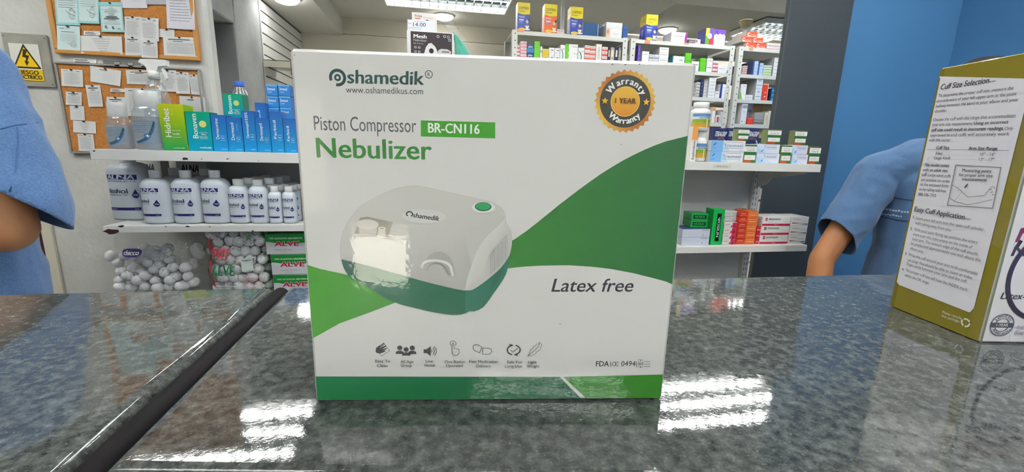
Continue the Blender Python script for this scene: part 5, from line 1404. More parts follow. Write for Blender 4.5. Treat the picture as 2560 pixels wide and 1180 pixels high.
# ================================================================== far storage racks
YR = 3.0
ZRK = [2.075, 1.888, 1.710, 1.530, 1.350]
def rack(label, x0, x1, stickers=()):
    r = empty('storage_rack', ((x0 + x1) / 2, YR, 0)); tag(r, label, 'rack', 'white slotted steel storage racks')
    w = (x1 - x0) / 2; D = 0.36; top = ZRK[0] + 0.004
    for sx in (-1, 1):
        for yy, sy in ((0, 1), (D, -1)):
            mb = MB()
            xa_, xb_ = sorted((sx * w, sx * (w - 0.036)))
            mb.cbox(xa_, xb_, yy - (0.002 if sy < 0 else 0), yy + (0.002 if sy > 0 else 0), 0, top, 0.0005)
            xa_, xb_ = sorted((sx * w, sx * (w - 0.002)))
            ya_, yb_ = sorted((yy + sy * 0.0021, yy + sy * 0.036))
            mb.cbox(xa_, xb_, ya_, yb_, 0, top, 0.0005)
            p = mb.build('post', 'rack_white', r)
            mb = MB()
            z = 1.30
            while z < top - 0.02 and sy > 0:
                c_ = sx * (w - 0.020)
                mb.face([(c_ + 0.0042 * math.cos(t * math.pi / 4), -0.0004, z + 0.0042 * math.sin(t * math.pi / 4)) for t in range(8)])
                z += 0.0445
            if mb.f: q = mb.build('bolt_holes', 'hole', p); q['kind'] = 'stuff'
    zs = ZRK + [1.10, 0.80, 0.45, 0.12]
    mb = MB(); mb.cbox(-w + 0.003, w - 0.003, 0.003, D - 0.003, -0.004, 0, 0.0005); mb.cbox(-w + 0.037, w - 0.037, 0.0, 0.003, -0.026, 0.0, 0.0006); mb.cbox(-w + 0.037, w - 0.037, D - 0.004, D - 0.002, -0.026, -0.004, 0.0005)
    sm_ = mb.mesh('shelf', 'rack_white')
    for z in zs: link_mesh('shelf', sm_, r, (0, 0, z))
    for (px, py, wd, hh) in stickers:
        p = at_y(px, py, YR - 0.004)
        mb = MB(); mb.cbox(p.x - r.location.x - wd / 2, p.x - r.location.x + wd / 2, -0.0022, -0.0006, p.z - hh / 2, p.z + hh / 2, 0.0003, c3(240, 150, 110)); mb.build('price_sticker', 'card', r)
    return r
rx = [(x_on(1281, YR, 2.07), x_on(1570, YR, 2.07)), (x_on(1578, YR, 2.07), x_on(1838, YR, 2.07)), (x_on(1849, YR, 2.07), x_on(1849, YR, 2.07) + 0.80)]
rack('white storage rack with three tall yellow-topped cartons on top', *rx[0], stickers=((1301, 76, 0.045, 0.018),))
rack('white storage rack with the purple and white carton on top', *rx[1], stickers=((1619, 104, 0.040, 0.022), (1717, 108, 0.04, 0.008)))
rack('white storage rack with orange cartons on top, partly behind the dark column', *rx[2], stickers=((1879, 121, 0.034, 0.018),))
Y0 = YR + 0.004
def rc_(name, label, xa, xb, yt, lev, col, art=None, n=1, depth=0.11, group=None, cs=None, dY=0.0, h=None, labels=None, dz=0.0, side_art=None, ct=None):
    return carton(name, label, 'carton', xa, xb, yt, Y0 + dY, ZRK[lev] + dz + 0.0002, depth, col, art, cs=cs, ct=ct, group=group, n=n, h=h, labels=labels, side_art=side_art)
def comtrex(body, ink2):
    def f(F):
        F.R(0.0, 0.0, 1.0, 0.58, body); F.R(0, 0.58, 1, 1, c3(250, 222, 40)); F.P([(0, 0.62), (0, 0.56), (1, 0.56), (1, 0.60), (0.5, 0.575)], body)
        F.T('COMTREX', 0.10, 0.76, 0.80, 0.085, c3(70, 60, 20), 0.02); F.T('Antigripal', 0.10, 0.68, 0.5, 0.05, c3(110, 90, 20), 0.01)
        F.T(ink2, 0.10, 0.47, 0.46, 0.055, W_, 0.02); F.R(0.12, 0.36, 0.50, 0.42, c3(200, 208, 236)); F.R(0.12, 0.31, 0.46, 0.335, c3(150, 160, 214)); F.R(0.12, 0.27, 0.42, 0.285, c3(150, 160, 214))
        F.P([(0.66, 0.36), (0.84, 0.42), (0.90, 0.30), (0.74, 0.26)], c3(206, 200, 180)); F.P([(0.80, 0.42), (0.98, 0.48), (0.98, 0.38), (0.86, 0.36)], c3(50, 44, 60))
        F.P([(0.62, 0.20), (0.96, 0.20), (0.88, 0.08), (0.70, 0.08)], c3(236, 228, 206)); F.D(0.79, 0.20, 0.17, 0.018, c3(150, 120, 80)); F.D(0.80, 0.06, 0.24, 0.03, c3(242, 230, 190))
        F.D(0.36, 0.055, 0.28, 0.055, c3(250, 210, 70)); F.T('20 sobres', 0.16, 0.04, 0.38, 0.03, c3(120, 80, 20))
    return f
def comside(body):
    def f(F):
        F.R(0, 0, 1, 0.60, body); F.R(0, 0.60, 1, 1, c3(246, 214, 30)); F.TV('Comtrex', 0.62, 0.12, 0.34, 0.4, c3(190, 196, 236), 0.02); F.T('Comtrex', 0.15, 0.78, 0.7, 0.05, c3(110, 90, 20))
    return f
BC, OC = c3(58, 76, 168), c3(240, 106, 40)
rc_('cold_remedy_carton', 'tall yellow-topped blue carton at the left end of the rack top', 1293, 1324, 6, 0, BC, comtrex(BC, 'Noche'), depth=0.07, cs=BC, ct=c3(210, 180, 30), side_art=comside(BC))
rc_('cold_remedy_carton', 'tall yellow-topped orange carton on the rack top', 1360, 1391, 10, 0, OC, comtrex(OC, 'Dia'), depth=0.07, cs=OC, ct=c3(210, 180, 30), side_art=comside(OC))
rc_('cold_remedy_carton', 'tall yellow-topped blue carton right of the orange one', 1424, 1455, 17, 0, BC, comtrex(BC, 'Noche'), depth=0.07, cs=BC, ct=c3(210, 180, 30), side_art=comside(BC))
rc_('cold_remedy_carton', 'tall yellow-topped blue carton alone on the middle rack top', 1612, 1641, 36, 0, BC, comtrex(BC, 'Noche'), depth=0.09, cs=c3(70, 66, 190), ct=c3(210, 180, 30), side_art=comside(c3(70, 66, 190)))
rc_('flat_carton', 'low pinkish carton between the orange and the blue tall cartons', 1392, 1411, 73, 0, c3(214, 196, 196), lambda F: scribble(F, 0.1, 0.9, 0.5, 0.2, c3(190, 150, 150)))
def binder(name, label, xa, xb, yt, lev, col, dY=0.03, group=None, depth=0.22):
    o = rc_(name, label, xa, xb, yt, lev, col, lambda F: (F.R(0.22, 0.52, 0.78, 0.86, c3(226, 222, 206)), F.disc(0.5 * F.w, 0.22 * F.h, 0.010, 0.010, c3(60))), depth=depth, group=group, dY=dY)
    return o
rc_('file_box', 'long blue file box lying behind the white carton on the rack top', 1456, 1497, 57, 0, c3(44, 88, 136), lambda F: F.R(0.90, 0.02, 0.94, 0.98, c3(196)), dY=0.06, depth=0.25)
rc_('file_box', 'short blue file box right of the white carton on the rack top', 1555.5, 1568, 64, 0, c3(44, 88, 150), lambda F: F.R(0.1, 0.7, 0.9, 0.74, c3(30, 60, 110)), dY=0.06, depth=0.22)
def facepack(F):
    F.R(0.0, 0.60, 1.0, 0.62, c3(200)); F.R(0.02, 0.03, 0.26, 0.58, c3(236, 190, 160)); F.D(0.12, 0.36, 0.07, 0.14, c3(206, 140, 104)); F.T('Aqua', 0.45, 0.2, 0.34, 0.1, c3(190)); F.T('care', 0.6, 0.72, 0.2, 0.06, c3(170))
rc_('skin_care_carton', 'white skin care carton with a small peach picture on the rack top', 1514, 1554, 56, 0, c3(234, 234, 232), facepack, depth=0.14, cs=c3(214))
def magenta(F):
    F.P([(0.86, 0.0), (1.0, 0.0), (1.0, 1.0), (0.90, 1.0), (0.84, 0.5)], c3(150, 60, 140)); F.T('BICI NOTMAN', 0.22, 0.52, 0.46, 0.12, c3(90), 0.02)
rc_('tablet_carton', 'white carton with magenta end on the middle rack top', 1677, 1717, 80, 0, c3(230, 228, 224), magenta, depth=0.12)
rc_('small_carton', 'low grey carton beside the magenta-ended carton', 1722, 1737, 100, 0, c3(120, 112, 120), lambda F: scribble(F, 0.1, 0.9, 0.4, 0.2, c3(170)))
rc_('small_carton', 'low white carton beside the multicoloured carton', 1738, 1751, 98, 0, c3(206, 200, 192), lambda F: F.R(0.1, 0.3, 0.4, 0.8, c3(150, 90, 90)))
def multi(F):
    F.R(0, 0.30, 0.45, 1, c3(236, 216, 50)); F.R(0, 0, 0.45, 0.5, c3(90, 160, 50)); F.R(0.45, 0.45, 1, 1, c3(110, 84, 180)); F.R(0.45, 0, 1, 0.45, c3(206, 60, 80)); F.D(0.5, 0.52, 0.28, 0.17, W_); F.T('Plus', 0.3, 0.48, 0.4, 0.09, c3(60, 60, 90), 0.02, 0.3)
rc_('vitamin_carton', 'multicoloured carton with white oval on the middle rack top', 1762, 1782, 70, 0, c3(110, 84, 180), multi, depth=0.10, cs=c3(86, 90, 160))
def elle(F):
    F.R(0, 0.6, 1, 1, c3(120, 80, 180)); F.P([(0, 0.62), (0.15, 0.72), (0.35, 0.66), (0.5, 0.76), (0.7, 0.68), (0.86, 0.74), (1, 0.6), (1, 0.5), (0, 0.5)], c3(240, 226, 234)); F.T('Ella 21', 0.22, 0.38, 0.56, 0.1, c3(130, 110, 150), 0, 0.3); F.D(0.2, 0.85, 0.09, 0.06, c3(90, 50, 150))
rc_('tablet_carton', 'purple and white carton at the right of the middle rack top', 1783, 1811, 74, 0, c3(232, 228, 234), elle, depth=0.09)
# orange cartons in a small pyramid
def orng(F):
    F.R(0, 0, 1, 0.99, c3(236, 84, 48)); F.ring(0.22 * F.w, 0.5 * F.h, 0.26 * F.h, 0.12 * F.h, W_, 30, 330, 14); F.T('cobal', 0.36, 0.30, 0.5, 0.2, c3(252, 200, 180), 0.02); F.R(0.05, 0.04, 0.95, 0.16, c3(250, 210, 196))
hp = 0.036
oz = ZRK[0]
for (xa_, xb_, row, lb) in ((1862, 1888, 0, 'lower left of the pyramid'), (1889, 1915, 0, 'lower right of the pyramid'), (1853, 1880, 1, 'middle left of the pyramid'), (1881, 1908, 1, 'middle right of the pyramid'), (1866, 1893, 2, 'at the top of the pyramid')):
    rc_('vitamin_carton', 'orange carton ' + lb + ' on the right rack', xa_, xb_, 0, 0, c3(232, 84, 48), orng, h=hp, dz=row * (hp + 0.0004), depth=0.16, cs=c3(206, 206, 200), group='orange cartons in a pyramid')
rc_('tablet_carton', 'flat white and pink carton beside the orange pyramid', 1917, 1962, 108, 0, c3(228, 222, 218), lambda F: (F.R(0, 0.05, 1, 0.25, c3(216, 150, 140)), scribble(F, 0.1, 0.9, 0.55, 0.15, c3(170))), n=2, group='flat pink-edged cartons by the orange pyramid')

# second level, left rack
def strp(col): return lambda F: (F.R(0.0, 0.08, 1.0, 0.45, col), scribble(F, 0.1, 0.9, 0.62, 0.14, c3(150)))
def plain(F): scribble(F, 0.12, 0.85, 0.60, 0.14, c3(140)); F.R(0.0, 0.0, 1.0, 0.05, c3(190))
G2_ = 'stacked cartons on the left rack shelf'
rc_('tablet_carton', 'red and white carton in the short stack at the leftmost post', 1291, 1300, 113, 1, c3(230, 214, 212), strp(c3(196, 60, 80)), n=4, group=G2_)
rc_('tablet_carton', 'pink-striped white carton in the tall stack near the left post', 1300.5, 1316, 103, 1, c3(238, 224, 224), strp(c3(222, 120, 140)), n=6, group='pink-striped cartons near the left post')
rc_('tablet_carton', '', 1316.5, 1334, 110, 1, c3(40, 60, 120), lambda F: (F.R(0, 0, 1, 0.5, c3(30, 120, 176)), F.T('plus', 0.2, 0.6, 0.6, 0.2, W_, 0.03)), n=2, group='navy and blue cartons on the left rack', labels=['navy and blue carton, lower of two beside the lime carton', 'navy and blue carton, upper of two beside the lime carton'])
rc_('tablet_carton', '', 1334.5, 1349, 103, 1, c3(98, 190, 40), lambda F: F.R(0.05, 0.9, 0.95, 0.95, c3(150, 220, 100)), n=3, depth=0.18, group='lime cartons on the left rack', labels=['lime green carton at the bottom of the stack on the left rack', 'lime green carton in the middle of the stack on the left rack', 'lime green carton at the top of the stack on the left rack'])
rc_('tablet_carton', 'narrow white carton right of the lime stack', 1349.5, 1355, 116, 1, c3(226), plain)
rc_('tablet_carton', '', 1355.5, 1371, 122, 1, c3(226, 206, 60), strp(c3(206, 180, 30)), n=2, group='yellow cartons on the left rack', labels=['yellow carton, lower of two on the left rack', 'yellow carton, upper of two on the left rack'])
def ribbon(F): F.P([(0.2, 0.75), (0.75, 0.62), (0.9, 0.75), (0.6, 0.55)], c3(110, 120, 110)); scribble(F, 0.1, 0.6, 0.3, 0.08, c3(160))
rc_('tablet_carton', 'ribbon-marked white carton in the stack directly right of the yellow cartons', 1371.5, 1385, 119, 1, c3(232), ribbon, n=2, group='ribbon-marked white cartons')
rc_('tablet_carton', 'ribbon-marked white carton in the second stack right of the yellow cartons', 1385.5, 1399, 120, 1, c3(232), ribbon, n=2, group='ribbon-marked white cartons')
def leaf(F): F.ring(0.0, 0.4 * F.h, 0.55 * F.w, 0.18 * F.w, c3(40, 130, 80), -70, 70, 14, ry=0.38 * F.h); scribble(F, 0.5, 0.9, 0.75, 0.05, c3(150))
rc_('tablet_carton', 'white carton with green arc left of the lime zigzag pack', 1399.5, 1412, 112, 1, c3(232), leaf, depth=0.16)
def zig(F): F.P([(0, 0), (0.22, 0), (0.28, 0.12), (0.22, 0.25), (0.28, 0.4), (0.22, 0.55), (0.28, 0.7), (0.22, 0.85), (0.26, 1), (0, 1)], c3(110, 196, 50)); scribble(F, 0.5, 0.95, 0.85, 0.03, c3(150)); scribble(F, 0.6, 0.95, 0.5, 0.03, c3(150)); scribble(F, 0.6, 0.95, 0.2, 0.03, c3(150))
rc_('tablet_carton', 'wide white carton with lime zigzag edge on the left rack', 1413, 1443, 110, 1, c3(230), zig)
rc_('tablet_carton', 'white carton with green arc right of the lime zigzag pack', 1444, 1459, 119, 1, c3(230), leaf)
rc_('tablet_carton', 'red-banded white carton in the left paired stack on the left rack', 1460, 1473, 113, 1, c3(236, 222, 216), strp(c3(222, 84, 70)), n=4, group='red-banded cartons in paired stacks')
rc_('tablet_carton', 'red-banded white carton in the right paired stack on the left rack', 1473.5, 1487, 115, 1, c3(236, 222, 216), strp(c3(222, 84, 70)), n=4, group='red-banded cartons in paired stacks')
rc_('tablet_carton', 'upright white carton with vertical print between red-banded stacks', 1488, 1502, 110, 1, c3(226, 226, 220), lambda F: F.TV('GLUCOTRIN', 0.7, 0.1, 0.75, 0.3, c3(110)))
rc_('tablet_carton', 'red-banded white carton in the single stack beside the file binders', 1503, 1517, 117, 1, c3(236, 222, 216), strp(c3(216, 74, 64)), n=4, group='red-banded cartons by the binders')
for i, (xa_, xb_, cc_, lb) in enumerate(((1518, 1523, c3(70, 40, 66), 'maroon'), (1524, 1534, c3(180, 172, 150), 'beige'), (1535, 1543, c3(40, 60, 116), 'navy'), (1544, 1551, c3(186, 182, 170), 'pale grey'), (1552, 1558, c3(38, 50, 96), 'dark navy'))):
    binder('file_binder', lb + ' file binder in the row at the right of the left rack', xa_, xb_, 118, 1, cc_, group='file binders on the left rack')

# second level, middle rack
rc_('tablet_carton', 'narrow purple carton at the left post of the middle rack', 1592, 1598, 112, 1, c3(96, 74, 170), lambda F: [F.disc(0.5 * F.w, F.h * t, 0.003, 0.003, c3(190, 170, 230), 8) for t in (0.2, 0.4, 0.6, 0.8)])
rc_('tablet_carton', 'white carton with teal foot on the middle rack', 1603, 1620, 128, 1, c3(230), lambda F: (F.P([(0, 0), (0.9, 0), (0.6, 0.3), (0, 0.3)], c3(40, 140, 160)), scribble(F, 0.2, 0.8, 0.8, 0.04, c3(140))), depth=0.14)
rc_('tablet_carton', 'flat grey-edged carton in the stack beside the tall white stack', 1621, 1644, 136, 1, c3(216, 218, 222), strp(c3(140, 146, 160)), n=3, depth=0.16, group='flat grey-edged cartons on the middle rack')
rc_('tablet_carton', 'white carton in the tall stack, second level, middle rack', 1645, 1668, 118, 1, c3(232), plain, n=4, depth=0.10, group='tall white stack on the middle rack')
rc_('tablet_carton', 'teal-sided white carton on the middle rack', 1679, 1709, 140, 1, c3(230), lambda F: (F.R(0, 0, 0.06, 1, c3(20, 110, 130)), F.T('vita', 0.55, 0.66, 0.3, 0.14, c3(60, 140, 160), 0.02)), depth=0.14, cs=c3(20, 116, 136))
GRB = c3(96, 190, 36)
rc_('tablet_carton', 'lime green carton, the left and taller one on the middle rack', 1710, 1725, 132, 1, GRB, lambda F: F.R(0.05, 0.55, 0.95, 0.58, c3(70, 150, 30)), depth=0.24, cs=c3(70, 150, 30))
rc_('tablet_carton', 'low white carton between the lime green cartons', 1727, 1746, 153, 1, c3(226), plain)
rc_('tablet_carton', 'lime green carton, the right one next to the white upright carton', 1748, 1763, 145, 1, GRB, lambda F: F.R(0.05, 0.78, 0.95, 0.81, c3(70, 150, 30)), depth=0.20, cs=c3(70, 150, 30))
rc_('tablet_carton', '', 1765, 1779, 146, 1, c3(230), plain, n=2, group='upright white cartons by the lime one', labels=['upright white carton below another, right of the lime green carton', 'upright white carton above another, right of the lime green carton'])
rc_('tablet_carton', 'crimson-striped carton in the small stack on the middle rack', 1780, 1793, 153, 1, c3(236, 220, 220), strp(c3(190, 60, 84)), n=3, group='crimson-striped cartons on the middle rack')
rc_('tablet_carton', 'wide white carton with grey corner at the right post of the middle rack', 1794, 1822, 163, 1, c3(224), lambda F: (F.P([(0.75, 0.02), (0.99, 0.02), (0.99, 0.8)], c3(110, 116, 120)), scribble(F, 0.08, 0.6, 0.5, 0.1, c3(170))))
# third level, middle rack
rc_('tablet_carton', 'grey-lined white carton in the low stack left of the navy carton', 1738, 1748, 205, 2, c3(216), strp(c3(150)), n=5, group='grey-lined cartons on the third level')
rc_('tablet_carton', 'narrow navy carton with white dots on the middle rack', 1749, 1756, 198, 2, c3(44, 48, 84), lambda F: [F.disc(0.5 * F.w, F.h * t, 0.003, 0.003, c3(200), 8) for t in (0.2, 0.4, 0.6, 0.8)])
rc_('tablet_carton', 'white carton in the right half of the tall double stack, third level', 1769, 1786, 194, 2, c3(232), plain, n=6, depth=0.20, group='tall white stack on the third level', cs=c3(200))
rc_('tablet_carton', 'white carton in the left half of the tall double stack, third level', 1757, 1768.5, 198, 2, c3(222), plain, n=6, depth=0.20, dY=0.02, group='tall white stack on the third level', cs=c3(200))
rc_('tablet_carton', 'low white carton before the navy-striped stack', 1787, 1797, 228, 2, c3(230), plain, group=None)
rc_('tablet_carton', 'navy-striped white carton in the stack at the right of the third level', 1798, 1811, 210, 2, c3(228, 230, 236), lambda F: F.R(0.0, 0.0, 0.4, 1.0, c3(40, 60, 140)), n=4, group='navy-striped cartons on the third level')
# fourth level, middle rack
rc_('tablet_carton', 'white carton with orange top behind the stacked supplement bottles', 1778, 1786, 267, 3, c3(232, 226, 220), lambda F: F.R(0, 0.75, 1, 1, c3(240, 150, 90)))
rc_('tablet_carton', 'low white carton with red mark on the fourth level', 1788, 1798, 288, 3, c3(226, 222, 218), lambda F: F.R(0.3, 0.1, 0.8, 0.8, c3(176, 60, 70)))
rc_('tablet_carton', 'rounded grey-white pack near the right post of the middle rack', 1799, 1811, 274, 3, c3(206, 208, 206), lambda F: F.R(0, 0.86, 1, 0.95, c3(170, 70, 70)), depth=0.2)
# right rack, second level
rc_('tablet_carton', 'red-banded carton in the short stack at the left of the right rack', 1857, 1867, 164, 1, c3(238, 220, 214), strp(c3(222, 80, 60)), n=4, group='red-banded cartons on the right rack')
rc_('tablet_carton', 'navy and pale blue carton in the left block on the right rack', 1880, 1893, 152, 1, c3(170, 196, 228), lambda F: F.R(0, 0, 0.22, 1, c3(50, 66, 120)), n=4, depth=0.24, cs=c3(60, 74, 116), group='pale blue block on the right rack')
rc_('tablet_carton', 'navy and pale blue carton in the right block on the right rack', 1893.5, 1906, 157, 1, c3(176, 200, 230), lambda F: F.R(0, 0, 0.22, 1, c3(50, 66, 120)), n=4, depth=0.24, cs=c3(60, 74, 116), group='pale blue block on the right rack, right half')
rc_('tablet_carton', 'green-lined white carton in the low stack on the right rack', 1907, 1927, 163, 1, c3(232, 236, 226), strp(c3(150, 196, 110)), n=4, group='green-lined cartons on the right rack')
rc_('tablet_carton', 'white carton in the tall stack, second level, right rack', 1931, 1948, 144, 1, c3(230), plain, n=5, depth=0.24, cs=c3(170), group='tall white stack on the right rack')
rc_('tablet_carton', 'pinkish carton in the stack next to the dark column', 1948.5, 1962, 148, 1, c3(226, 210, 208), strp(c3(150, 110, 116)), n=5, group='pinkish cartons next to the dark column')
# right rack, third level
rc_('tablet_carton', 'white carton with green leaf corner on the right rack', 1849, 1863, 210, 2, c3(232), lambda F: (F.P([(0, 0), (0.4, 0), (0.12, 0.45), (0, 0.5)], c3(110, 190, 40)), scribble(F, 0.4, 0.8, 0.85, 0.03, c3(120))))
rc_('tablet_carton', 'very low white carton on the third level of the right rack', 1864, 1881, 237, 2, c3(228), lambda F: scribble(F, 0.1, 0.9, 0.4, 0.15, c3(180)))
rc_('tablet_carton', '', 1886, 1902, 194, 2, c3(222, 228, 234), lambda F: (F.R(0, 0, 1, 0.06, c3(180, 196, 210)), F.D(0.5, 0.74, 0.28, 0.10, c3(196, 206, 216)), F.R(0.12, 0.30, 0.88, 0.36, c3(130, 150, 180)), F.T('Rx', 0.4, 0.7, 0.2, 0.09, c3(90, 110, 150), 0.02)), n=2, depth=0.26, cs=c3(176), group='tall pale cartons on the right rack', labels=['tall pale blue-white carton below another on the right rack', 'tall pale blue-white carton above another on the right rack'])
rc_('tablet_carton', 'upright red-orange carton on the third level of the right rack', 1903, 1917, 209, 2, c3(232, 70, 36), lambda F: (F.R(0.0, 0.94, 1, 1, c3(240, 180, 160)), F.R(0.9, 0.0, 1, 1, c3(244, 190, 170)), F.T('AZ', 0.4, 0.45, 0.3, 0.06, W_, 0.02), F.R(0.4, 0.2, 0.6, 0.25, W_)), depth=0.16)
rc_('tablet_carton', 'dark blue and teal carton in the stack next to the red-orange carton', 1926, 1944, 220, 2, c3(40, 140, 190), lambda F: (F.R(0, 0.7, 1, 1, c3(30, 100, 150)), scribble(F, 0.2, 0.9, 0.3, 0.15, c3(200, 230, 240))), n=3, depth=0.24, cs=c3(46, 56, 84), group='teal cartons on the right rack')
# right rack, fourth level
rc_('tablet_carton', 'white carton with grey top print at the left of the fourth level', 1850, 1864, 259, 3, c3(226, 228, 230), lambda F: (F.R(0.1, 0.78, 0.9, 0.92, c3(150)), F.ring(0.5 * F.w, 0.66 * F.h, 0.2 * F.w, 0.002, c3(90), 200, 340, 10), F.R(0.2, 0.1, 0.35, 0.16, c3(90))), depth=0.16)
rc_('tablet_carton', 'tall plain pale carton behind the small red carton', 1864.5, 1877, 260, 3, c3(216, 218, 214), plain, dY=0.06)
rc_('tablet_carton', 'small bright red carton at the shelf edge on the fourth level', 1868, 1882, 295, 3, c3(232, 72, 50), lambda F: F.R(0.1, 0.85, 0.9, 0.92, c3(246, 150, 130)), depth=0.05)
rc_('tablet_carton', 'wide dark grey carton lying beside the small red carton', 1884, 1907, 281, 3, c3(160, 160, 158), lambda F: (F.R(0, 0.1, 1, 0.2, c3(90)), F.R(0, 0.35, 1, 0.4, c3(110))), depth=0.055)
rc_('tablet_carton', 'narrow cream carton, left one of two on the fourth level', 1909, 1917, 281, 3, c3(222, 216, 190), lambda F: F.TV('CREMA', 0.7, 0.2, 0.6, 0.3, c3(140)))
rc_('tablet_carton', 'narrow cream carton, right and taller one of two on the fourth level', 1918, 1926, 277, 3, c3(228, 222, 204), lambda F: F.TV('CREMA', 0.7, 0.2, 0.6, 0.3, c3(150)))
rc_('tablet_carton', 'low pale carton next to the dark column on the fourth level', 1927, 1940, 296, 3, c3(214, 212, 200), plain)
rc_('kraft_box', 'brown kraft box behind the cream cartons on the fourth level', 1900, 1945, 262, 3, c3(206, 176, 122), lambda F: (F.R(0.48, 0, 0.52, 1, c3(176, 144, 92)), F.R(0, 0.9, 1, 0.92, c3(176, 144, 92))), dY=0.17, depth=0.16)
rc_('kraft_box', 'brown kraft box below the right rack shelf beside the remedy cartons', 1893, 1936, 322, 4, c3(200, 170, 120), lambda F: F.R(0.48, 0, 0.52, 1, c3(176, 144, 92)), depth=0.24, dY=0.02)
rc_('tablet_carton', 'pale carton low on the right rack behind the navy cold remedy cartons', 1850, 1885, 320, 4, c3(206, 206, 200), plain, depth=0.2)

# ------------------------------------------------------------------ display cartons above the big carton
YM = 1.60
zm0 = at_y(1018, 131, YM).z; zmt = at_y(1075, 79, YM).z
zbase = zm0 - 0.07
carton('plain_carton', 'plain white carton standing behind the big nebulizer carton', 'carton', 1018, 1135, 0, YM - 0.005, ZT, 0.09, c3(222), lambda F: F.R(0.3, 0.5, 0.7, 0.52, c3(200)), h=zbase - ZT - 0.0008)
def meshneb(F):
    F.R(0.08, 0.56, 0.96, 0.985, c3(62, 54, 60)); F.R(0.08, 0.10, 0.96, 0.56, c3(62, 50, 56))
    F.T('Mesh', 0.14, 0.84, 0.28, 0.075, W_, 0.05); F.T('Nebulizer', 0.14, 0.765, 0.28, 0.05, c3(200)); F.T('BR-CN176', 0.14, 0.70, 0.20, 0.03, c3(190))
    for (x, y) in ((0.15, 0.6), (0.23, 0.6), (0.15, 0.5), (0.23, 0.5)): F.R(x, y, x + 0.05, y + 0.05, c3(190)); F.R(x + 0.01, y + 0.01, x + 0.04, y + 0.04, c3(110))
    F.P([(0.36, 0.10), (0.36, 0.50), (0.40, 0.64), (0.46, 0.73), (0.52, 0.74), (0.60, 0.66), (0.66, 0.52), (0.68, 0.10)], c3(226)); F.D(0.515, 0.56, 0.05, 0.06, c3(50, 36, 44))
    F.P([(0.68, 0.10), (0.66, 0.58), (0.72, 0.62), (0.86, 0.62), (0.94, 0.57), (0.93, 0.45), (0.88, 0.44), (0.86, 0.10)], c3(204, 208, 208)); F.R(0.70, 0.40, 0.84, 0.50, c3(150, 154, 156)); F.R(0.74, 0.54, 0.9, 0.57, c3(110))
    for (x, y) in ((0.66, 0.90), (0.80, 0.91), (0.88, 0.90), (0.91, 0.83)): F.ring(x * F.w, y * F.h, 0.025 * F.w, 0.012 * F.w, c3(206), 0, 360, 8)
    F.R(0.0, 0.0, 1.0, 0.10, c3(226))
mo = carton('nebulizer_carton', 'black-fronted white mesh nebulizer carton rising behind the big carton', 'carton', 1019, 1135, 0, YM, zbase, 0.08, c3(228), meshneb, h=zmt - zbase)
zp = zmt + 0.0008
def pulse(F):
    F.T('Pulse', 0.12, 0.76, 0.28, 0.12, c3(170, 110, 90), 0.02); F.T('Oximeter', 0.44, 0.70, 0.42, 0.11, c3(214, 190, 180)); F.R(0.12, 0.66, 0.34, 0.71, c3(222, 120, 110))
    F.P([(0.48, 0.58), (0.62, 0.66), (0.70, 0.58), (0.56, 0.50)], c3(60, 84, 150)); F.R(0.72, 0.02, 0.92, 0.40, c3(76, 96, 150)); F.D(0.82, 0.40, 0.10, 0.10, c3(120, 150, 200)); F.R(0.77, 0.2, 0.86, 0.34, c3(190, 206, 230)); F.R(0.77, 0.08, 0.82, 0.16, c3(210, 220, 236))
carton('oximeter_carton', 'white pulse oximeter carton on top of the mesh nebulizer carton', 'carton', 1030, 1093, 32, YM + 0.012, zp, 0.03, c3(236, 232, 230), pulse)
F = Face(lambda u, v, L: (x_on(1019, YM + 0.006, zp) + u, YM + 0.008 - L, zp + v), x_on(1088, YM, zp) - x_on(1019, YM, zp), at_y(1050, 49, YM).z - zp, 0.0003)
F.R(0, 0, 1, 1, c3(236, 238, 242)); F.text('14.00', 0.20 * F.w, 0.40 * F.h, 0.46 * F.w, 0.32 * F.h, c3(52, 52, 120), 0.04, 0.0, 0.1); F.T('REF', 0.04, 0.6, 0.1, 0.08, c3(120, 120, 160)); scribble(F, 0.03, 0.5, 0.26, 0.04, c3(150, 156, 190)); scribble(F, 0.03, 0.5, 0.14, 0.04, c3(170, 190, 214)); scribble(F, 0.25, 0.6, 0.84, 0.05, c3(190))
tag(F.mb.build('price_card', 'paper'), 'white price card with handwritten 14.00 leaning on the oximeter carton', 'price card')
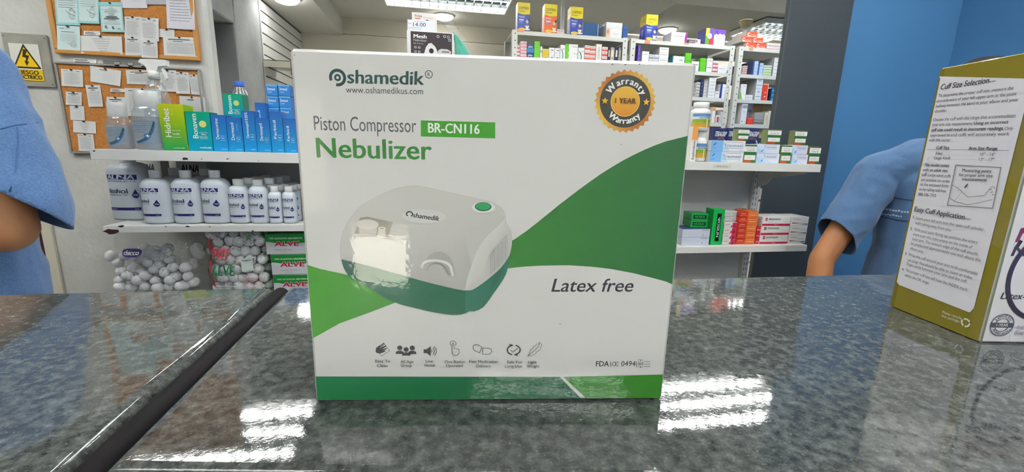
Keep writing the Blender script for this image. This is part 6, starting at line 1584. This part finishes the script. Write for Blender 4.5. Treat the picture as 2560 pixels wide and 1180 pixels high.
# clear bag with teal mask leaning beside it
root = empty('mask_bag', (at_y(1150, 131, YM + 0.10).x, YM + 0.10, ZT + 0.0004)); tag(root, 'clear bag with teal mask leaning beside the mesh nebulizer carton', 'bag')
ox_, oy_, oz_ = root.location
def tri_sheet(pts_l, pts_r, y0, amp, sd):
    rows_ = []
    for (a, b) in zip(pts_l, pts_r):
        pa, pb = at_y(a[0], a[1], YM + 0.10), at_y(b[0], b[1], YM + 0.10)
        rows_.append([((pa.x + (pb.x - pa.x) * t / 8) - ox_, y0 + amp * noise.noise(Vector((t * 0.7, a[1] * 0.03, sd))), (pa.z + (pb.z - pa.z) * t / 8) - oz_) for t in range(9)])
    return rows_
for nm, m, L_pts, R_pts, y0s, amp in (('teal_mask', 'teal_cloth', [(1139, 320), (1139, 200), (1138, 131), (1137, 105), (1134, 88), (1131, 80)], [(1215, 320), (1200, 200), (1172, 131), (1158, 105), (1144, 90), (1134, 81)], (0.006, 0.022), 0.010), ('clear_bag', 'clear_film', [(1137, 330), (1137, 200), (1136, 131), (1133, 95), (1118, 70), (1104, 52)], [(1222, 330), (1206, 200), (1180, 131), (1160, 96), (1146, 72), (1124, 50)], (-0.004, 0.036), 0.006)):
    mb = MB()
    a = tri_sheet(L_pts, R_pts, y0s[0], amp, 1.0); b = tri_sheet(L_pts, R_pts, y0s[1], amp, 5.0)
    for j in range(len(a)):
        pass
    rings = [a[j] + list(reversed(b[j])) for j in range(len(a))]
    z0_ = min(p[2] for q in rings for p in q)
    rings = [[(p[0], p[1], max(p[2], 0.0004)) for p in q] for q in rings]
    mb.grid(rings, None, 0, True, True, True)
    mb.build(nm, m, root, True)

# ------------------------------------------------------------------ corkboards, papers and wall fittings
def corkboard(label, x0, x1, z0, z1, fw, m):
    r = empty('corkboard', ((x0 + x1) / 2, YW - 0.001, z0)); tag(r, label, 'corkboard')
    w, h = (x1 - x0) / 2, z1 - z0
    mb = MB(); mb.cbox(-w + fw, w - fw, -0.010, -0.0005, fw, h - fw, 0.001); mb.build('cork', 'cork', r)
    for (a, b, c, d_) in ((-w, w, 0, fw), (-w, w, h - fw, h), (-w, -w + fw, fw, h - fw), (w - fw, w, fw, h - fw)):
        mb = MB(); mb.cbox(a, b, -0.016, -0.0005, c, d_, 0.002); mb.build('frame_rail', m, r)
    return r
corkboard('upper corkboard with wooden frame on the left wall', -1.281, -0.835, 1.582, 2.20, 0.014, 'wood_trim')
corkboard('lower corkboard with thin metal frame on the left wall', -1.290, -0.842, 1.247, 1.556, 0.007, 'alu')
mat('pin', c3(40, 40, 44), 0.4)
YP = YW - 0.013
def paper(label, pts, tint, kind='text', pin=True, header=None, edge=None, yoff=0.0, cols=None):
    """sheet pinned on the cork: four picture corners (top-left, top-right, bottom-right, bottom-left)"""
    Yp = YP - yoff
    P_ = [at_y(p[0], p[1], Yp) for p in pts]
    c = sum(P_, Vector()) / 4
    r = empty('paper_notice', (c.x, Yp, c.z)); tag(r, label, 'paper', 'notices pinned on the corkboards')
    tl, tr, br, bl = [q - c for q in P_]
    curl = random.uniform(0.001, 0.004)
    def fn(s, t, L):
        p = bl.lerp(br, s).lerp(tl.lerp(tr, s), t)
        return (p.x, -L - curl * ((2 * s - 1) ** 2 * (1 - t) ** 2), p.z)
    F = Face(fn, 1.0, 1.0, 0.0002)
    mb = F.mb
    n = 5
    for i in range(n):
        for j in range(n):
            mb.face([fn(i / n, j / n, 0), fn((i + 1) / n, j / n, 0), fn((i + 1) / n, (j + 1) / n, 0), fn(i / n, (j + 1) / n, 0)], tint)
    sh = mb.build('sheet', 'paper', r)
    F.mb = MB()
    if edge:
        for (a, b, c_, d_) in ((0, 0, 0.06, 1), (0.94, 0, 1, 1), (0, 0, 1, 0.05)): F.rect(a, b, c_, d_, edge)
        if header: F.rect(0, 0.88, 1, 1, edge)
    ink = c3(150, 152, 156); dk = c3(92, 94, 98)
    if kind == 'text':
        F.R(0.1, 0.90, 0.3, 0.925, dk); F.R(0.7, 0.88, 0.86, 0.91, dk)
        y = 0.76
        while y > 0.14:
            scribble(F, 0.12, random.uniform(0.7, 0.9), y, 0.014, ink); y -= 0.055
    elif kind == 'stamp':
        F.R(0.12, 0.88, 0.32, 0.90, dk); F.R(0.2, 0.74, 0.75, 0.76, dk)
        for k in range(7): scribble(F, 0.14, 0.86, 0.64 - 0.045 * k, 0.012, c3(176, 182, 186))
        F.ring(0.68, 0.24, 0.13, 0.012, c3(140, 146, 150), 0, 360, 20, ry=0.11); F.ring(0.68, 0.24, 0.08, 0.008, c3(150, 156, 160), 0, 360, 16, ry=0.07); F.line([(0.42, 0.30), (0.56, 0.24), (0.80, 0.20)], 0.012, c3(130))
    elif kind == 'letter':
        for k in range(6): scribble(F, 0.28 + 0.03 * k, 0.72 - 0.02 * k, 0.82 - 0.13 * k, 0.03, ink)
    elif kind == 'cert':
        for k, w in enumerate((0.2, 0.5, 0.6, 0.3, 0.24, 0.5, 0.66, 0.34)): F.R(0.5 - w / 2, 0.80 - 0.06 * k, 0.5 + w / 2, 0.80 - 0.06 * k + (0.03 if k in (5, 6) else 0.014), dk if k in (3, 4, 5, 6, 7) else ink)
        for k in range(3): scribble(F, 0.14, 0.86, 0.32 - 0.03 * k, 0.01, ink)
        F.D(0.22, 0.17, 0.05, 0.05, c3(110)); F.D(0.52, 0.15, 0.04, 0.05, c3(90)); F.R(0.72, 0.10, 0.86, 0.13, ink)
    elif kind == 'head':
        F.R(0.15, 0.84, 0.8, 0.89, dk); F.R(0.3, 0.76, 0.6, 0.79, dk)
        for k in range(8): scribble(F, 0.1, 0.9, 0.66 - 0.07 * k, 0.018, ink)
    elif kind == 'strip':
        F.R(0.08, 0.6, 0.6, 0.75, dk); F.R(0.08, 0.25, 0.7, 0.4, dk)
    elif kind == 'faint':
        F.R(0.3, 0.84, 0.55, 0.88, dk)
        for k in range(4): scribble(F, 0.4, 0.8, 0.55 - 0.1 * k, 0.014, c3(186))
    F.build('printed_text', r)
    if pin:
        p = fn(0.5, 0.965, 0.0)
        mb = MB(); mb.ell((p[0], p[1] - 0.003, p[2]), (0.0035, 0.004, 0.003), 8); mb.build('push_pin', 'pin', r, True)
PW, PT, PG, PLI = c3(214, 215, 214), c3(202, 222, 222), c3(176, 176, 180), c3(214, 212, 220)
TEAL = c3(150, 208, 210)
Q4 = lambda x0, y0, x1, y1, dx=0, dy=0: [(x0, y0), (x1, y0 + dy), (x1 + dx, y1 + dy), (x0 + dx, y1)]
paper('teal-bordered stamped document at the top left corner of the upper corkboard', Q4(132, -60, 192, 62, 10, 2), PT, 'stamp', edge=TEAL)
paper('teal-bordered stamped document second from the left on the upper corkboard', Q4(190, -60, 244, 58, 6, 2), PT, 'stamp', edge=TEAL, yoff=0.002)
paper('certificate with teal header strip on the upper corkboard', Q4(247, 5, 304, 80, 8, 1), PT, 'cert', edge=TEAL, header=True, yoff=0.003)
paper('white sheet cut by the top of the picture, right of the certificate', Q4(300, -50, 366, 20, 3, 1), PLI, 'faint')
paper('grey sheet cut by the top of the picture above bare cork', Q4(364, -50, 414, 11, 2, 1), PG, 'faint', yoff=0.001)
paper('large lilac-white printed document at the right of the upper corkboard', Q4(412, -60, 482, 71, 7, 4), PLI, 'text', yoff=0.003)
paper('pale stamped document below the teal-bordered ones', Q4(141, 63, 199, 124, 4, 3), PT, 'stamp', yoff=0.003)
paper('small white label strip in the middle of the upper corkboard', Q4(209, 77, 250, 88, 2, 1), PW, 'strip', pin=False)
paper('wide white letter with centred lines on the upper corkboard', Q4(200, 89, 304, 134, 4, 2), PW, 'letter', yoff=0.002)
paper('white sheet, upper left of the cluster of four on the upper corkboard', Q4(311, 41, 353, 95, 2, 1), PW, 'text', yoff=0.001)
paper('white sheet, upper right of the cluster of four on the upper corkboard', Q4(350, 44, 396, 102, 3, 2), PW, 'text', yoff=0.003)
paper('white sheet, lower left of the cluster of four on the upper corkboard', Q4(312, 92, 352, 138, 2, 1), PW, 'head', yoff=0.004)
paper('white sheet, lower right of the cluster of four, hanging over the wooden frame', Q4(352, 101, 393, 144, 3, 2), PW, 'head', yoff=0.006)
paper('small note card between the large document and the wide letter at right', Q4(398, 72, 436, 93, 1, 2), PW, 'faint')
paper('white letter in the lower right corner of the upper corkboard', Q4(407, 91, 490, 140, 4, 3), PW, 'head', yoff=0.002)
paper('curled receipt sheet in the top left corner of the lower corkboard', Q4(152, 172, 206, 215, 4, 3), PW, 'text')
paper('tilted blank-looking sheet at the top of the lower corkboard', [(225, 164), (303, 177), (301, 216), (227, 204)], PW, 'faint', yoff=0.001)
paper('wide sheet behind the spray trigger on the lower corkboard', Q4(314, 175, 388, 210, 4, 2), PW, 'head')
paper('sheet behind the spray bottle on the lower corkboard', Q4(398, 174, 440, 228, 4, 2), PW, 'text', yoff=0.001)
paper('sheet with dark header, second from the right on the lower corkboard', Q4(436, 180, 471, 234, 6, 1), PW, 'text', yoff=0.003)
paper('sheet with dark header, rightmost on the lower corkboard', Q4(471, 186, 500, 236, 8, 2), PW, 'text')
paper('narrow tilted sheet with bold heading on the lower corkboard', [(213, 213), (250, 213), (260, 267), (224, 267)], PW, 'head', yoff=0.001)
paper('small white label strip on the lower corkboard above the sanitizers', Q4(276, 221, 312, 230, 1, 1), PW, 'strip', pin=False)
paper('small curled sheet below the receipt at the left of the lower corkboard', Q4(164, 229, 204, 262, 2, 2), PW, 'head')
paper('small creased sheet third from the top at the left edge', Q4(174, 264, 210, 300, 3, 1), PW, 'faint')
paper('small torn sheet fourth from the top at the left edge', Q4(182, 301, 239, 331, 2, 3), PW, 'letter')
paper('lowest small sheet at the left edge of the lower corkboard', Q4(193, 334, 233, 377, 6, 2), PW, 'text')
paper('sheet half hidden by the smaller sanitizer bottle', Q4(266, 242, 312, 290, 2, 1), PW, 'head')
paper('broad sheet half hidden by the larger sanitizer bottle', Q4(311, 220, 402, 290, 3, 2), c3(206, 208, 206), 'text', yoff=0.002)
paper('sheet half hidden by the lime carton', Q4(448, 240, 512, 300, 4, 3), PW, 'faint')
# label strip and metal rail between the boards
paper('white label strip on the wall between the two corkboards', Q4(183, 145, 241, 159, 1, 2), PW, 'strip', pin=False, yoff=-0.011)
p0, p1 = at_y(256, 150, YW - 0.01), at_y(385, 152, YW - 0.01)
r = empty('metal_rail', ((p0.x + p1.x) / 2, YW - 0.001, p0.z - 0.026)); tag(r, 'grey metal rail with clips between the two corkboards', 'rail')
hw = (p1.x - p0.x) / 2
mb = MB(); mb.cbox(-hw, hw, -0.010, -0.0005, 0, 0.025, 0.003); mb.build('rail_body', 'steel_dull', r)
for dx in (-0.42, 0.10, 0.6):
    mb = MB(); mb.cbox(dx * hw - 0.008, dx * hw + 0.008, -0.016, -0.0102, 0.006, 0.021, 0.003); mb.build('clip', 'alu', r)
# electrical hazard plate
pl = [at_y(8, 84, YW), at_y(118, 88, YW), at_y(30, 226, YW), at_y(146, 228, YW)]
x0, x1, z1, z0 = -1.432, -1.302, 1.640, 1.470
r = empty('electrical_cover', ((x0 + x1) / 2, YW - 0.001, z0)); tag(r, 'grey metal cover plate with yellow electrical hazard sign', 'cover plate')
hw = (x1 - x0) / 2; hh = z1 - z0
mb = MB(); mb.cbox(-hw, hw, -0.008, -0.0005, 0, hh, 0.002); mb.build('plate', 'plate_grey', r)
for (sx, sz) in ((-0.9, 0.06), (0.9, 0.06), (-0.9, 0.94), (0.9, 0.94)):
    mb = MB(); mb.ell((sx * hw, -0.0085, sz * hh), (0.003, 0.0015, 0.003), 8); mb.build('screw', 'steel_dull', r, True)
a0, a1 = at_y(20, 107, YW - 0.01), at_y(112, 203, YW - 0.01)
sw, sh_ = a1.x - a0.x, a0.z - a1.z
F = Face(lambda u, v, L: (a0.x - (x0 + x1) / 2 + u, -0.0092 - L, a1.z - z0 + v), sw, sh_, 0.0002)
YL, DK = c3(236, 196, 30), c3(54, 44, 26)
F.R(0, 0, 1, 1, c3(222, 222, 212)); F.R(0, 0, 1, 0.30, YL)
F.P([(0.5, 1.0), (0.02, 0.33), (0.98, 0.33)], DK); F.P([(0.5, 0.91), (0.11, 0.375), (0.89, 0.375)], YL)
F.P([(0.47, 0.86), (0.60, 0.83), (0.53, 0.70), (0.64, 0.68), (0.54, 0.52), (0.60, 0.52), (0.50, 0.40), (0.44, 0.54), (0.49, 0.53), (0.52, 0.62), (0.40, 0.64)], DK)
F.T('RIESGO', 0.14, 0.17, 0.72, 0.10, DK, 0.04); F.T('ELECTRICO', 0.05, 0.04, 0.90, 0.10, DK, 0.04)
F.build('hazard_sign', r)
# small bits on the slatted wall
for (px0, px1, py0, py1, lb) in ((660, 722, 151, 172, 'small cream-fronted wire shelf hanging on the slatted wall'), (668, 700, 222, 240, 'lower small tray hanging on the slatted wall')):
    a = ray(px0, py0); ta = (XS + 0.01) / a.x; pa = CAM + a * ta
    b = ray(px1, py0); tb = (XS + 0.10) / b.x; pb = CAM + b * tb
    r = empty('wall_tray', (XS + 0.001, pa.y, pa.z - 0.10)); tag(r, lb, 'wall shelf')
    mb = MB(); mb.cbox(0.002, 0.22, 0, 0.30, 0.07, 0.078, 0.001); mb.build('board', 'slat', r)
    mb = MB(); mb.cbox(0.004, 0.22, -0.004, 0.0, 0.05, 0.10, 0.001); mb.build('cream_front', 'cream_trim', r)
    mb = MB(); mb.tube([(0.004, -0.006, 0.104), (0.222, -0.006, 0.104), (0.222, -0.006, 0.0), (0.222, 0.3, 0.0)], 0.003, 6); mb.build('wire', 'hole', r)
# ceiling channel above the left rack
p = at_y(1408, 30, 3.45)
r = empty('ceiling_channel', (p.x, 3.45, 2.16)); tag(r, 'thin pale metal channel hanging from the ceiling behind the left rack', 'channel')
mb = MB(); mb.cbox(-0.014, 0.014, 0, 0.02, 0, HC - 2.16, 0.002); mb.build('channel_body', 'rack_white', r)
mb = MB(); mb.cbox(-0.035, 0.018, -0.004, 0.024, HC - 2.16 - 0.06, HC - 2.16 - 0.05, 0.002); mb.build('hook', 'hole', r)
mb = MB(); mb.cbox(-0.016, 0.016, -0.003, -0.0002, 0.0, 0.04, 0.001); mb.build('foot_clip', 'rack_white', r)

# ================================================================== people behind the counter
def remesh(mb, name, m, voxel, smooth=8, wrinkle=0.0, cuts=(), parent=None, solid=0.0, seed=0.0, wscale=(9, 9, 6)):
    me = mb.mesh(name + '_raw', m)
    ob = bpy.data.objects.new(name + '_raw', me); COL.objects.link(ob)
    md = ob.modifiers.new('r', 'REMESH'); md.mode = 'VOXEL'; md.voxel_size = voxel
    ms = ob.modifiers.new('s', 'SMOOTH'); ms.factor = 0.5; ms.iterations = smooth
    dg = bpy.context.evaluated_depsgraph_get()
    nm = bpy.data.meshes.new_from_object(ob.evaluated_get(dg))
    bpy.data.objects.remove(ob); bpy.data.meshes.remove(me)
    bm = bmesh.new(); bm.from_mesh(nm)
    if wrinkle:
        bm.normal_update()
        mv = []
        for v in bm.verts:
            q = Vector((v.co.x * wscale[0], v.co.y * wscale[1], v.co.z * wscale[2] + seed))
            d = noise.noise(q) * 0.6 + (1 - abs(noise.noise(q * 1.6 + Vector((3.1, 0, 0)))) * 2) * 0.5
            mv.append(v.normal * (wrinkle * d))
        for v, d in zip(bm.verts, mv): v.co += d
    for (pt, nrm, axis, rad) in cuts:
        pt, nrm, axis = Vector(pt), Vector(nrm).normalized(), Vector(axis).normalized()
        def inside(p):
            w = p - pt
            return w.dot(nrm) > -0.03 and (w - axis * w.dot(axis)).length < rad
        fs = [f for f in bm.faces if inside(f.calc_center_median())]
        geom = list({v for f in fs for v in f.verts}) + list({e for f in fs for e in f.edges}) + fs
        bmesh.ops.bisect_plane(bm, geom=geom, dist=1e-5, plane_co=pt, plane_no=nrm, clear_outer=True)
    for f in bm.faces: f.smooth = True
    bm.to_mesh(nm); bm.free()
    nm.name = name
    nm.materials.clear(); nm.materials.append(M[m])
    o = link_mesh(name, nm, parent)
    if solid:
        sd = o.modifiers.new('thickness', 'SOLIDIFY'); sd.thickness = solid; sd.offset = -1
    return o
def hand(mb, w, d, up, s=1.0, side=1):
    """palm and five bent fingers growing from the wrist w along d; up = back of the hand"""
    w, d, up = Vector(w), Vector(d).normalized(), Vector(up).normalized()
    sd = d.cross(up).normalized() * side
    mb.cap(w, w + d * 0.035 * s, 0.024 * s, 0.027 * s)
    for k in (-1, 0, 1): mb.cap(w + d * 0.02 * s + sd * 0.018 * k * s, w + d * 0.082 * s + sd * 0.022 * k * s, 0.016 * s, 0.0145 * s, 10)
    for k, ln in ((-1.5, 0.062), (-0.5, 0.076), (0.5, 0.080), (1.5, 0.070)):
        a = w + d * 0.082 * s + sd * 0.0195 * k * s
        b = a + (d * 0.93 - up * 0.35) * ln * 0.5 * s
        c = b + (d * 0.6 - up * 0.8) * ln * 0.32 * s
        e_ = c + (d * 0.2 - up * 0.98) * ln * 0.26 * s
        mb.cap(a, b, 0.0098 * s, 0.0090 * s, 8); mb.cap(b, c, 0.0090 * s, 0.0082 * s, 8); mb.cap(c, e_, 0.0082 * s, 0.0070 * s, 8)
    a = w + d * 0.020 * s + sd * 0.022 * s
    b = a + (d * 0.6 + sd * 0.75 - up * 0.2) * 0.040 * s
    c = b + (d * 0.9 + sd * 0.2 - up * 0.35) * 0.030 * s
    mb.cap(a, b, 0.0125 * s, 0.0110 * s, 8); mb.cap(b, c, 0.0108 * s, 0.0085 * s, 8)
def person(label, loc, rz, s, armL, armR, shirt, skin, sleeveL, sleeveR, seed, hx=0.0):
    """local frame: faces -y, x to the viewer's right, z up; arms as (shoulder, elbow, wrist) in local coordinates"""
    root = empty('person', loc, rz); tag(root, label, 'person')
    def S(*p): return Vector(p) * s
    mb = MB()
    def ring(z, rx, ry, cy=0.0, n=20): return [(rx * s * math.cos(2 * math.pi * k / n), cy * s + ry * s * math.sin(2 * math.pi * k / n), z * s) for k in range(n)]
    mb.grid([ring(0.86, 0.02, 0.02), ring(0.87, 0.15, 0.105), ring(0.95, 0.172, 0.12), ring(1.08, 0.150, 0.108), ring(1.20, 0.158, 0.112), ring(1.30, 0.168, 0.108, 0.005), ring(1.38, 0.150, 0.085, 0.01), ring(1.425, 0.085, 0.062, 0.012), ring(1.45, 0.055, 0.055, 0.01)], None, 0, True, True, True)
    mb.cap(S(hx * 0.4, 0.012, 1.40), S(hx, -0.004, 1.50), 0.056 * s, 0.052 * s)
    mb.ell(S(hx, -0.004, 1.605), (0.073 * s, 0.092 * s, 0.105 * s), 20)
    mb.cap(S(hx, -0.045, 1.545), S(hx, -0.058, 1.525), 0.042 * s, 0.034 * s)
    mb.cap(S(hx, -0.090, 1.615), S(hx, -0.108, 1.583), 0.008 * s, 0.013 * s, 8)
    for sx in (-1, 1):
        mb.ell(S(hx + sx * 0.074, 0.006, 1.595), (0.010 * s, 0.018 * s, 0.030 * s), 8)
        mb.cap(S(sx * 0.085, 0, 0.92), S(sx * 0.095, -0.01, 0.50), 0.085 * s, 0.058 * s)
        mb.cap(S(sx * 0.095, -0.01, 0.50), S(sx * 0.10, 0.01, 0.09), 0.056 * s, 0.038 * s)
        mb.cap(S(sx * 0.10, 0.02, 0.045), S(sx * 0.105, -0.15, 0.035), 0.038 * s, 0.030 * s)
    for arm, sx in ((armL, 1), (armR, -1)):
        a, e_, w = (Vector(q) for q in arm)
        mb.cap(S(sx * 0.12, 0.008, 1.375), a, 0.055 * s, 0.052 * s)
        mb.cap(a, e_, 0.050 * s, 0.041 * s); mb.cap(e_, e_.lerp(w, 0.35), 0.041 * s, 0.041 * s); mb.cap(e_.lerp(w, 0.35), w, 0.041 * s, 0.026 * s)
        hand(mb, w, w - e_, (0, 0, 1) if abs((w - e_).normalized().z) < 0.7 else (0, 1, 0), s, -sx)
    remesh(mb, 'body', skin, 0.0062, 5, parent=root)
    # face details and hair
    for sx in (-1, 1):
        mb = MB(); mb.ell(S(hx + sx * 0.030, -0.080, 1.615), (0.013 * s, 0.009 * s, 0.008 * s), 12); ey = mb.build('eye', 'eye', root, True)
        mb = MB(); mb.ell(S(hx + sx * 0.030, -0.0875, 1.615), (0.006 * s, 0.003 * s, 0.006 * s), 10); mb.build('iris', 'dark_eye', ey, True)
        mb = MB(); mb.tube([S(hx + sx * 0.014, -0.091, 1.637), S(hx + sx * 0.030, -0.090, 1.643), S(hx + sx * 0.048, -0.078, 1.637)], 0.0035 * s, 6); mb.build('eyebrow', 'hair', root, True)
    mb = MB(); mb.tube([S(hx + -0.024, -0.083, 1.553), S(hx + -0.008, -0.093, 1.556), S(hx + 0.008, -0.093, 1.556), S(hx + 0.024, -0.083, 1.553)], [0.003 * s, 0.0065 * s, 0.0065 * s, 0.003 * s], 8); mb.build('mouth', 'lip', root, True)
    mb = MB(); mb.ell(S(hx, 0.016, 1.635), (0.083 * s, 0.092 * s, 0.092 * s), 20); mb.ell(S(hx, 0.052, 1.575), (0.072 * s, 0.055 * s, 0.10 * s), 16); mb.cap(S(hx, 0.09, 1.60), S(hx, 0.11, 1.46), 0.035 * s, 0.02 * s)
    remesh(mb, 'hair', 'hair', 0.007, 4, 0.003, parent=root)
    # trousers and shoes
    mb = MB()
    mb.grid([ring(0.80, 0.14, 0.10), ring(0.88, 0.182, 0.13), ring(1.00, 0.176, 0.125)], None, 0, True, True, True)
    for sx in (-1, 1):
        mb.cap(S(sx * 0.088, 0, 0.90), S(sx * 0.097, -0.01, 0.50), 0.094 * s, 0.072 * s); mb.cap(S(sx * 0.097, -0.01, 0.50), S(sx * 0.102, 0.01, 0.14), 0.070 * s, 0.060 * s)
    remesh(mb, 'trousers', 'trousers', 0.009, 4, 0.004, parent=root)
    for sx in (-1, 1):
        mb = MB(); mb.cap(S(sx * 0.10, 0.03, 0.046), S(sx * 0.107, -0.155, 0.040), 0.046 * s, 0.040 * s); remesh(mb, 'shoe', 'rubber', 0.008, 3, parent=root)
    # uniform shirt
    mb = MB()
    mb.grid([ring(0.84, 0.185, 0.138), ring(0.95, 0.200, 0.148), ring(1.08, 0.188, 0.142), ring(1.20, 0.188, 0.142), ring(1.30, 0.190, 0.134, 0.005), ring(1.375, 0.165, 0.105, 0.01), ring(1.42, 0.100, 0.082, 0.012), ring(1.455, 0.075, 0.072, 0.01)], None, 0, True, True, True)
    cuts = [(S(0, 0, 1.447), (0, 0, 1), (0, 0, 1), 0.2 * s), (S(0, 0, 0.852), (0, 0, -1), (0, 0, 1), 0.6 * s)]
    for arm, sx in ((armL, 1), (armR, -1)): mb.cap(S(sx * 0.11, 0.008, 1.370), Vector(arm[0]), 0.078 * s, 0.070 * s)
    remesh(mb, 'shirt', shirt, 0.0065, 4, 0.0085, cuts, root, 0.0022, seed, (7, 7, 9))
    for arm, sx, sl in ((armL, 1, sleeveL), (armR, -1, sleeveR)):
        a, e_ = Vector(arm[0]), Vector(arm[1])
        d = (e_ - a).normalized(); hem = a + d * sl[0]
        mb = MB()
        mb.cap(S(sx * 0.115, 0.008, 1.370), a, 0.070 * s, 0.076 * s)
        mb.cap(a, a.lerp(hem, 0.5), 0.076 * s, (0.076 + sl[1]) / 2 * s); mb.cap(a.lerp(hem, 0.5), hem + d * 0.03, (0.076 + sl[1]) / 2 * s, sl[1] * s, 20)
        remesh(mb, 'sleeve', shirt, 0.0065, 4, 0.0075, [(hem, d + Vector(sl[2]), d, 0.4)], root, 0.0022, seed + sx, (8, 8, 10))
    return root

# clerk on the left, seen from the side; the near arm is bent, the forearm points out of the picture
lc_ = Vector((-0.985, 0.985, 0.0)); ls = 1.055; la = math.radians(-45)
def lloc(x, y, z): return Matrix.Rotation(-la, 3, 'Z') @ (Vector((x, y, z)) - lc_)
def ldir(x, y, z): return tuple(Matrix.Rotation(-la, 3, 'Z') @ Vector((x, y, z)))
pl_ = person('person in a blue uniform shirt at the left edge, one bare elbow bent', lc_, la, ls,
       (lloc(-0.772, 0.865, 1.392), lloc(-0.720, 0.838, 1.150), lloc(-0.985, 0.775, 1.185)),
       (lloc(-1.09, 1.09, 1.36), lloc(-1.16, 1.00, 1.12), lloc(-1.10, 0.80, 1.17)), 'shirt', 'skin', (0.196, 0.086, ldir(-0.6, -0.5, 0.1)), (0.18, 0.08, (0, 0, 0)), 1.7)
# clerk on the right, facing the counter behind the olive carton
rc0 = Vector((1.665, 1.165, 0.0)); rs = 0.945
def rloc(x, y, z): return Vector((x, y, z)) - rc0
pr_ = person('person in a blue uniform shirt standing behind the olive carton, arm hanging down', rc0, 0.0, rs,
       (rloc(1.93, 1.24, 1.27), rloc(2.01, 1.25, 1.02), rloc(1.98, 1.13, 0.83)),
       (rloc(1.488, 1.235, 1.245), rloc(1.318, 1.235, 0.950), rloc(1.275, 1.19, 0.73)), 'shirt_dull', 'skin_dark', (0.19, 0.078, (0, 0, 0)), (0.248, 0.072, (-0.3, 0, 0.3)), 6.2, 0.09)
# pocket seams and embroidery on the right clerk's chest
sh_ob = [c for c in pr_.children if c.name.startswith('shirt')][0]
mat('seam', c3(44, 66, 98), 0.9)
mat('embroidery', c3(190, 206, 226), 0.8)
from mathutils.bvhtree import BVHTree
_bm = bmesh.new(); _bm.from_mesh(sh_ob.data); _bvh = BVHTree.FromBMesh(_bm); _bm.free()
def on_shirt(px, py, L):
    """where the sight line through a picture point meets the shirt front (local to the clerk)"""
    d = ray(px, py).normalized(); hit = _bvh.ray_cast(CAM - rc0, d)
    return (hit[0] if hit[0] is not None else (CAM - rc0 + d * 1.8)) - d * L
for pts_ in ([(2207, 489), (2220, 490), (2240, 494), (2262, 498), (2284, 501)], [(2202, 541), (2222, 545), (2245, 550), (2270, 553), (2288, 556)]):
    mb = MB(); mb.tube([on_shirt(*q, 0.001) for q in pts_], 0.0022, 6); mb.build('pocket_seam', 'seam', pr_, True)
F = Face(lambda u, v, L: on_shirt(2203 + u, 524 - v + u * 0.14, L + 0.002), 1, 1, 0.0002)
for row, (ln, hh) in enumerate(((64, 5.5), (52, 4.0))):           # blurred embroidery: short stitches, not readable
    x = 0.0
    while x < ln:
        wv = random.uniform(3, 7); y0_ = -12.0 * row + random.uniform(-0.8, 0.8)
        F.poly([(x, y0_), (x + wv, y0_ + random.uniform(-0.6, 0.6)), (x + wv, y0_ + hh), (x, y0_ + hh * random.uniform(0.7, 1.0))], c3(176, 194, 220), 0.0006)
        x += wv + random.uniform(1.0, 2.2)

F.build('chest_embroidery', pr_)
# stitched seams on the left clerk's near sleeve
mat('stitch', c3(74, 108, 156), 0.9)
_sl = [c for c in pl_.children if c.name.startswith('sleeve')][0]
_bm = bmesh.new(); _bm.from_mesh(_sl.data); _bvl = BVHTree.FromBMesh(_bm); _bm.free()
_mi = (Matrix.Translation(lc_) @ Matrix.Rotation(la, 4, 'Z')).inverted()
for pts_ in ([(2, 322), (30, 314), (60, 310), (95, 306), (128, 300)], [(44, 318), (46, 360), (40, 420), (24, 480)], [(2, 205), (30, 192), (56, 178)]):
    P3 = []
    for (px, py) in pts_:
        d = (_mi.to_3x3() @ ray(px, py)).normalized(); h = _bvl.ray_cast(_mi @ CAM, d)
        if h[0] is not None: P3.append(h[0] - d * 0.0004)
    if len(P3) > 2:
        mb = MB(); mb.tube(P3, 0.0013, 6); mb.build('sleeve_seam', 'stitch', pl_, True)
